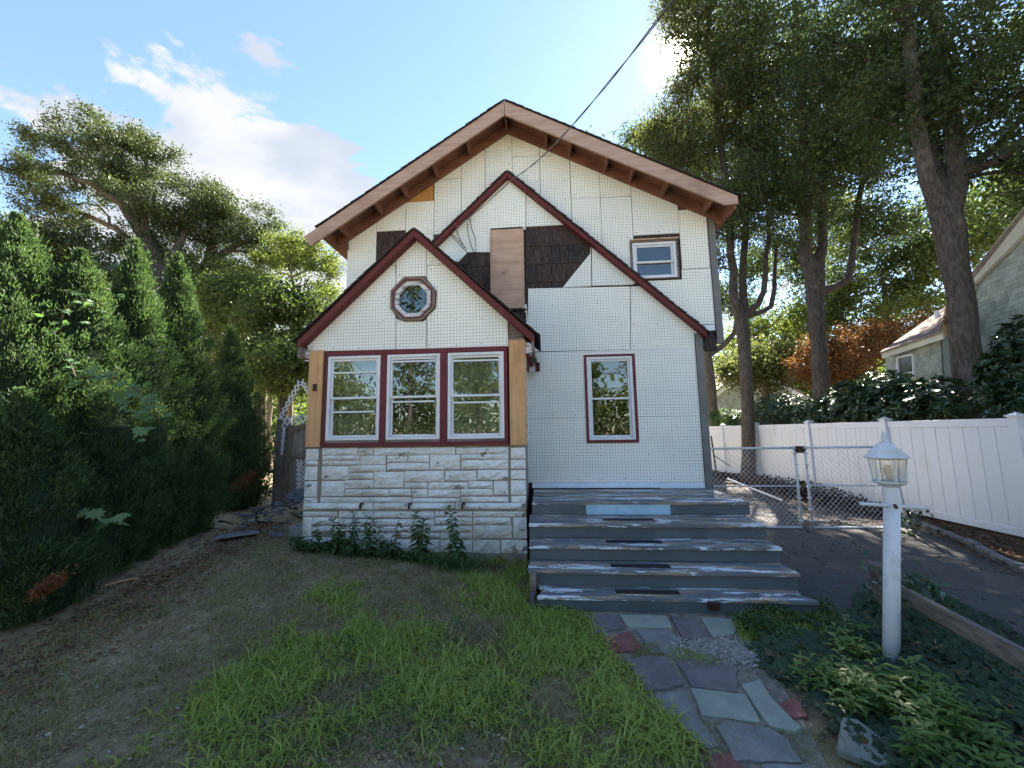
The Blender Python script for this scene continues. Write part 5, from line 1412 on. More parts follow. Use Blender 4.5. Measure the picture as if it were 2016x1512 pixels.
# ------------------------------------------------------------------ chain-link double gate
YG = 7.6
def gate_leaf(label, x0, x1, z0, z1, mids):
    g_ = thing('chain_link_gate', ((x0 + x1) / 2, YG, 0), label, 'gate', 'pair of chain-link drive gates')
    r_ = .021
    MB().tube([(x0, YG, z1), (x1, YG, z1)], r_, 8).build('top_rail', 'gate_paint', g_, smooth=True)
    MB().tube([(x0, YG, z0), (x1, YG, z0)], r_ * .9, 8).build('bottom_rail', 'gate_paint', g_, smooth=True)
    MB().tube([(x0, YG, z0 - .02), (x0, YG, z1 + .03)], r_, 8).build('upright', 'gate_paint', g_, smooth=True)
    MB().tube([(x1, YG, z0 - .02), (x1, YG, z1 + .03)], r_, 8).build('upright', 'gate_paint', g_, smooth=True)
    for z in mids: MB().tube([(x0, YG, z), (x1, YG, z)], r_ * .7, 6).build('mid_rail', 'gate_paint', g_, smooth=True)
    m = MB(); p = .092; hh = z1 - z0; w = x1 - x0; tt = .0026
    for sgn, yy in ((1, YG - .004), (-1, YG + .004)):
        k = -int(hh / p) - 1
        while k * p < w:
            xs0 = x0 + k * p; a = [xs0, z0]; b = [xs0 + hh * .94, z1]
            if a[0] < x0: a = [x0, z0 + (x0 - xs0) / .94]
            if b[0] > x1: b = [x1, z0 + (x1 - xs0) / .94]
            if b[0] > a[0] + .01:
                if sgn < 0: a = [x0 + x1 - a[0], a[1]]; b = [x0 + x1 - b[0], b[1]]
                m.tube([(a[0], yy, a[1]), (b[0], yy, b[1])], tt, 3, cap=False)
            k += 1
    m.build('wire_mesh', 'gate_wire', g_, kind='stuff')
    for z in np.linspace(z0 + .12, z1 - .1, 7):
        for x in (x0, x1):
            m = MB(); m.box(x - .03, x + .03, YG - .028, YG + .028, z - .012, z + .012); m.build('tie_band', 'gate_paint', g_)
    return g_
worn('gate_paint', (0.62, 0.63, 0.65), (0.16, 0.09, 0.05), (0.36, 0.35, 0.34), 9, (1, 1, 1), .60, .66, .62, .68, .6, .4)
plain('gate_wire', (0.60, 0.61, 0.63), 0.5, 0.15)
plain('dark_iron', (0.035, 0.03, 0.03), 0.7, 0.3, 20)
gate_leaf('left chain-link gate leaf beside the house corner', 3.02, 4.61, .03, 1.45, (.76,))
gate_leaf('right chain-link gate leaf ending beside the white lamp post', 4.79, 6.22, .03, 1.45, (.77,))
cp = thing('gate_clasp', (4.7, YG, 1.4), 'rusty fork latch holding the two chain-link gates together', 'latch')
m = MB(); m.box(4.60, 4.80, YG - .03, YG - .01, 1.40, 1.43); m.box(4.64, 4.75, YG - .05, YG + .05, 1.36, 1.48); m.build('fork', 'rust', cp, bevel=.006)
gp_ = thing('gate_post', (6.33, YG + .1, 0), 'slanting white hinge post of the right gate leaning on the fence', 'post')
MB().tube([(6.42, YG + .05, -.02), (6.30, YG + .1, 1.70)], .036, 10).build('shaft', 'gate_paint', gp_, smooth=True)
MB().tube([(6.28, YG, 1.40), (6.36, YG + .06, 1.46)], .02, 6).build('hinge', 'rust', gp_, smooth=True)
a = atY(1400, 858, 11.5); b = atY(1411, 936, 11.5)
m = MB(); m.bar(b, a, .05, .03); m.bar((b + a) / 2, (b + a) / 2 + np.array([.42, 0, -.30]), .03, .02); m.build('iron_stake', 'dark_iron'); o = bpy.data.objects['iron_stake']; tag(o, 'dark iron stake with a slanting strut behind the left gate leaf', 'stake')
a, b = atY(1432, 942, 12.0), atY(1540, 985, 10.2)
m = MB(); m.tube([a, b], .025, 6); m.build('fallen_pipe', 'gate_paint'); tag(bpy.data.objects['fallen_pipe'], 'white pipe lying across the debris behind the left gate leaf', 'pipe')

# ------------------------------------------------------------------ lamp post
lx_, ly_ = 2.62, 3.38
lamp = thing('lamp_post', (2.59, ly_, 0.0), 'white garden lamp post with lantern head and ladder bar in the ivy', 'lamp post')
t = NT('post_white')
f = t.noise(5, 8, .65, t.coord((1, 1, .7))); g = t.noise(40, 6, .7)
c = t.mix(t.step(f, .45, .75), (.64, .66, .70), (.45, .47, .40)); c = t.mix(t.math('MULTIPLY', t.step(g, .58, .7), .6), c, (.28, .29, .20))
t.bump(g, .2, .004); M['post_white'] = t.fin(c, .5, .4)
XL_ = 2.585; XT = 2.775; 
def lpx(x, y): q = atY(x, y, ly_); return float(q[0]), float(q[2])
x_b, z_b = lpx(1755, 1322); x_t, z_t = lpx(1756, 985)
lxc = (x_b + x_t) / 2
# the shaft leans slightly, as in the photograph
def shaft(z): return (x_b + (x_t - x_b) * (z - 0) / (z_t), ly_)
pr_ = [(z, r_) for z, r_ in ((-.05, .052), (.6, .051), (z_t - .02, .050))]
MB().tube([(*shaft(z), z) for z, r_ in pr_], [r_ for z, r_ in pr_], 20).build('shaft', 'post_white', lamp, smooth=True)
cxp, cyp = shaft(z_t)
MB().lathe((cxp, cyp, 0), [(.054, z_t - .02), (.054, z_t + .075), (.050, z_t + .09), (.038, z_t + .115), (.036, z_t + .155)], 20).build('collar', 'post_white', lamp, smooth=False)
zc_ = lpx(1757, 950)[1]
MB().lathe((cxp, cyp, 0), [(.03, zc_ - .07), (.038, zc_ - .05), (.05, zc_ - .03), (.105, zc_ + .0), (.108, zc_ + .012)], 12).build('lantern_base', 'post_white', lamp)
zt_ = lpx(1757, 902)[1]
m = MB()
for k in range(6):
    a = radians(60 * k + 14); x, y = cxp + .098 * cos(a), cyp + .098 * sin(a); x1, y1 = cxp + .112 * cos(a), cyp + .112 * sin(a)
    m.tube([(x, y, zc_ + .01), (x1, y1, zt_)], .007, 6)
m.build('rib', 'post_white', lamp)
for k in range(6):
    a, b = radians(60 * k + 18), radians(60 * k + 70)
    q = [(cxp + .094 * cos(a), cyp + .094 * sin(a), zc_ + .014), (cxp + .094 * cos(b), cyp + .094 * sin(b), zc_ + .014), (cxp + .108 * cos(b), cyp + .108 * sin(b), zt_ - .003), (cxp + .108 * cos(a), cyp + .108 * sin(a), zt_ - .003)]
    MB().add(q, [(0, 1, 2, 3)]).build('pane', 'lamp_glass', lamp)
MB().lathe((cxp, cyp, 0), [(.075, zt_ - .012), (.134, zt_ + .002), (.136, zt_ + .012), (.104, zt_ + .045), (.098, zt_ + .062), (.070, zt_ + .088), (.062, zt_ + .108), (.026, zt_ + .128)], 18).build('lantern_roof', 'post_white', lamp, smooth=False)
MB().lathe((cxp, cyp, 0), [(.022, zt_ + .125), (.022, zt_ + .135), (.012, zt_ + .142), (.019, zt_ + .152), (.012, zt_ + .165), (.017, zt_ + .178), (.010, zt_ + .20), (.003, zt_ + .22)], 12).build('finial', 'post_white', lamp, smooth=True)
plain('bulb', (.62, .60, .50), .4, .05)
MB().lathe((cxp, cyp, 0), [(.016, zc_ + .02), (.02, zc_ + .05), (.030, zc_ + .085), (.030, zc_ + .115), (.018, zc_ + .135), (.005, zc_ + .14)], 12).build('bulb', 'bulb', lamp, smooth=True)
zr = lpx(1757, 996)[1]; xl, xr_ = lpx(1690, 994)[0], lpx(1822, 1000)[0]
MB().tube([(xl, ly_ - .02, zr + .02), (xl + .008, ly_ - .02, zr + .02), (xr_ - .008, ly_ - .02, zr - .012), (xr_, ly_ - .02, zr - .012)], [.019, .0145, .0145, .019], 10).build('ladder_bar', 'post_white', lamp, smooth=True)
MB().tube([(cxp - .035, ly_ - .075, zr + .0), (cxp - .02, ly_ - .045, zr + .015)], .012, 6).build('screw', 'rust', lamp)
# ------------------------------------------------------------------ low rail fence behind the lamp post
rf = thing('rail_fence', (3.1, 3.6, 0), 'weathered grey low rail fence in the ivy behind the lamp post', 'fence')
m = MB(); m.bar((3.16, 4.12, -.05), (3.13, 4.1, .55), .10, .10, up=(0, 1, 0)); m.build('post', 'rail_wood', rf, bevel=.008)
m = MB(); m.bar((2.69, 1.35, -.05), (2.68, 1.35, .56), .10, .10, up=(0, 1, 0)); m.build('post', 'rail_wood', rf, bevel=.008)
m = MB(); m.bar((3.10, 4.05, .40), (2.69, 1.40, .42), .045, .135); m.build('rail', 'rail_wood', rf, bevel=.008)
m = MB()
for k in range(14): 
    y = 3.9 - k * .12; x = 3.10 - (4.05 - y) * .15
    m.tube([(x + .03, y, .38), (x + .06, y - .03, .52 + RND.uniform(-.03, .03))], .0016, 3)
for z in (.46, .50):
    m.tube([(3.15, 4.0, z), (2.92, 2.5, z)], .0016, 3)
m.build('wire', 'dark_iron', rf)

# ------------------------------------------------------------------ neighbour houses
D1 = np.array([0.28, 0.96, 0]); D1 = D1 / np.linalg.norm(D1); NW = np.array([-D1[1], D1[0], 0])     # wall direction, outward normal
P0 = atX(1960, 700, 11.0)
def onw(x, y, off=0.0):
    d = ray(x, y); t_ = (NW @ (P0 + NW * off - EYE)) / (NW @ d); return EYE + d * t_
def siding(name, poly3, off, parent, row=.115, mat='grey_shingle', holes=()):
    """courses of shingles covering a wall polygon: real pieces joined in one part"""
    s_ = [(float((p - P0) @ D1), float(p[2])) for p in poly3]
    m = MB(); z = min(q[1] for q in s_); zmax = max(q[1] for q in s_)
    base = P0 + NW * off
    while z < zmax:
        x = min(q[0] for q in s_); xe = max(q[0] for q in s_)
        while x < xe:
            w = RND.uniform(.10, .22); q = rect(x + .003, z + RND.uniform(-.004, .004), x + w - .003, z + row + .02)
            okp = q
            n = len(s_); cxx = sum(p[0] for p in s_) / n; czz = sum(p[1] for p in s_) / n
            for i in range(n):
                p0 = s_[i]; p1 = s_[(i + 1) % n]; nx, nz = p1[1] - p0[1], -(p1[0] - p0[0]); c0 = nx * p0[0] + nz * p0[1]
                if nx * cxx + nz * czz > c0: nx, nz, c0 = -nx, -nz, -c0
                okp = clip_poly(okp, nx, nz, c0)
                if len(okp) < 3: break
            if len(okp) >= 3:
                skip = any(h[0] < (q[0][0] + q[1][0]) / 2 < h[2] and h[1] < z + row / 2 < h[3] for h in holes)
                if not skip:
                    vs = []
                    for px, pz in okp:
                        d_ = .004 + .016 * (z + row + .02 - pz) / (row + .02)
                        v = base + D1 * px + NW * d_; vs.append((v[0], v[1], pz))
                    k = len(vs); bk = [(base + D1 * px) for px, pz in okp]
                    m.add(vs + [(b[0], b[1], okp[i][1]) for i, b in enumerate(bk)], [tuple(range(k))] + [(i, (i + 1) % k, k + (i + 1) % k, k + i) for i in range(k)])
            x += w
        z += row
    o = m.build(name, mat, parent, kind='stuff'); return o
t = NT('grey_shingle')
r_ = t.island(); c = t.mix(r_, (.27, .30, .265), (.42, .455, .41)); c = t.mix(t.step(t.noise(3, 6, .6), .45, .7), c, t.mix(1.0, c, (.78, .8, .8), 'MULTIPLY'))
M['grey_shingle'] = t.fin(c, .85, .2)
plain('cream_trim', (.52, .50, .41), .6, .06, 2)
plain('tan_roof', (.22, .17, .14), .95, .3, 8, bump=.5)
plain('window_dark', (.03, .035, .04), .15, .2, 2, .6)
nh = thing('neighbour_house', (11.2, 10.5, 0), 'grey shingled neighbour house with cream rake boards behind the fence', 'house')
gpoly = [onw(2230, 200), onw(2016, 430), onw(1925, 545), onw(1835, 760), onw(1818, 840), onw(1830, 900), onw(2400, 1100), onw(2500, 200)]
gpoly = [onw(2250, 170), onw(1930, 530), onw(1905, 600), onw(1830, 770), onw(1800, 880), onw(2600, 900), onw(2600, 170)]
siding('shingle_siding', [onw(2200, 205), onw(1925, 545), onw(1835, 770), onw(1815, 880), onw(2600, 1000), onw(2600, 300)], 0, nh)
wl = [onw(2200, 205, -.02), onw(1925, 545, -.02), onw(1835, 770, -.02), onw(1815, 900, -.02), onw(2600, 1000, -.02), onw(2600, 300, -.02)]
MB().prism(wl, -NW * .2).build('wall', 'grey_shingle', nh)
def board(pts, th, name, mat, parent): MB().prism(pts, NW * th).build(name, mat, parent, bevel=.005)
board([onw(2220, 165, .03), onw(2012, 425, .03), onw(1912, 548, .03), onw(1925, 560, .03), onw(2022, 465, .03), onw(2225, 225, .03)], .10, 'rake_board', 'cream_trim', nh)
board([onw(1912, 551, .03), onw(1862, 640, .03), onw(1838, 770, .03), onw(1810, 880, .03), onw(1850, 880, .03), onw(1872, 770, .03), onw(1890, 660, .03), onw(1925, 563, .03)], .10, 'rake_board', 'cream_trim', nh)
q = [onw(2222, 150, .15), onw(2012, 414, .15), onw(1908, 543, .15), onw(1857, 636, .15), onw(1861, 640, .15), onw(1914, 549, .15), onw(2014, 423, .15), onw(2224, 163, .15)]
MB().prism(q, -NW * 4.5).build('roof', 'tan_roof', nh)
# low wing with one window
off = 1.5
wp = [onw(1744, 702, off), onw(1852, 664, off), onw(1862, 830, off), onw(1752, 830, off)]
MB().prism([p - NW * .02 for p in wp], -NW * 2.5).build('wing_wall', 'grey_shingle', nh)
wi = [onw(1771, 704, off), onw(1802, 697, off), onw(1806, 768, off), onw(1775, 768, off)]
hs = [((wi[0] - P0) @ D1 - .0, wi[3][2] - .05, (wi[2] - P0) @ D1 + .0, wi[0][2] + .06)]
hs = [(min(h[0], h[2]), h[1], max(h[0], h[2]), h[3]) for h in hs]
siding('wing_siding', wp, off, nh, holes=hs)
w = MB().prism([p + NW * .015 for p in wi], NW * .01).build('window', 'window_dark', nh)
for a, b in ((0, 1), (1, 2), (2, 3), (3, 0)):
    m = MB(); m.bar(wi[a] + NW * .03, wi[b] + NW * .03, .07, .05); m.build('frame', 'window_white', w)
m = MB(); m.bar((wi[0] + wi[3]) / 2 + NW * .035, (wi[1] + wi[2]) / 2 + NW * .035, .04, .04); m.build('sash_rail', 'window_white', w)
rp = [onw(1737, 697, off + .2), onw(1857, 656, off + .2)]
m = MB(); m.bar(rp[0] - np.array([0, 0, .05]), rp[1] - np.array([0, 0, .05]), .03, .16); m.build('eave_board', 'cream_trim', nh)
ridge = [onw(1862, 606, off - 2.0), onw(1815, 640, off - 2.0)]
rr = [rp[0] + NW * .05, rp[1] + NW * .05, ridge[0], ridge[1]]
MB().prism(rr, (0, 0, .06)).build('wing_roof', 'tan_roof', nh)
m = MB(); pc = onw(1848, 636, off - 1.2); m.tube([pc, pc + np.array([0, 0, .35])], .06, 8); m.build('vent_pipe', 'window_white', nh)
gar = thing('garage', (atY(1500, 800, 24)[0], 24, 0), 'grey shingled garage gable with white rakes beyond the slim tree', 'garage')
YGa = 24.0
gpk = atY(1478, 722, YGa); ga = atY(1398, 785, YGa); gb = atY(1640, 822, YGa)
P0_, D1_, NW_ = P0, D1, NW
P0, D1, NW = np.array([gpk[0], YGa, 0]), np.array([1.0, 0, 0]), np.array([0, -1.0, 0])
pg = [np.array([gpk[0], YGa, gpk[2]]), np.array([ga[0], YGa, ga[2]]), np.array([ga[0], YGa, .5]), np.array([gb[0], YGa, .5]), np.array([gb[0], YGa, gb[2]])]
MB().prism([p + np.array([0, .03, 0]) for p in pg], (0, 6, 0)).build('wall', 'grey_shingle', gar)
siding('shingle_siding', pg, 0, gar, .2)
for e in (ga, gb):
    m = MB(); u_ = np.array([0, -.12, .05]); m.bar(gpk + u_, e + u_ + (e - gpk) * .05, .16, .30); m.build('rake_board', 'window_white', gar)
    MB().prism([gpk + np.array([0, -.25, .16]), e + (e - gpk) * .07 + np.array([0, -.25, .16]), e + (e - gpk) * .07 + np.array([0, -.25, .26]), gpk + np.array([0, -.25, .26])], (0, 6.2, 0)).build('roof', 'tan_roof', gar)
P0, D1, NW = P0_, D1_, NW_

# ------------------------------------------------------------------ laurels behind the fence
def shrub(label, lobes, n, seed, ln=.14, wd=.045, mat='leaf_laurel', name='laurel_shrub', group='evergreen shrubs behind the fence', up=.5):
    rng = np.random.default_rng(seed)
    cs = [(np.array(atX(*l[:3])), np.array(l[3:6])) for l in lobes]
    b = cs[0][0].copy(); root = thing(name, (b[0], b[1], 0), label, 'shrub', group)
    m = MB()
    for c, r_ in cs:
        for k in range(4):
            e = c + rdir(rng, 1)[0] * r_ * .7; m.tube([(b[0] + rng.normal() * .1, b[1] + rng.normal() * .1, 0), ((b[0] + e[0]) / 2, (b[1] + e[1]) / 2 + .05, e[2] * .55), e], [.03, .02, .008], 5)
    m.build('stem', 'bark', root, smooth=True)
    # leaves in whorls at shoot tips
    w = n // 9; vol = np.array([r_.prod() for c, r_ in cs]); k = rng.choice(len(cs), w, p=vol / vol.sum())
    d = rdir(rng, w); f = rng.random((w, 1)) ** .28
    C = np.array([cs[i][0] for i in k]) + d * f * np.array([cs[i][1] for i in k])
    C[:, 2] = np.maximum(C[:, 2], .2)
    P = np.repeat(C, 9, 0); n = len(P); ang = rng.uniform(0, 2 * pi, n); axis = np.repeat(unit(d * .7 + np.array([0, 0, up])), 9, 0)
    ref = unit(np.cross(axis, rng.normal(size=(n, 3)))); dr = unit(ref + axis * rng.uniform(-.1, .9, (n, 1)))
    s_ = rng.uniform(.6, 1.2, n)
    V, F = leaf_quads(P, dr, axis + rng.normal(size=(n, 3)) * .25, ln * s_, wd * s_, .05, .12)
    np_mesh('foliage', V, F, mat, root)
shrub('glossy laurel shrub over the fence left of the elbowed tree', [(1535, 812, 8.0, .75, 1.5, .62), (1465, 828, 8.0, .5, 1.3, .45), (1595, 822, 7.9, .5, 1.0, .5)], 11000, 301)
shrub('large glossy laurel between the elbowed tree and the massive tree', [(1765, 800, 8.0, .7, 1.0, .62), (1690, 798, 8.0, .6, 1.1, .66), (1830, 800, 7.95, .6, .8, .60), (1745, 762, 8.1, .5, .7, .42), (1650, 818, 7.9, .4, .7, .5)], 15000, 302)
shrub('laurel shrub spilling over the fence corner at the right edge', [(2030, 730, 7.9, .5, .6, .6), (1990, 765, 7.9, .4, .5, .50), (2070, 800, 7.8, .5, .6, .6), (2000, 815, 7.5, .30, .35, .30), (2040, 680, 7.9, .4, .5, .5)], 11000, 303)
shrub('pale leafy shrub beside the trunk behind the house corner', [(1425, 822, 7.7, .4, 1.2, .36)], 2600, 304, mat='leaf_weed')

plain('cable_grey', (.14, .14, .15), .6, .2)
# ------------------------------------------------------------------ service cable to the house gable
cab = thing('service_cable', (-1.58, 6.75, 5.6), 'twisted overhead service cable running from the gable up out of view', 'cable')
a = atY(897, 449, 6.72); mid = atY(1009, 352, 6.62); e = atY(1325, 0, 2.2); e2 = e + (e - mid) * 1.1
def sag(p, q, s, n=18): return [p + (q - p) * f - np.array([0, 0, s * 4 * f * (1 - f)]) for f in np.linspace(0, 1, n)]
path = sag(a, mid, .03, 8) + sag(mid, e, .16, 26)[1:] + [e2]
for ph in (0, pi):
    pts = []
    L = 0
    for i, p in enumerate(path):
        if i: L += np.linalg.norm(p - path[i - 1])
        pts.append(p + .006 * np.array([cos(L * 5 + ph), 0, sin(L * 5 + ph)]))
    MB().tube(pts, .0048, 6).build('strand', 'cable_grey', cab, smooth=True)
MB().tube([atY(895, 449, 6.86), atY(896, 449, 6.72)], .02, 8).build('insulator', 'dark_iron', cab, smooth=True)
for pp_ in ([(923, 428), (920, 440), (922, 465), (930, 490), (935, 500), (930, 510), (915, 520), (905, 520)], [(925, 428), (928, 450), (936, 470), (937, 495), (930, 515), (912, 524)], [(899, 454), (905, 470), (915, 488)], [(884, 457), (900, 470), (918, 490)]):
    MB().tube([atY(x, y, 6.82) for x, y in pp_], .007, 5).build('drop_wire', 'dark_iron', cab, smooth=True)

# ------------------------------------------------------------------ left: side gate, arch, slates
YL = 8.6
wood('gate_board', (.19, .165, .14), (.36, .32, .27), 2.4, 'z', knots=False)
sg = thing('side_gate', (-5.9, YL, .2), 'weathered wooden side gate with grey posts between hedge and porch', 'gate')
def LB(x0, y0, x1, y1, Y, th, name, mat, par):
    a = atY(x0, (y0 + y1) / 2, Y); b = atY(x1, (y0 + y1) / 2, Y); a[2] = atY(x0, y0, Y)[2]; b[2] = atY(x1, y1, Y)[2]; m = MB(); m.box(min(a[0], b[0]), max(a[0], b[0]), Y, Y + th, min(a[2], b[2]), max(a[2], b[2])); return m.build(name, mat, par, bevel=.004)
LB(541, 824, 556, 1000, YL, .12, 'post', 'grey_board', sg); LB(557, 832, 566, 1000, YL + .02, .09, 'post', 'grey_board', sg)
LB(536, 905, 553, 1000, YL - .04, .035, 'post_sleeve', 'grey_board', sg)
bx = np.linspace(566, 606, 8)
for i in range(7): LB(bx[i] + .3, 838 - i * .8, bx[i + 1] - .3, 1005, YL + .10, .02 + .003 * (i % 2), 'board', 'gate_board', sg)
a, b = atY(563, 851, YL + .07), atY(602, 838, YL + .07); m = MB(); m.bar(a, b, .03, .09); m.build('rail', 'grey_board', sg)
a, b = atY(562, 906, YL + .07), atY(604, 893, YL + .07); m = MB(); m.bar(a, b, .03, .09); m.build('rail', 'grey_board', sg)
for y in (925, 965): LB(527, y, 542, y + 7, YL - .02, .1, 'hinge_block', 'grey_board', sg)
def lattice(label, pairs, cell, name='lattice'):
    """criss-cross slats woven along a band given by its lower and upper edges"""
    m = MB()
    lat = thing(name, tuple(pairs[0][0]), label, 'trellis')
    for (a0, a1), (b0, b1) in zip(pairs[:-1], pairs[1:]):
        n = max(1, int(round(np.linalg.norm(np.array(b0) - a0) / cell)))
        for k in range(n):
            f0, f1 = k / n, (k + 1) / n
            p = lambda f, e: (np.array(a0) + (np.array(b0) - a0) * f) if e == 0 else (np.array(a1) + (np.array(b1) - a1) * f)
            m = MB(); m.bar(p(f0, 0), p(f1, 1), .026, .012, up=(0, 1, 0)); m.build('slat', 'vinyl', lat)
            m = MB(); m.bar(p(f0, 1) + np.array([0, .013, 0]), p(f1, 0) + np.array([0, .013, 0]), .026, .012, up=(0, 1, 0)); m.build('slat', 'vinyl', lat)
    return lat
A = lambda x, y: atY(x, y, YL - .08)
lattice('white lattice arch sloping up beside the porch corner', [(A(553, 826), A(545, 826)), (A(594, 757), A(586, 748)), ], .13, 'lattice_arch')
lattice('short right limb of the white lattice arch at the porch post', [(A(590, 752), A(596, 746)), (A(604, 775), A(611, 772))], .12, 'lattice_arch')
lattice('horizontal white lattice strip topping the side gate', [(A(555, 840), A(555, 822)), (A(606, 832), A(606, 815))], .12, 'lattice_strip')
lattice('thin white lattice strip hanging down the gate post', [(A(556, 840), A(562, 840)), (A(552, 895), A(556, 895))], .16, 'lattice_strip')
lp = lattice('white lattice panel standing at the foot of the porch corner', [(A(583, 985), A(586, 905)), (A(591, 985), A(593, 905))], .2, 'lattice_screen')
for k in range(9):
    y0 = 905 + k * 9
    for s_ in (0, 1):
        m = MB(); m.bar(A(583 if s_ else 602, y0), A(602 if s_ else 583, y0 + 22), .02, .01, up=(0, 1, 0)); m.build('slat', 'vinyl', lp)
# slate heap
rng = np.random.default_rng(21)
def heap(x, y): return .42 * np.exp(-((x + 4.75) / .75) ** 2 - ((y - 7.6) / 1.1) ** 2)
spots = []
for k in range(230):
    x, y = rng.normal(-4.8, .50), rng.normal(7.5, .75)
    if x > -3.75 and y > 5.7: x = -3.8 - rng.random() * .3
    if y < 6.0 and k % 3: y = 6 + rng.random()
    spots.append((x, y))
for k, (x, y) in enumerate(spots):
    s_ = rng.uniform(.05, .14) * (1.4 if k % 9 == 0 else 1); n = rng.integers(4, 6); an = np.sort(rng.uniform(0, 2 * pi, n)); rr = rng.uniform(.6, 1.1, n) * s_
    tx, ty = rng.normal(size=2) * .34
    z = float(gz(x, y)) + float(heap(x, y)) + rng.uniform(0, .05)
    pts = [(x + rr[i] * cos(an[i]), y + rr[i] * sin(an[i]) * .8, z + tx * rr[i] * cos(an[i]) + ty * rr[i] * sin(an[i])) for i in range(n)]
    o = MB().prism(pts, (0, 0, .012)).build('slate_piece', 'slate_dark'); tag(o, 'broken dark roofing slate in the heap beside the porch', 'slate', 'slates in the heap beside the porch')
m = MB(); q = [atZ(x, y, .29) for x, y in ((418, 1062), (512, 1050), (505, 1044), (440, 1052))]
MB().prism(q, (0, 0, .012)).build('metal_sheet', 'sheet_metal'); tag(bpy.data.objects['metal_sheet'], 'flat grey sheet lying on the ground before the slate heap', 'sheet')
cb = atZ(583, 1063, .18); cb = (cb[0], cb[1] + .1)
m = MB(); X0, Y0, Z0 = cb[0] - .13, cb[1] - .1, .16
m.box(X0, X0 + .24, Y0, Y0 + .035, Z0, Z0 + .22); m.box(X0, X0 + .24, Y0 + .165, Y0 + .2, Z0, Z0 + .22); m.box(X0, X0 + .035, Y0 + .036, Y0 + .164, Z0, Z0 + .22); m.box(X0 + .205, X0 + .24, Y0 + .036, Y0 + .164, Z0, Z0 + .22); m.box(X0 + .036, X0 + .204, Y0 + .036, Y0 + .164, Z0, Z0 + .05)
m.build('concrete_block', 'concrete', bevel=.006); tag(bpy.data.objects['concrete_block'], 'hollow grey concrete block at the left foot of the porch', 'block')

# ------------------------------------------------------------------ flagstone walk
walk = bpy.data.objects.new('flagstone_path', None); COL.objects.link(walk); walk.location = (1.1, 3.3, 0); walk['kind'] = 'structure'
flags = [('slab_purple', [(205,105),(395,100),(440,190),(240,225)]), ('slab_green', [(400,98),(710,112),(750,182),(455,180)]), ('slab_purple', [(738,108),(905,120),(1000,255),(830,262)]),
 ('slab_green', [(948,118),(1140,125),(1185,185),(1160,225),(1020,252)]), ('slab_red', [(290,250),(465,208),(545,310),(520,335),(340,345)]), ('slab_blue', [(512,200),(730,200),(778,250),(765,350),(615,350)]),
 ('slab_purple', [(440,390),(620,365),(715,378),(830,560),(590,605),(480,450)]), ('slab_purple', [(770,395),(950,405),(1175,425),(1180,605),(880,575)]), ('slab_blue', [(630,628),(810,592),(850,650),(1060,970),(985,985),(700,760)]),
 ('slab_green', [(872,590),(1240,622),(1335,805),(945,762)]), ('slab_green', [(1210,560),(1330,520),(1400,640),(1605,850),(1560,875),(1400,840)]), ('slab_blue', [(1040,832),(1110,792),(1400,850),(1520,930),(1610,1075),(1160,1058)]),
 ('slab_red', [(1435,700),(1570,645),(1650,770),(1560,785)]), ('slab_red', [(980,1030),(1120,1005),(1235,1125),(1030,1150)]), ('slab_blue', [(1340,1085),(1640,1085),(1800,1250),(1380,1250)]),
 ('slab_green', [(1460,312),(1840,285),(1850,380),(1590,395)])]
slabobj = []
plain('path_bed', (.22, .19, .15), .97, .35, 16, bump=.8)
MB().add([(p[0], p[1], .006) for p in [atZ(x, y) for x, y in ((1165, 1208), (1455, 1206), (1470, 1240), (1500, 1300), (1560, 1380), (1640, 1530), (1420, 1530), (1395, 1480), (1300, 1392), (1240, 1310), (1185, 1245))]], [tuple(range(11))]).build('path_bed', 'path_bed', walk)
for k, (mt, pl) in enumerate(flags):
    z = .022 + RND.uniform(-.004, .008)
    pts = [atZ(1100 + x / 3.36, 1180 + y / 3.36, z) for x, y in pl]
    # roughened outline
    out = []
    for i in range(len(pts)):
        p, q = pts[i], pts[(i + 1) % len(pts)]
        L = np.linalg.norm(q - p); n = max(2, int(L / .07)); sd = np.array([-(q - p)[1], (q - p)[0], 0]) / L
        for j in range(n):
            out.append(p + (q - p) * j / n + sd * RND.uniform(-.008, .008) * (0 if j == 0 else 1))
    tx, ty = RND.uniform(-.02, .02), RND.uniform(-.02, .02); c0 = np.mean(np.array(out), 0)
    out = [(p[0], p[1], z + (p[0] - c0[0]) * tx + (p[1] - c0[1]) * ty) for p in out]
    MB().prism(out, (0, 0, -.034)).build('flagstone', mt, walk, bevel=.003)
pl = [(610,1215),(700,1225),(840,1330),(960,1480),(820,1490),(580,1400)]
pts = [atZ(1450 + x / 2.952, 1000 + y / 2.952, zq) for (x, y), zq in zip(pl, (.085, .085, .08, .07, .055, .06))]
MB().prism(pts, (0, 0, -.04)).build('loose_slab', 'slab_green', bevel=.004); tag(bpy.data.objects['loose_slab'], 'loose tilted blue-green slab half buried in ivy beside the walk', 'slab')
slab('slab_dull', (.13, .15, .13), (.21, .23, .20)); bpy.data.objects['loose_slab'].data.materials[0] = M['slab_dull']
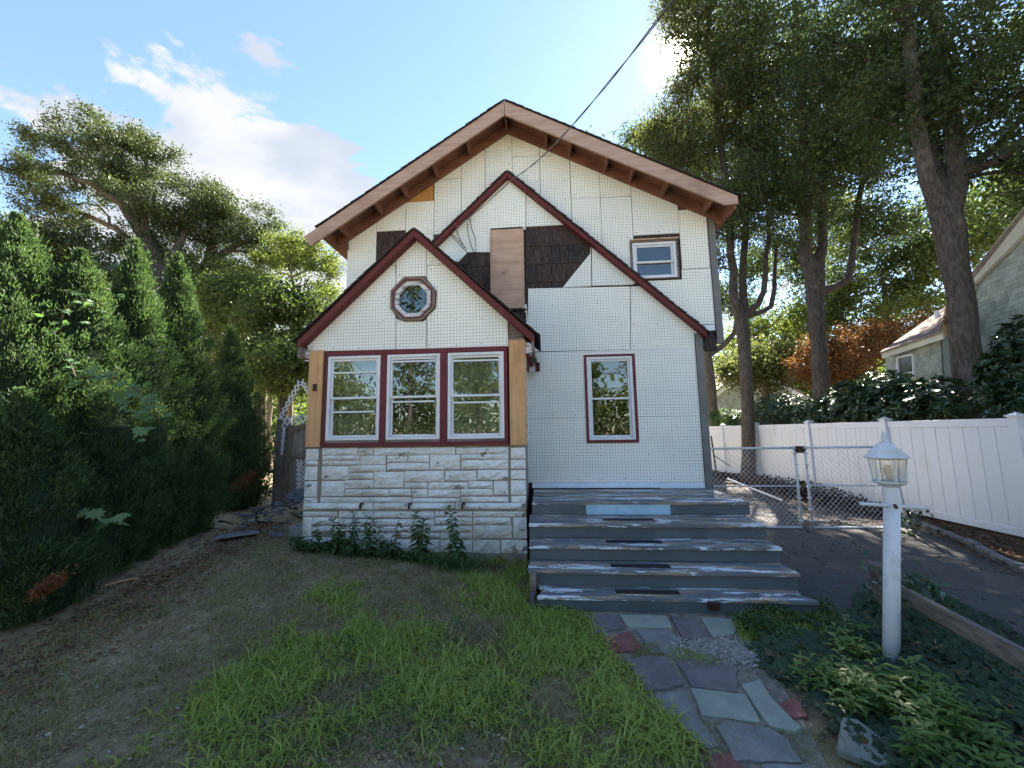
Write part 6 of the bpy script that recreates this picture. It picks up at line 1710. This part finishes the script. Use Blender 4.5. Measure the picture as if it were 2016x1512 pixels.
# crushed pale rubble where a slab is missing
rng = np.random.default_rng(31)
n = 4200; c = np.array([atZ(1100 + x / 3.36, 1180 + y / 3.36) for x, y in ((1090, 330), (1250, 360), (900, 320), (1190, 390))])
k = rng.choice(4, n, p=[.4, .3, .15, .15]); C = c[k] + np.column_stack([rng.normal(size=n) * .12, rng.normal(size=n) * .07, np.zeros(n)]); C[:, 2] = rng.random(n) * .02 + .005
def chips(name, C, sz, mat, label, seed, kind='stuff'):
    rng = np.random.default_rng(seed); n = len(C); T = np.array([[1, 0, 0], [-.5, .87, 0], [-.5, -.87, 0], [0, 0, .8]])
    s_ = rng.uniform(.4, 1.2, (n, 1, 1)) * sz; Rz = rng.normal(size=(n, 4, 3)) * .25
    V = C[:, None, :] + (T[None] + Rz) * s_
    b = np.arange(n)[:, None] * 4; F = np.concatenate([b + np.array([[0, 1, 3]]), b + np.array([[1, 2, 3]]), b + np.array([[2, 0, 3]])], 0)
    o = np_mesh(name, V.reshape(-1, 3), F, mat, None, tuple(C.mean(0)) if False else (float(C[:, 0].mean()), float(C[:, 1].mean()), 0)); return tag(o, label, 'gravel', None, kind)
chips('rubble_patch', C, .013, 'rubble', 'pale crushed mortar where a flagstone is missing', 2)
plain('granite_light', (.26, .235, .20), .95, .4, 20)
# mortar crumbs in the joints
n = 1100; xy = np.array([atZ(x, y)[:2] for x, y in zip(rng.uniform(1150, 1620, n), rng.uniform(1205, 1510, n))]); xy = xy[(xy[:, 0] > .2 + (3.9 - xy[:, 1]) * .15)]
chips('mortar_crumbs', np.column_stack([xy, np.full(len(xy), .004)]), .011, 'granite_light', 'mortar crumbs in the flagstone joints', 3)
n = 1300; xy = np.column_stack([rng.uniform(-4.2, .8, n), rng.uniform(1.9, 6.2, n)])
chips('lawn_grit', np.column_stack([xy, gz(xy[:, 0], xy[:, 1]) + .006]), .007, 'granite_light', 'small grit scattered over the thin lawn', 4)
# pale pebbles and shell scraps one can count
for k, (x, y) in enumerate([(123, 1213), (163, 1224), (90, 1287), (47, 1295), (166, 1301), (59, 1310), (204, 1301), (272, 1285), (348, 1290), (30, 1428), (87, 1410), (94, 1455), (139, 1374), (269, 1186), (287, 1183), (478, 1237), (330, 1131), (585, 1105), (558, 1115), (880, 1230), (796, 1221), (790, 1233), (861, 1196), (868, 1156), (600, 1336), (592, 1352), (613, 1350), (1068, 1190), (1066, 1185), (905, 1268), (470, 1200), (341, 1245), (1010, 1475), (990, 1450), (150, 1150), (210, 1240), (310, 1330), (370, 1250), (420, 1190), (190, 1360), (250, 1420), (120, 1340), (350, 1400), (70, 1360), (300, 1460), (520, 1180), (560, 1220), (640, 1210), (740, 1190), (780, 1170), (820, 1150), (700, 1220), (480, 1150), (400, 1290), (20, 1380), (160, 1440), (215, 1490), (840, 1440), (910, 1470), (960, 1440), (870, 1500), (780, 1480), (638, 1500), (255, 1505), (445, 1085), (500, 1120), (545, 1160), (700, 1140), (645, 1165), (730, 1420), (1068, 1455)]):
    p = atZ(x, y, .02); p[2] = float(gz(p[0], p[1])) + .006
    r_ = RND.uniform(.009, .020); m = MB(); n = 6; vs = [(p[0] + r_ * RND.uniform(.8, 1.3) * cos(2 * pi * j / n), p[1] + r_ * RND.uniform(.6, 1) * sin(2 * pi * j / n), p[2] + RND.uniform(0, .004)) for j in range(n)]
    vs2 = [(p[0] + (v[0] - p[0]) * .55, p[1] + (v[1] - p[1]) * .55, p[2] + r_ * .6) for v in vs]
    m.add(vs + vs2, [(j, (j + 1) % n, n + (j + 1) % n, n + j) for j in range(n)] + [tuple(range(n, 2 * n))])
    o = m.build('pebble', 'pebble', smooth=True); tag(o, 'small pale pebble lying on the thin lawn', 'pebble', 'pale pebbles on the lawn')
for label, (x0, y0), (x1, y1), r_ in (('dry stick lying under the hedge', (205, 1172), (270, 1160), .012), ('bone-white splinter of wood on the front lawn', (605, 1500), (612, 1485), .008)):
    a, b = atZ(x0, y0, .06), atZ(x1, y1, .06); a[2] = float(gz(a[0], a[1])) + .015; b[2] = float(gz(b[0], b[1])) + .02
    MB().tube([a, (a + b) / 2 + np.array([0, .01, .008]), b], [r_, r_ * .9, r_ * .6], 6).build('stick', 'pine'); o = [q for q in bpy.data.objects if q.name.startswith('stick')][-1]; tag(o, label, 'stick')

# ------------------------------------------------------------------ grass
def blades(name, XY, ln, wd, lean, mat, label, seed, segs=3, zf=gz):
    rng = np.random.default_rng(seed); n = len(XY)
    ln = ln * rng.uniform(.5, 1.25, n); wd = wd * rng.uniform(.6, 1.2, n)
    az = rng.uniform(0, 2 * pi, n); le = lean * rng.uniform(.3, 1.6, n)
    h = np.column_stack([np.cos(az), np.sin(az), np.zeros(n)]); sd = np.column_stack([-np.sin(az), np.cos(az), np.zeros(n)])
    B = np.column_stack([XY, zf(XY[:, 0], XY[:, 1]) - .004])
    V = np.empty((n, segs * 2 + 1, 3)); p = B.copy(); ang = np.zeros(n) + le * .35
    for i in range(segs + 1):
        w = wd * (1 - i / segs) ** .7
        if i < segs:
            V[:, 2 * i] = p - sd * w[:, None] / 2; V[:, 2 * i + 1] = p + sd * w[:, None] / 2
            p = p + (h * np.sin(ang)[:, None] + np.array([0, 0, 1.0]) * np.cos(ang)[:, None]) * (ln / segs)[:, None]
            p[:, 2] = np.maximum(p[:, 2], B[:, 2] + .004)
            ang = ang + le * .75
        else: V[:, 2 * i] = p
    b = np.arange(n)[:, None] * (2 * segs + 1); tr = []
    for i in range(segs - 1): tr += [[2 * i, 2 * i + 1, 2 * i + 3], [2 * i, 2 * i + 3, 2 * i + 2]]
    tr += [[2 * segs - 2, 2 * segs - 1, 2 * segs]]
    F = (b[:, None, :] + np.array(tr)[None]).reshape(-1, 3)
    o = np_mesh(name, V.reshape(-1, 3), F, mat, None, (float(XY[:, 0].mean()), float(XY[:, 1].mean()), 0))
    return tag(o, label, 'grass', None, 'stuff')
rng = np.random.default_rng(55)
lush = [np.array([atZ(x, y)[:2] for x, y in pl]) for pl in (
    [(985, 1088), (1035, 1105), (1060, 1185), (1150, 1230), (1195, 1310), (1285, 1400), (1390, 1530), (1120, 1530), (1070, 1430), (980, 1370), (1010, 1300), (1020, 1240), (960, 1200), (940, 1150), (900, 1100)],
    [(560, 1255), (640, 1235), (720, 1250), (830, 1250), (1020, 1300), (1060, 1380), (960, 1410), (800, 1400), (640, 1440), (560, 1530), (330, 1530), (350, 1450), (330, 1400), (420, 1370), (520, 1300)],
    [(745, 1095), (880, 1100), (940, 1090), (930, 1110), (760, 1108)], [(600, 1180), (680, 1175), (690, 1220), (600, 1215)])]
def scatter_lush(n, jit=.09, tuft=9):
    m = n // tuft; xs_, ys_ = rng.uniform(-2.6, 1.2, m * 4), rng.uniform(1.9, 6.0, m * 4)
    keep = np.zeros(m * 4, bool)
    jx, jy = rng.normal(size=m * 4) * jit, rng.normal(size=m * 4) * jit
    for pl in lush: keep |= in_poly(xs_ + jx, ys_ + jy, pl)
    # uneven: clearings inside the patch
    nz_ = np.sin(xs_ * 4.1 + 1.3) * np.sin(ys_ * 3.7 + .4) + .6 * np.sin(xs_ * 9.3 + 2) * np.sin(ys_ * 8.1) + rng.normal(size=m * 4) * .45
    keep &= nz_ > -.12
    c = np.column_stack([xs_, ys_])[keep][:m]
    return off_path(np.repeat(c, tuft, 0) + rng.normal(size=(len(c) * tuft, 2)) * .028)
blades('lush_grass', scatter_lush(20000, .13, 8), .175, .0125, 1.55, 'grass_lush', 'bright green crabgrass in lush patches on the lawn', 61, 4)
blades('crabgrass_outliers', scatter_lush(6500, .45, 7), .13, .010, 1.7, 'grass_lush', 'scattered crabgrass rosettes round the lush patches', 75, 3)
blades('short_lush_grass', scatter_lush(20000, .2, 6), .06, .0075, 1.5, 'grass_lush', 'short green grass under the crabgrass patches', 62, 3)
def around(n, thr=.05):
    xy = np.column_stack([rng.uniform(-4.6, 1.2, n), 1.75 + rng.random(n) ** 1.3 * 5.0])
    nz_ = np.sin(xy[:, 0] * 3.3 + .5) * np.sin(xy[:, 1] * 2.9 + 1) + .7 * np.sin(xy[:, 0] * 7.7) * np.sin(xy[:, 1] * 8.3 + 2) + rng.normal(size=n) * .5
    return xy[~in_poly(xy[:, 0], xy[:, 1], PATH) & (nz_ > thr) & ~((xy[:, 0] > -.25) & (xy[:, 1] > 4.1)) & ~((xy[:, 0] > -3.68) & (xy[:, 1] > 5.6))]
blades('thin_grass', around(110000, -.2), .05, .0055, 1.3, 'grass_dull', 'thin dull grass over the worn soil of the lawn', 63, 2)
c = around(3600); blades('grass_tufts', np.repeat(c, 13, 0)[:26000] + rng.normal(size=(min(26000, len(c) * 13), 2)) * .03, .095, .0052, .9, 'grass_dull', 'greyish grass tufts on the worn lawn', 64, 3)
n = 26000; xy = np.column_stack([rng.uniform(-4.5, 1.0, n), rng.uniform(1.8, 6.0, n)]); xy = xy[~((xy[:, 0] > -.25) & (xy[:, 1] > 4.1)) & ~((xy[:, 0] > -3.68) & (xy[:, 1] > 5.6))]
blades('dry_stalks', off_path(xy), .06, .0036, 2.4, 'grass_dry', 'dry straw lying on the worn lawn', 65, 2)
# low broad-leaved weeds along the walk and at the steps' right foot
def weeds_patch(name, px_poly, n, ln, wd, mat, label, seed, zmax=.12):
    rng = np.random.default_rng(seed); pl = np.array([(q[0], q[1]) if len(q) == 3 else atZ(*q)[:2] for q in px_poly])
    lo, hi = pl.min(0), pl.max(0); xy = rng.uniform(lo, hi, (n * 3, 2)); j = rng.normal(size=xy.shape) * .05
    xy = xy[in_poly(xy[:, 0] + j[:, 0], xy[:, 1] + j[:, 1], pl)][:n]; n = len(xy)
    hgt = zmax * (.55 + .45 * np.sin(xy[:, 0] * 9 + xy[:, 1] * 4) * np.sin(xy[:, 1] * 7)); z = np.maximum(.01, hgt * rng.random(n) ** .7)
    C = np.column_stack([xy, gz(xy[:, 0], xy[:, 1]) + z]); s_ = rng.uniform(.6, 1.25, n)
    V, F = leaf_quads(C, np.column_stack([rng.normal(size=(n, 2)), rng.normal(size=n) * .25 + .05]), unit(rng.normal(size=(n, 3)) * .45 + np.array([0, 0, 1])), ln * s_, wd * s_, .08, .18)
    o = np_mesh(name, V, F, mat, None, (float(xy[:, 0].mean()), float(xy[:, 1].mean()), 0)); return tag(o, label, 'weeds', None, 'stuff')
foot = [(1445, 1222), (1500, 1205), (1560, 1200), (1610, 1195), (1655, 1220), (1650, 1262), (1560, 1280), (1470, 1262)]
weeds_patch('foot_weeds', foot, 2600, .05, .02, 'leaf_weed', 'ferny weeds at the right foot of the steps', 66, .16)
pl = np.array([atZ(x, y)[:2] for x, y in foot + [(1500, 1300), (1460, 1270)]]); xy = rng.uniform(pl.min(0), pl.max(0), (5000, 2)); xy = xy[in_poly(xy[:, 0], xy[:, 1], pl)]
blades('foot_grass', xy, .12, .008, .9, 'grass_lush', 'grass at the right foot of the steps', 67, 3)
weeds_patch('walk_clover', [(1060, 1180), (1130, 1195), (1160, 1240), (1210, 1300), (1300, 1400), (1390, 1490), (1330, 1500), (1240, 1400), (1150, 1300), (1080, 1240)], 3600, .028, .017, 'grass_lush', 'clover and small weeds edging the flagstones', 68, .09)
weeds_patch('lawn_clover', [(560, 1280), (900, 1230), (1060, 1300), (1060, 1480), (700, 1500), (400, 1500)], 3000, .03, .016, 'leaf_weed', 'low clover among the crabgrass', 69, .06)
weeds_patch('joint_moss', [(1310, 1290), (1330, 1280), (1450, 1300), (1440, 1318), (1340, 1312)], 500, .035, .006, 'grass_lush', 'grass tuft between two purple flagstones', 70, .06)
for pl in ([(1240, 1275), (1290, 1270), (1310, 1300), (1260, 1300)], [(1400, 1500), (1500, 1440), (1560, 1430), (1680, 1500), (1600, 1512)]):
    P_ = np.array([atZ(x, y)[:2] for x, y in pl]); xy = rng.uniform(P_.min(0), P_.max(0), (900, 2)); blades('joint_grass', xy, .07, .004, 1.0, 'grass_dull', 'thin grass growing between the flagstones', 71, 3)
# ------------------------------------------------------------------ ivy bed
ivy = [(1690, 1245), (1745, 1150), (1800, 1150), (2100, 1320), (2200, 1512), (2200, 1700), (1820, 1620), (1700, 1500), (1620, 1400), (1560, 1350), (1500, 1320), (1510, 1275), (1560, 1262), (1640, 1280)]
def ivy_bed(n, seed):
    rng = np.random.default_rng(seed); pl = np.array([atZ(x, y)[:2] for x, y in ivy]); lo, hi = pl.min(0), pl.max(0)
    xy = rng.uniform(lo, hi, (n * 4, 2)); j = rng.normal(size=xy.shape) * .05
    xy = xy[in_poly(xy[:, 0] + j[:, 0], xy[:, 1] + j[:, 1], pl)][:n]; n = len(xy)
    mound = .08 + .14 * np.exp(-((xy[:, 0] - 2.95) / .45) ** 2) + .05 * np.sin(xy[:, 0] * 7) * np.sin(xy[:, 1] * 6)
    f = rng.random(n) ** .4
    C = np.column_stack([xy, np.maximum(.01, mound * f)])
    up = unit(rng.normal(size=(n, 3)) * .35 + np.array([-.25, -.45, 1])); dr = unit(np.cross(up, rdir(rng, n)))
    sd = np.cross(dr, up); s_ = rng.uniform(.035, .085, n)[:, None]
    prof = [(0, 0), (.42, .12), (.34, .42), (.12, .50), (0, 1.0), (-.12, .50), (-.34, .42), (-.42, .12)]
    V = np.stack([C + sd * x * s_ + dr * y * s_ - up * (abs(x) * .3 + (y - .4) ** 2 * .35) * s_ for x, y in prof], 1)
    b = np.arange(n)[:, None] * 8
    F = np.concatenate([b + np.array([[0, 1, 2, 3]]), b + np.array([[0, 3, 4, 5]]), b + np.array([[0, 5, 6, 7]])], 0)
    o = np_mesh('ivy', V.reshape(-1, 3), F, 'leaf_ivy', None, (2.5, 3.2, 0)); return tag(o, 'dark ivy ground cover round the foot of the lamp post', 'ivy', None, 'stuff')
ivy_bed(15000, 81)
def sprigs(px_poly, n, seed, label, h=.20):
    rng = np.random.default_rng(seed); pl = np.array([atZ(x, y, .12)[:2] for x, y in px_poly]); lo, hi = pl.min(0), pl.max(0)
    xy = rng.uniform(lo, hi, (n * 5, 2)); xy = xy[in_poly(xy[:, 0], xy[:, 1], pl)][:n]
    P, Dv = [], []
    for x, y in xy:
        hh = h * rng.uniform(.6, 1.2); lx, ly = rng.normal(size=2) * .05; a0 = rng.uniform(0, pi)
        for k in range(7):
            f = .35 + .65 * k / 6; a = a0 + k * 1.9
            for q in (0, pi):
                P.append((x + lx * f, y + ly * f, hh * f)); Dv.append((cos(a + q), sin(a + q), .15 + .5 * (f - .5)))
    P = np.array(P); Dv = np.array(Dv); m = len(P); s_ = rng.uniform(.6, 1.15, m)
    V, F = leaf_quads(P, Dv, np.tile([0, 0, 1.0], (m, 1)) + rng.normal(size=(m, 3)) * .15, .088 * s_, .028 * s_, .04, .22)
    o = np_mesh('leafy_sprigs', V, F, 'leaf_sprig', None, (float(xy[:, 0].mean()), float(xy[:, 1].mean()), 0)); tag(o, label, 'ground cover', None, 'stuff')
sprigs([(1770, 1330), (1880, 1380), (2000, 1500), (2016, 1540), (1780, 1500), (1800, 1420)], 70, 82, 'light green pointed sprigs rising through the ivy in the corner', .24)
sprigs([(1600, 1310), (1700, 1320), (1760, 1340), (1780, 1400), (1640, 1370), (1580, 1330)], 52, 83, 'light green pointed sprigs in front of the lamp post', .2)
sprigs([(1650, 1250), (1730, 1240), (1735, 1290), (1660, 1290)], 26, 84, 'light green sprigs left of the lamp post', .16)
weeds_patch('porch_foot_weeds', [(-3.65, 5.36, 0), (-3.65, 5.64, 0), (-1.9, 5.64, 0), (-1.7, 5.40, 0)], 1300, .07, .035, 'leaf_weed', 'low leafy weeds crowding the left half of the porch foot', 85, .22)
# ------------------------------------------------------------------ weeds along the porch foot
def stem_weed(label, px, py, h, nl, ln, wd, seed, Y=5.45, mat='leaf_weed'):
    rng = np.random.default_rng(seed); b = atY(px, py, Y); x = float(b[0]); z0 = float(gz(x, Y))
    root = thing('porch_weed', (x, Y, z0), label, 'weed', 'weeds along the porch foot')
    ns = 1 if h > .3 else 1; P, Dv = [], []; m = MB()
    for s in range(rng.integers(1, 3)):
        tx, ty = rng.normal() * .05, rng.normal() * .04; pts = [(x + s * .04, Y, z0), (x + s * .04 + tx * .4, Y + ty, z0 + h * .5), (x + s * .04 + tx, Y + ty, z0 + h * (1 - .15 * s))]
        m.tube(pts, [.006, .005, .003], 5)
        for k in range(nl):
            f = .18 + .82 * k / (nl - 1); a = k * 1.57 + rng.normal() * .3
            for q in (0, pi):
                P.append((x + s * .04 + tx * f, Y + ty * f, z0 + h * f * (1 - .15 * s))); Dv.append((cos(a + q), sin(a + q), -.15 + rng.normal() * .15 + (f > .85) * .6))
    m.build('stem', 'leaf_weed', root, smooth=True)
    P = np.array(P); Dv = np.array(Dv); k = len(P); fz = (P[:, 2] - z0) / h; s_ = rng.uniform(.75, 1.15, k) * (1.1 - .55 * fz)
    V, F = leaf_quads(P, Dv, np.tile([0, 0, 1.0], (k, 1)) + rng.normal(size=(k, 3)) * .2, ln * s_, wd * s_, .06, .3)
    np_mesh('leaves', V, F, mat, root)
for lab, px, top, nl, ln, sd in (('leafy weed at the left corner of the porch foot', 618, 1035, 7, .13, 401), ('bushy weed left of centre at the porch foot', 668, 1018, 10, .14, 402), ('weed with narrow leaves just right of the bushy one', 690, 1010, 9, .13, 403),
        ('weed standing below the first window mullion', 722, 1012, 10, .13, 404), ('low weed tucked between two taller ones', 745, 1042, 6, .12, 407), ('slim drooping weed in the middle of the porch foot', 773, 1012, 7, .12, 405), ('bushy nettle-like weed right of the porch middle', 825, 1008, 13, .16, 406), ('tallest nettle-like weed below the third window', 905, 998, 16, .18, 408)):
    tp = atY(px, top, 5.45); stem_weed(lab, px, 1085, float(tp[2] - gz(tp[0], 5.45)), int(nl * 1.5), ln, ln * .62, sd)
b = atY(905, 1085, 5.35); xy = np.column_stack([float(b[0]) + rng.normal(size=900) * .22, 5.35 + rng.normal(size=900) * .06])
blades('porch_grass', xy, .28, .008, 1.1, 'leaf_weed', 'dark grass tussock at the porch foot', 72, 4)
xy = np.column_stack([float(b[0]) + .1 + rng.normal(size=46) * .25, 5.28 + rng.normal(size=46) * .06]); blades('straw_tussock', xy, .30, .012, 1.3, 'grass_dry', 'straw-coloured dry grass blades at the porch foot', 73, 4)
xy = np.column_stack([rng.uniform(-3.6, -1.2, 1600), 5.5 + rng.normal(size=1600) * .08]); blades('porch_foot_grass', xy, .12, .006, .9, 'leaf_weed', 'dark grass along the porch foot', 74, 3)
m_ = atZ(389, 1105, .2); P, Dv = [], []
root = thing('pale_weed', (m_[0], m_[1], float(gz(m_[0], m_[1]))), 'single pale grey upright weed on the lawn before the hedge', 'weed'); z0 = float(gz(m_[0], m_[1]))
MB().tube([(m_[0], m_[1], z0), (m_[0] + .01, m_[1], z0 + .34)], [.004, .002], 5).build('stem', 'leaf_maple', root)
for k in range(9):
    for q in (0, pi): P.append((m_[0] + .01 * k / 9, m_[1], z0 + .06 + .03 * k)); Dv.append((cos(k * 1.3 + q), sin(k * 1.3 + q), .1))
V, F = leaf_quads(np.array(P), np.array(Dv), np.tile([0, 0, 1.0], (18, 1)), .055, .018, .03, .1); np_mesh('leaves', V, F, 'leaf_maple', root)
# vine by the gate hinge post, and on the rail post
def vine(label, px, py, Y, n, sx_, sz_, seed, ln=.09):
    rng = np.random.default_rng(seed); c = atY(px, py, Y); C = c + rng.normal(size=(n, 3)) * np.array([sx_, .1, sz_]); C[:, 2] = np.maximum(C[:, 2], .02)
    V, F = leaf_quads(C, rng.normal(size=(n, 3)) + np.array([0, -.3, -.3]), unit(rng.normal(size=(n, 3)) * .5 + np.array([0, -.6, .8])), ln, ln * .6, .06, .12)
    root = thing('vine', (c[0], c[1], 0), label, 'vine'); np_mesh('leaves', V, F, 'leaf_laurel', root)
    MB().tube([(c[0], c[1], 0), c, c + np.array([sx_, 0, sz_])], .006, 5).build('stem', 'bark', root)
vine('dark vine clump at the foot of the gate hinge post', 1795, 1035, 7.2, 90, .2, .12, 91)
vine('vine wrapped round the low rail post behind the lamp post', 1750, 1125, 4.05, 46, .12, .06, 92)
vine('ivy runner climbing the rail beside the lamp post', 1800, 1165, 3.75, 60, .1, .06, 93, .075)
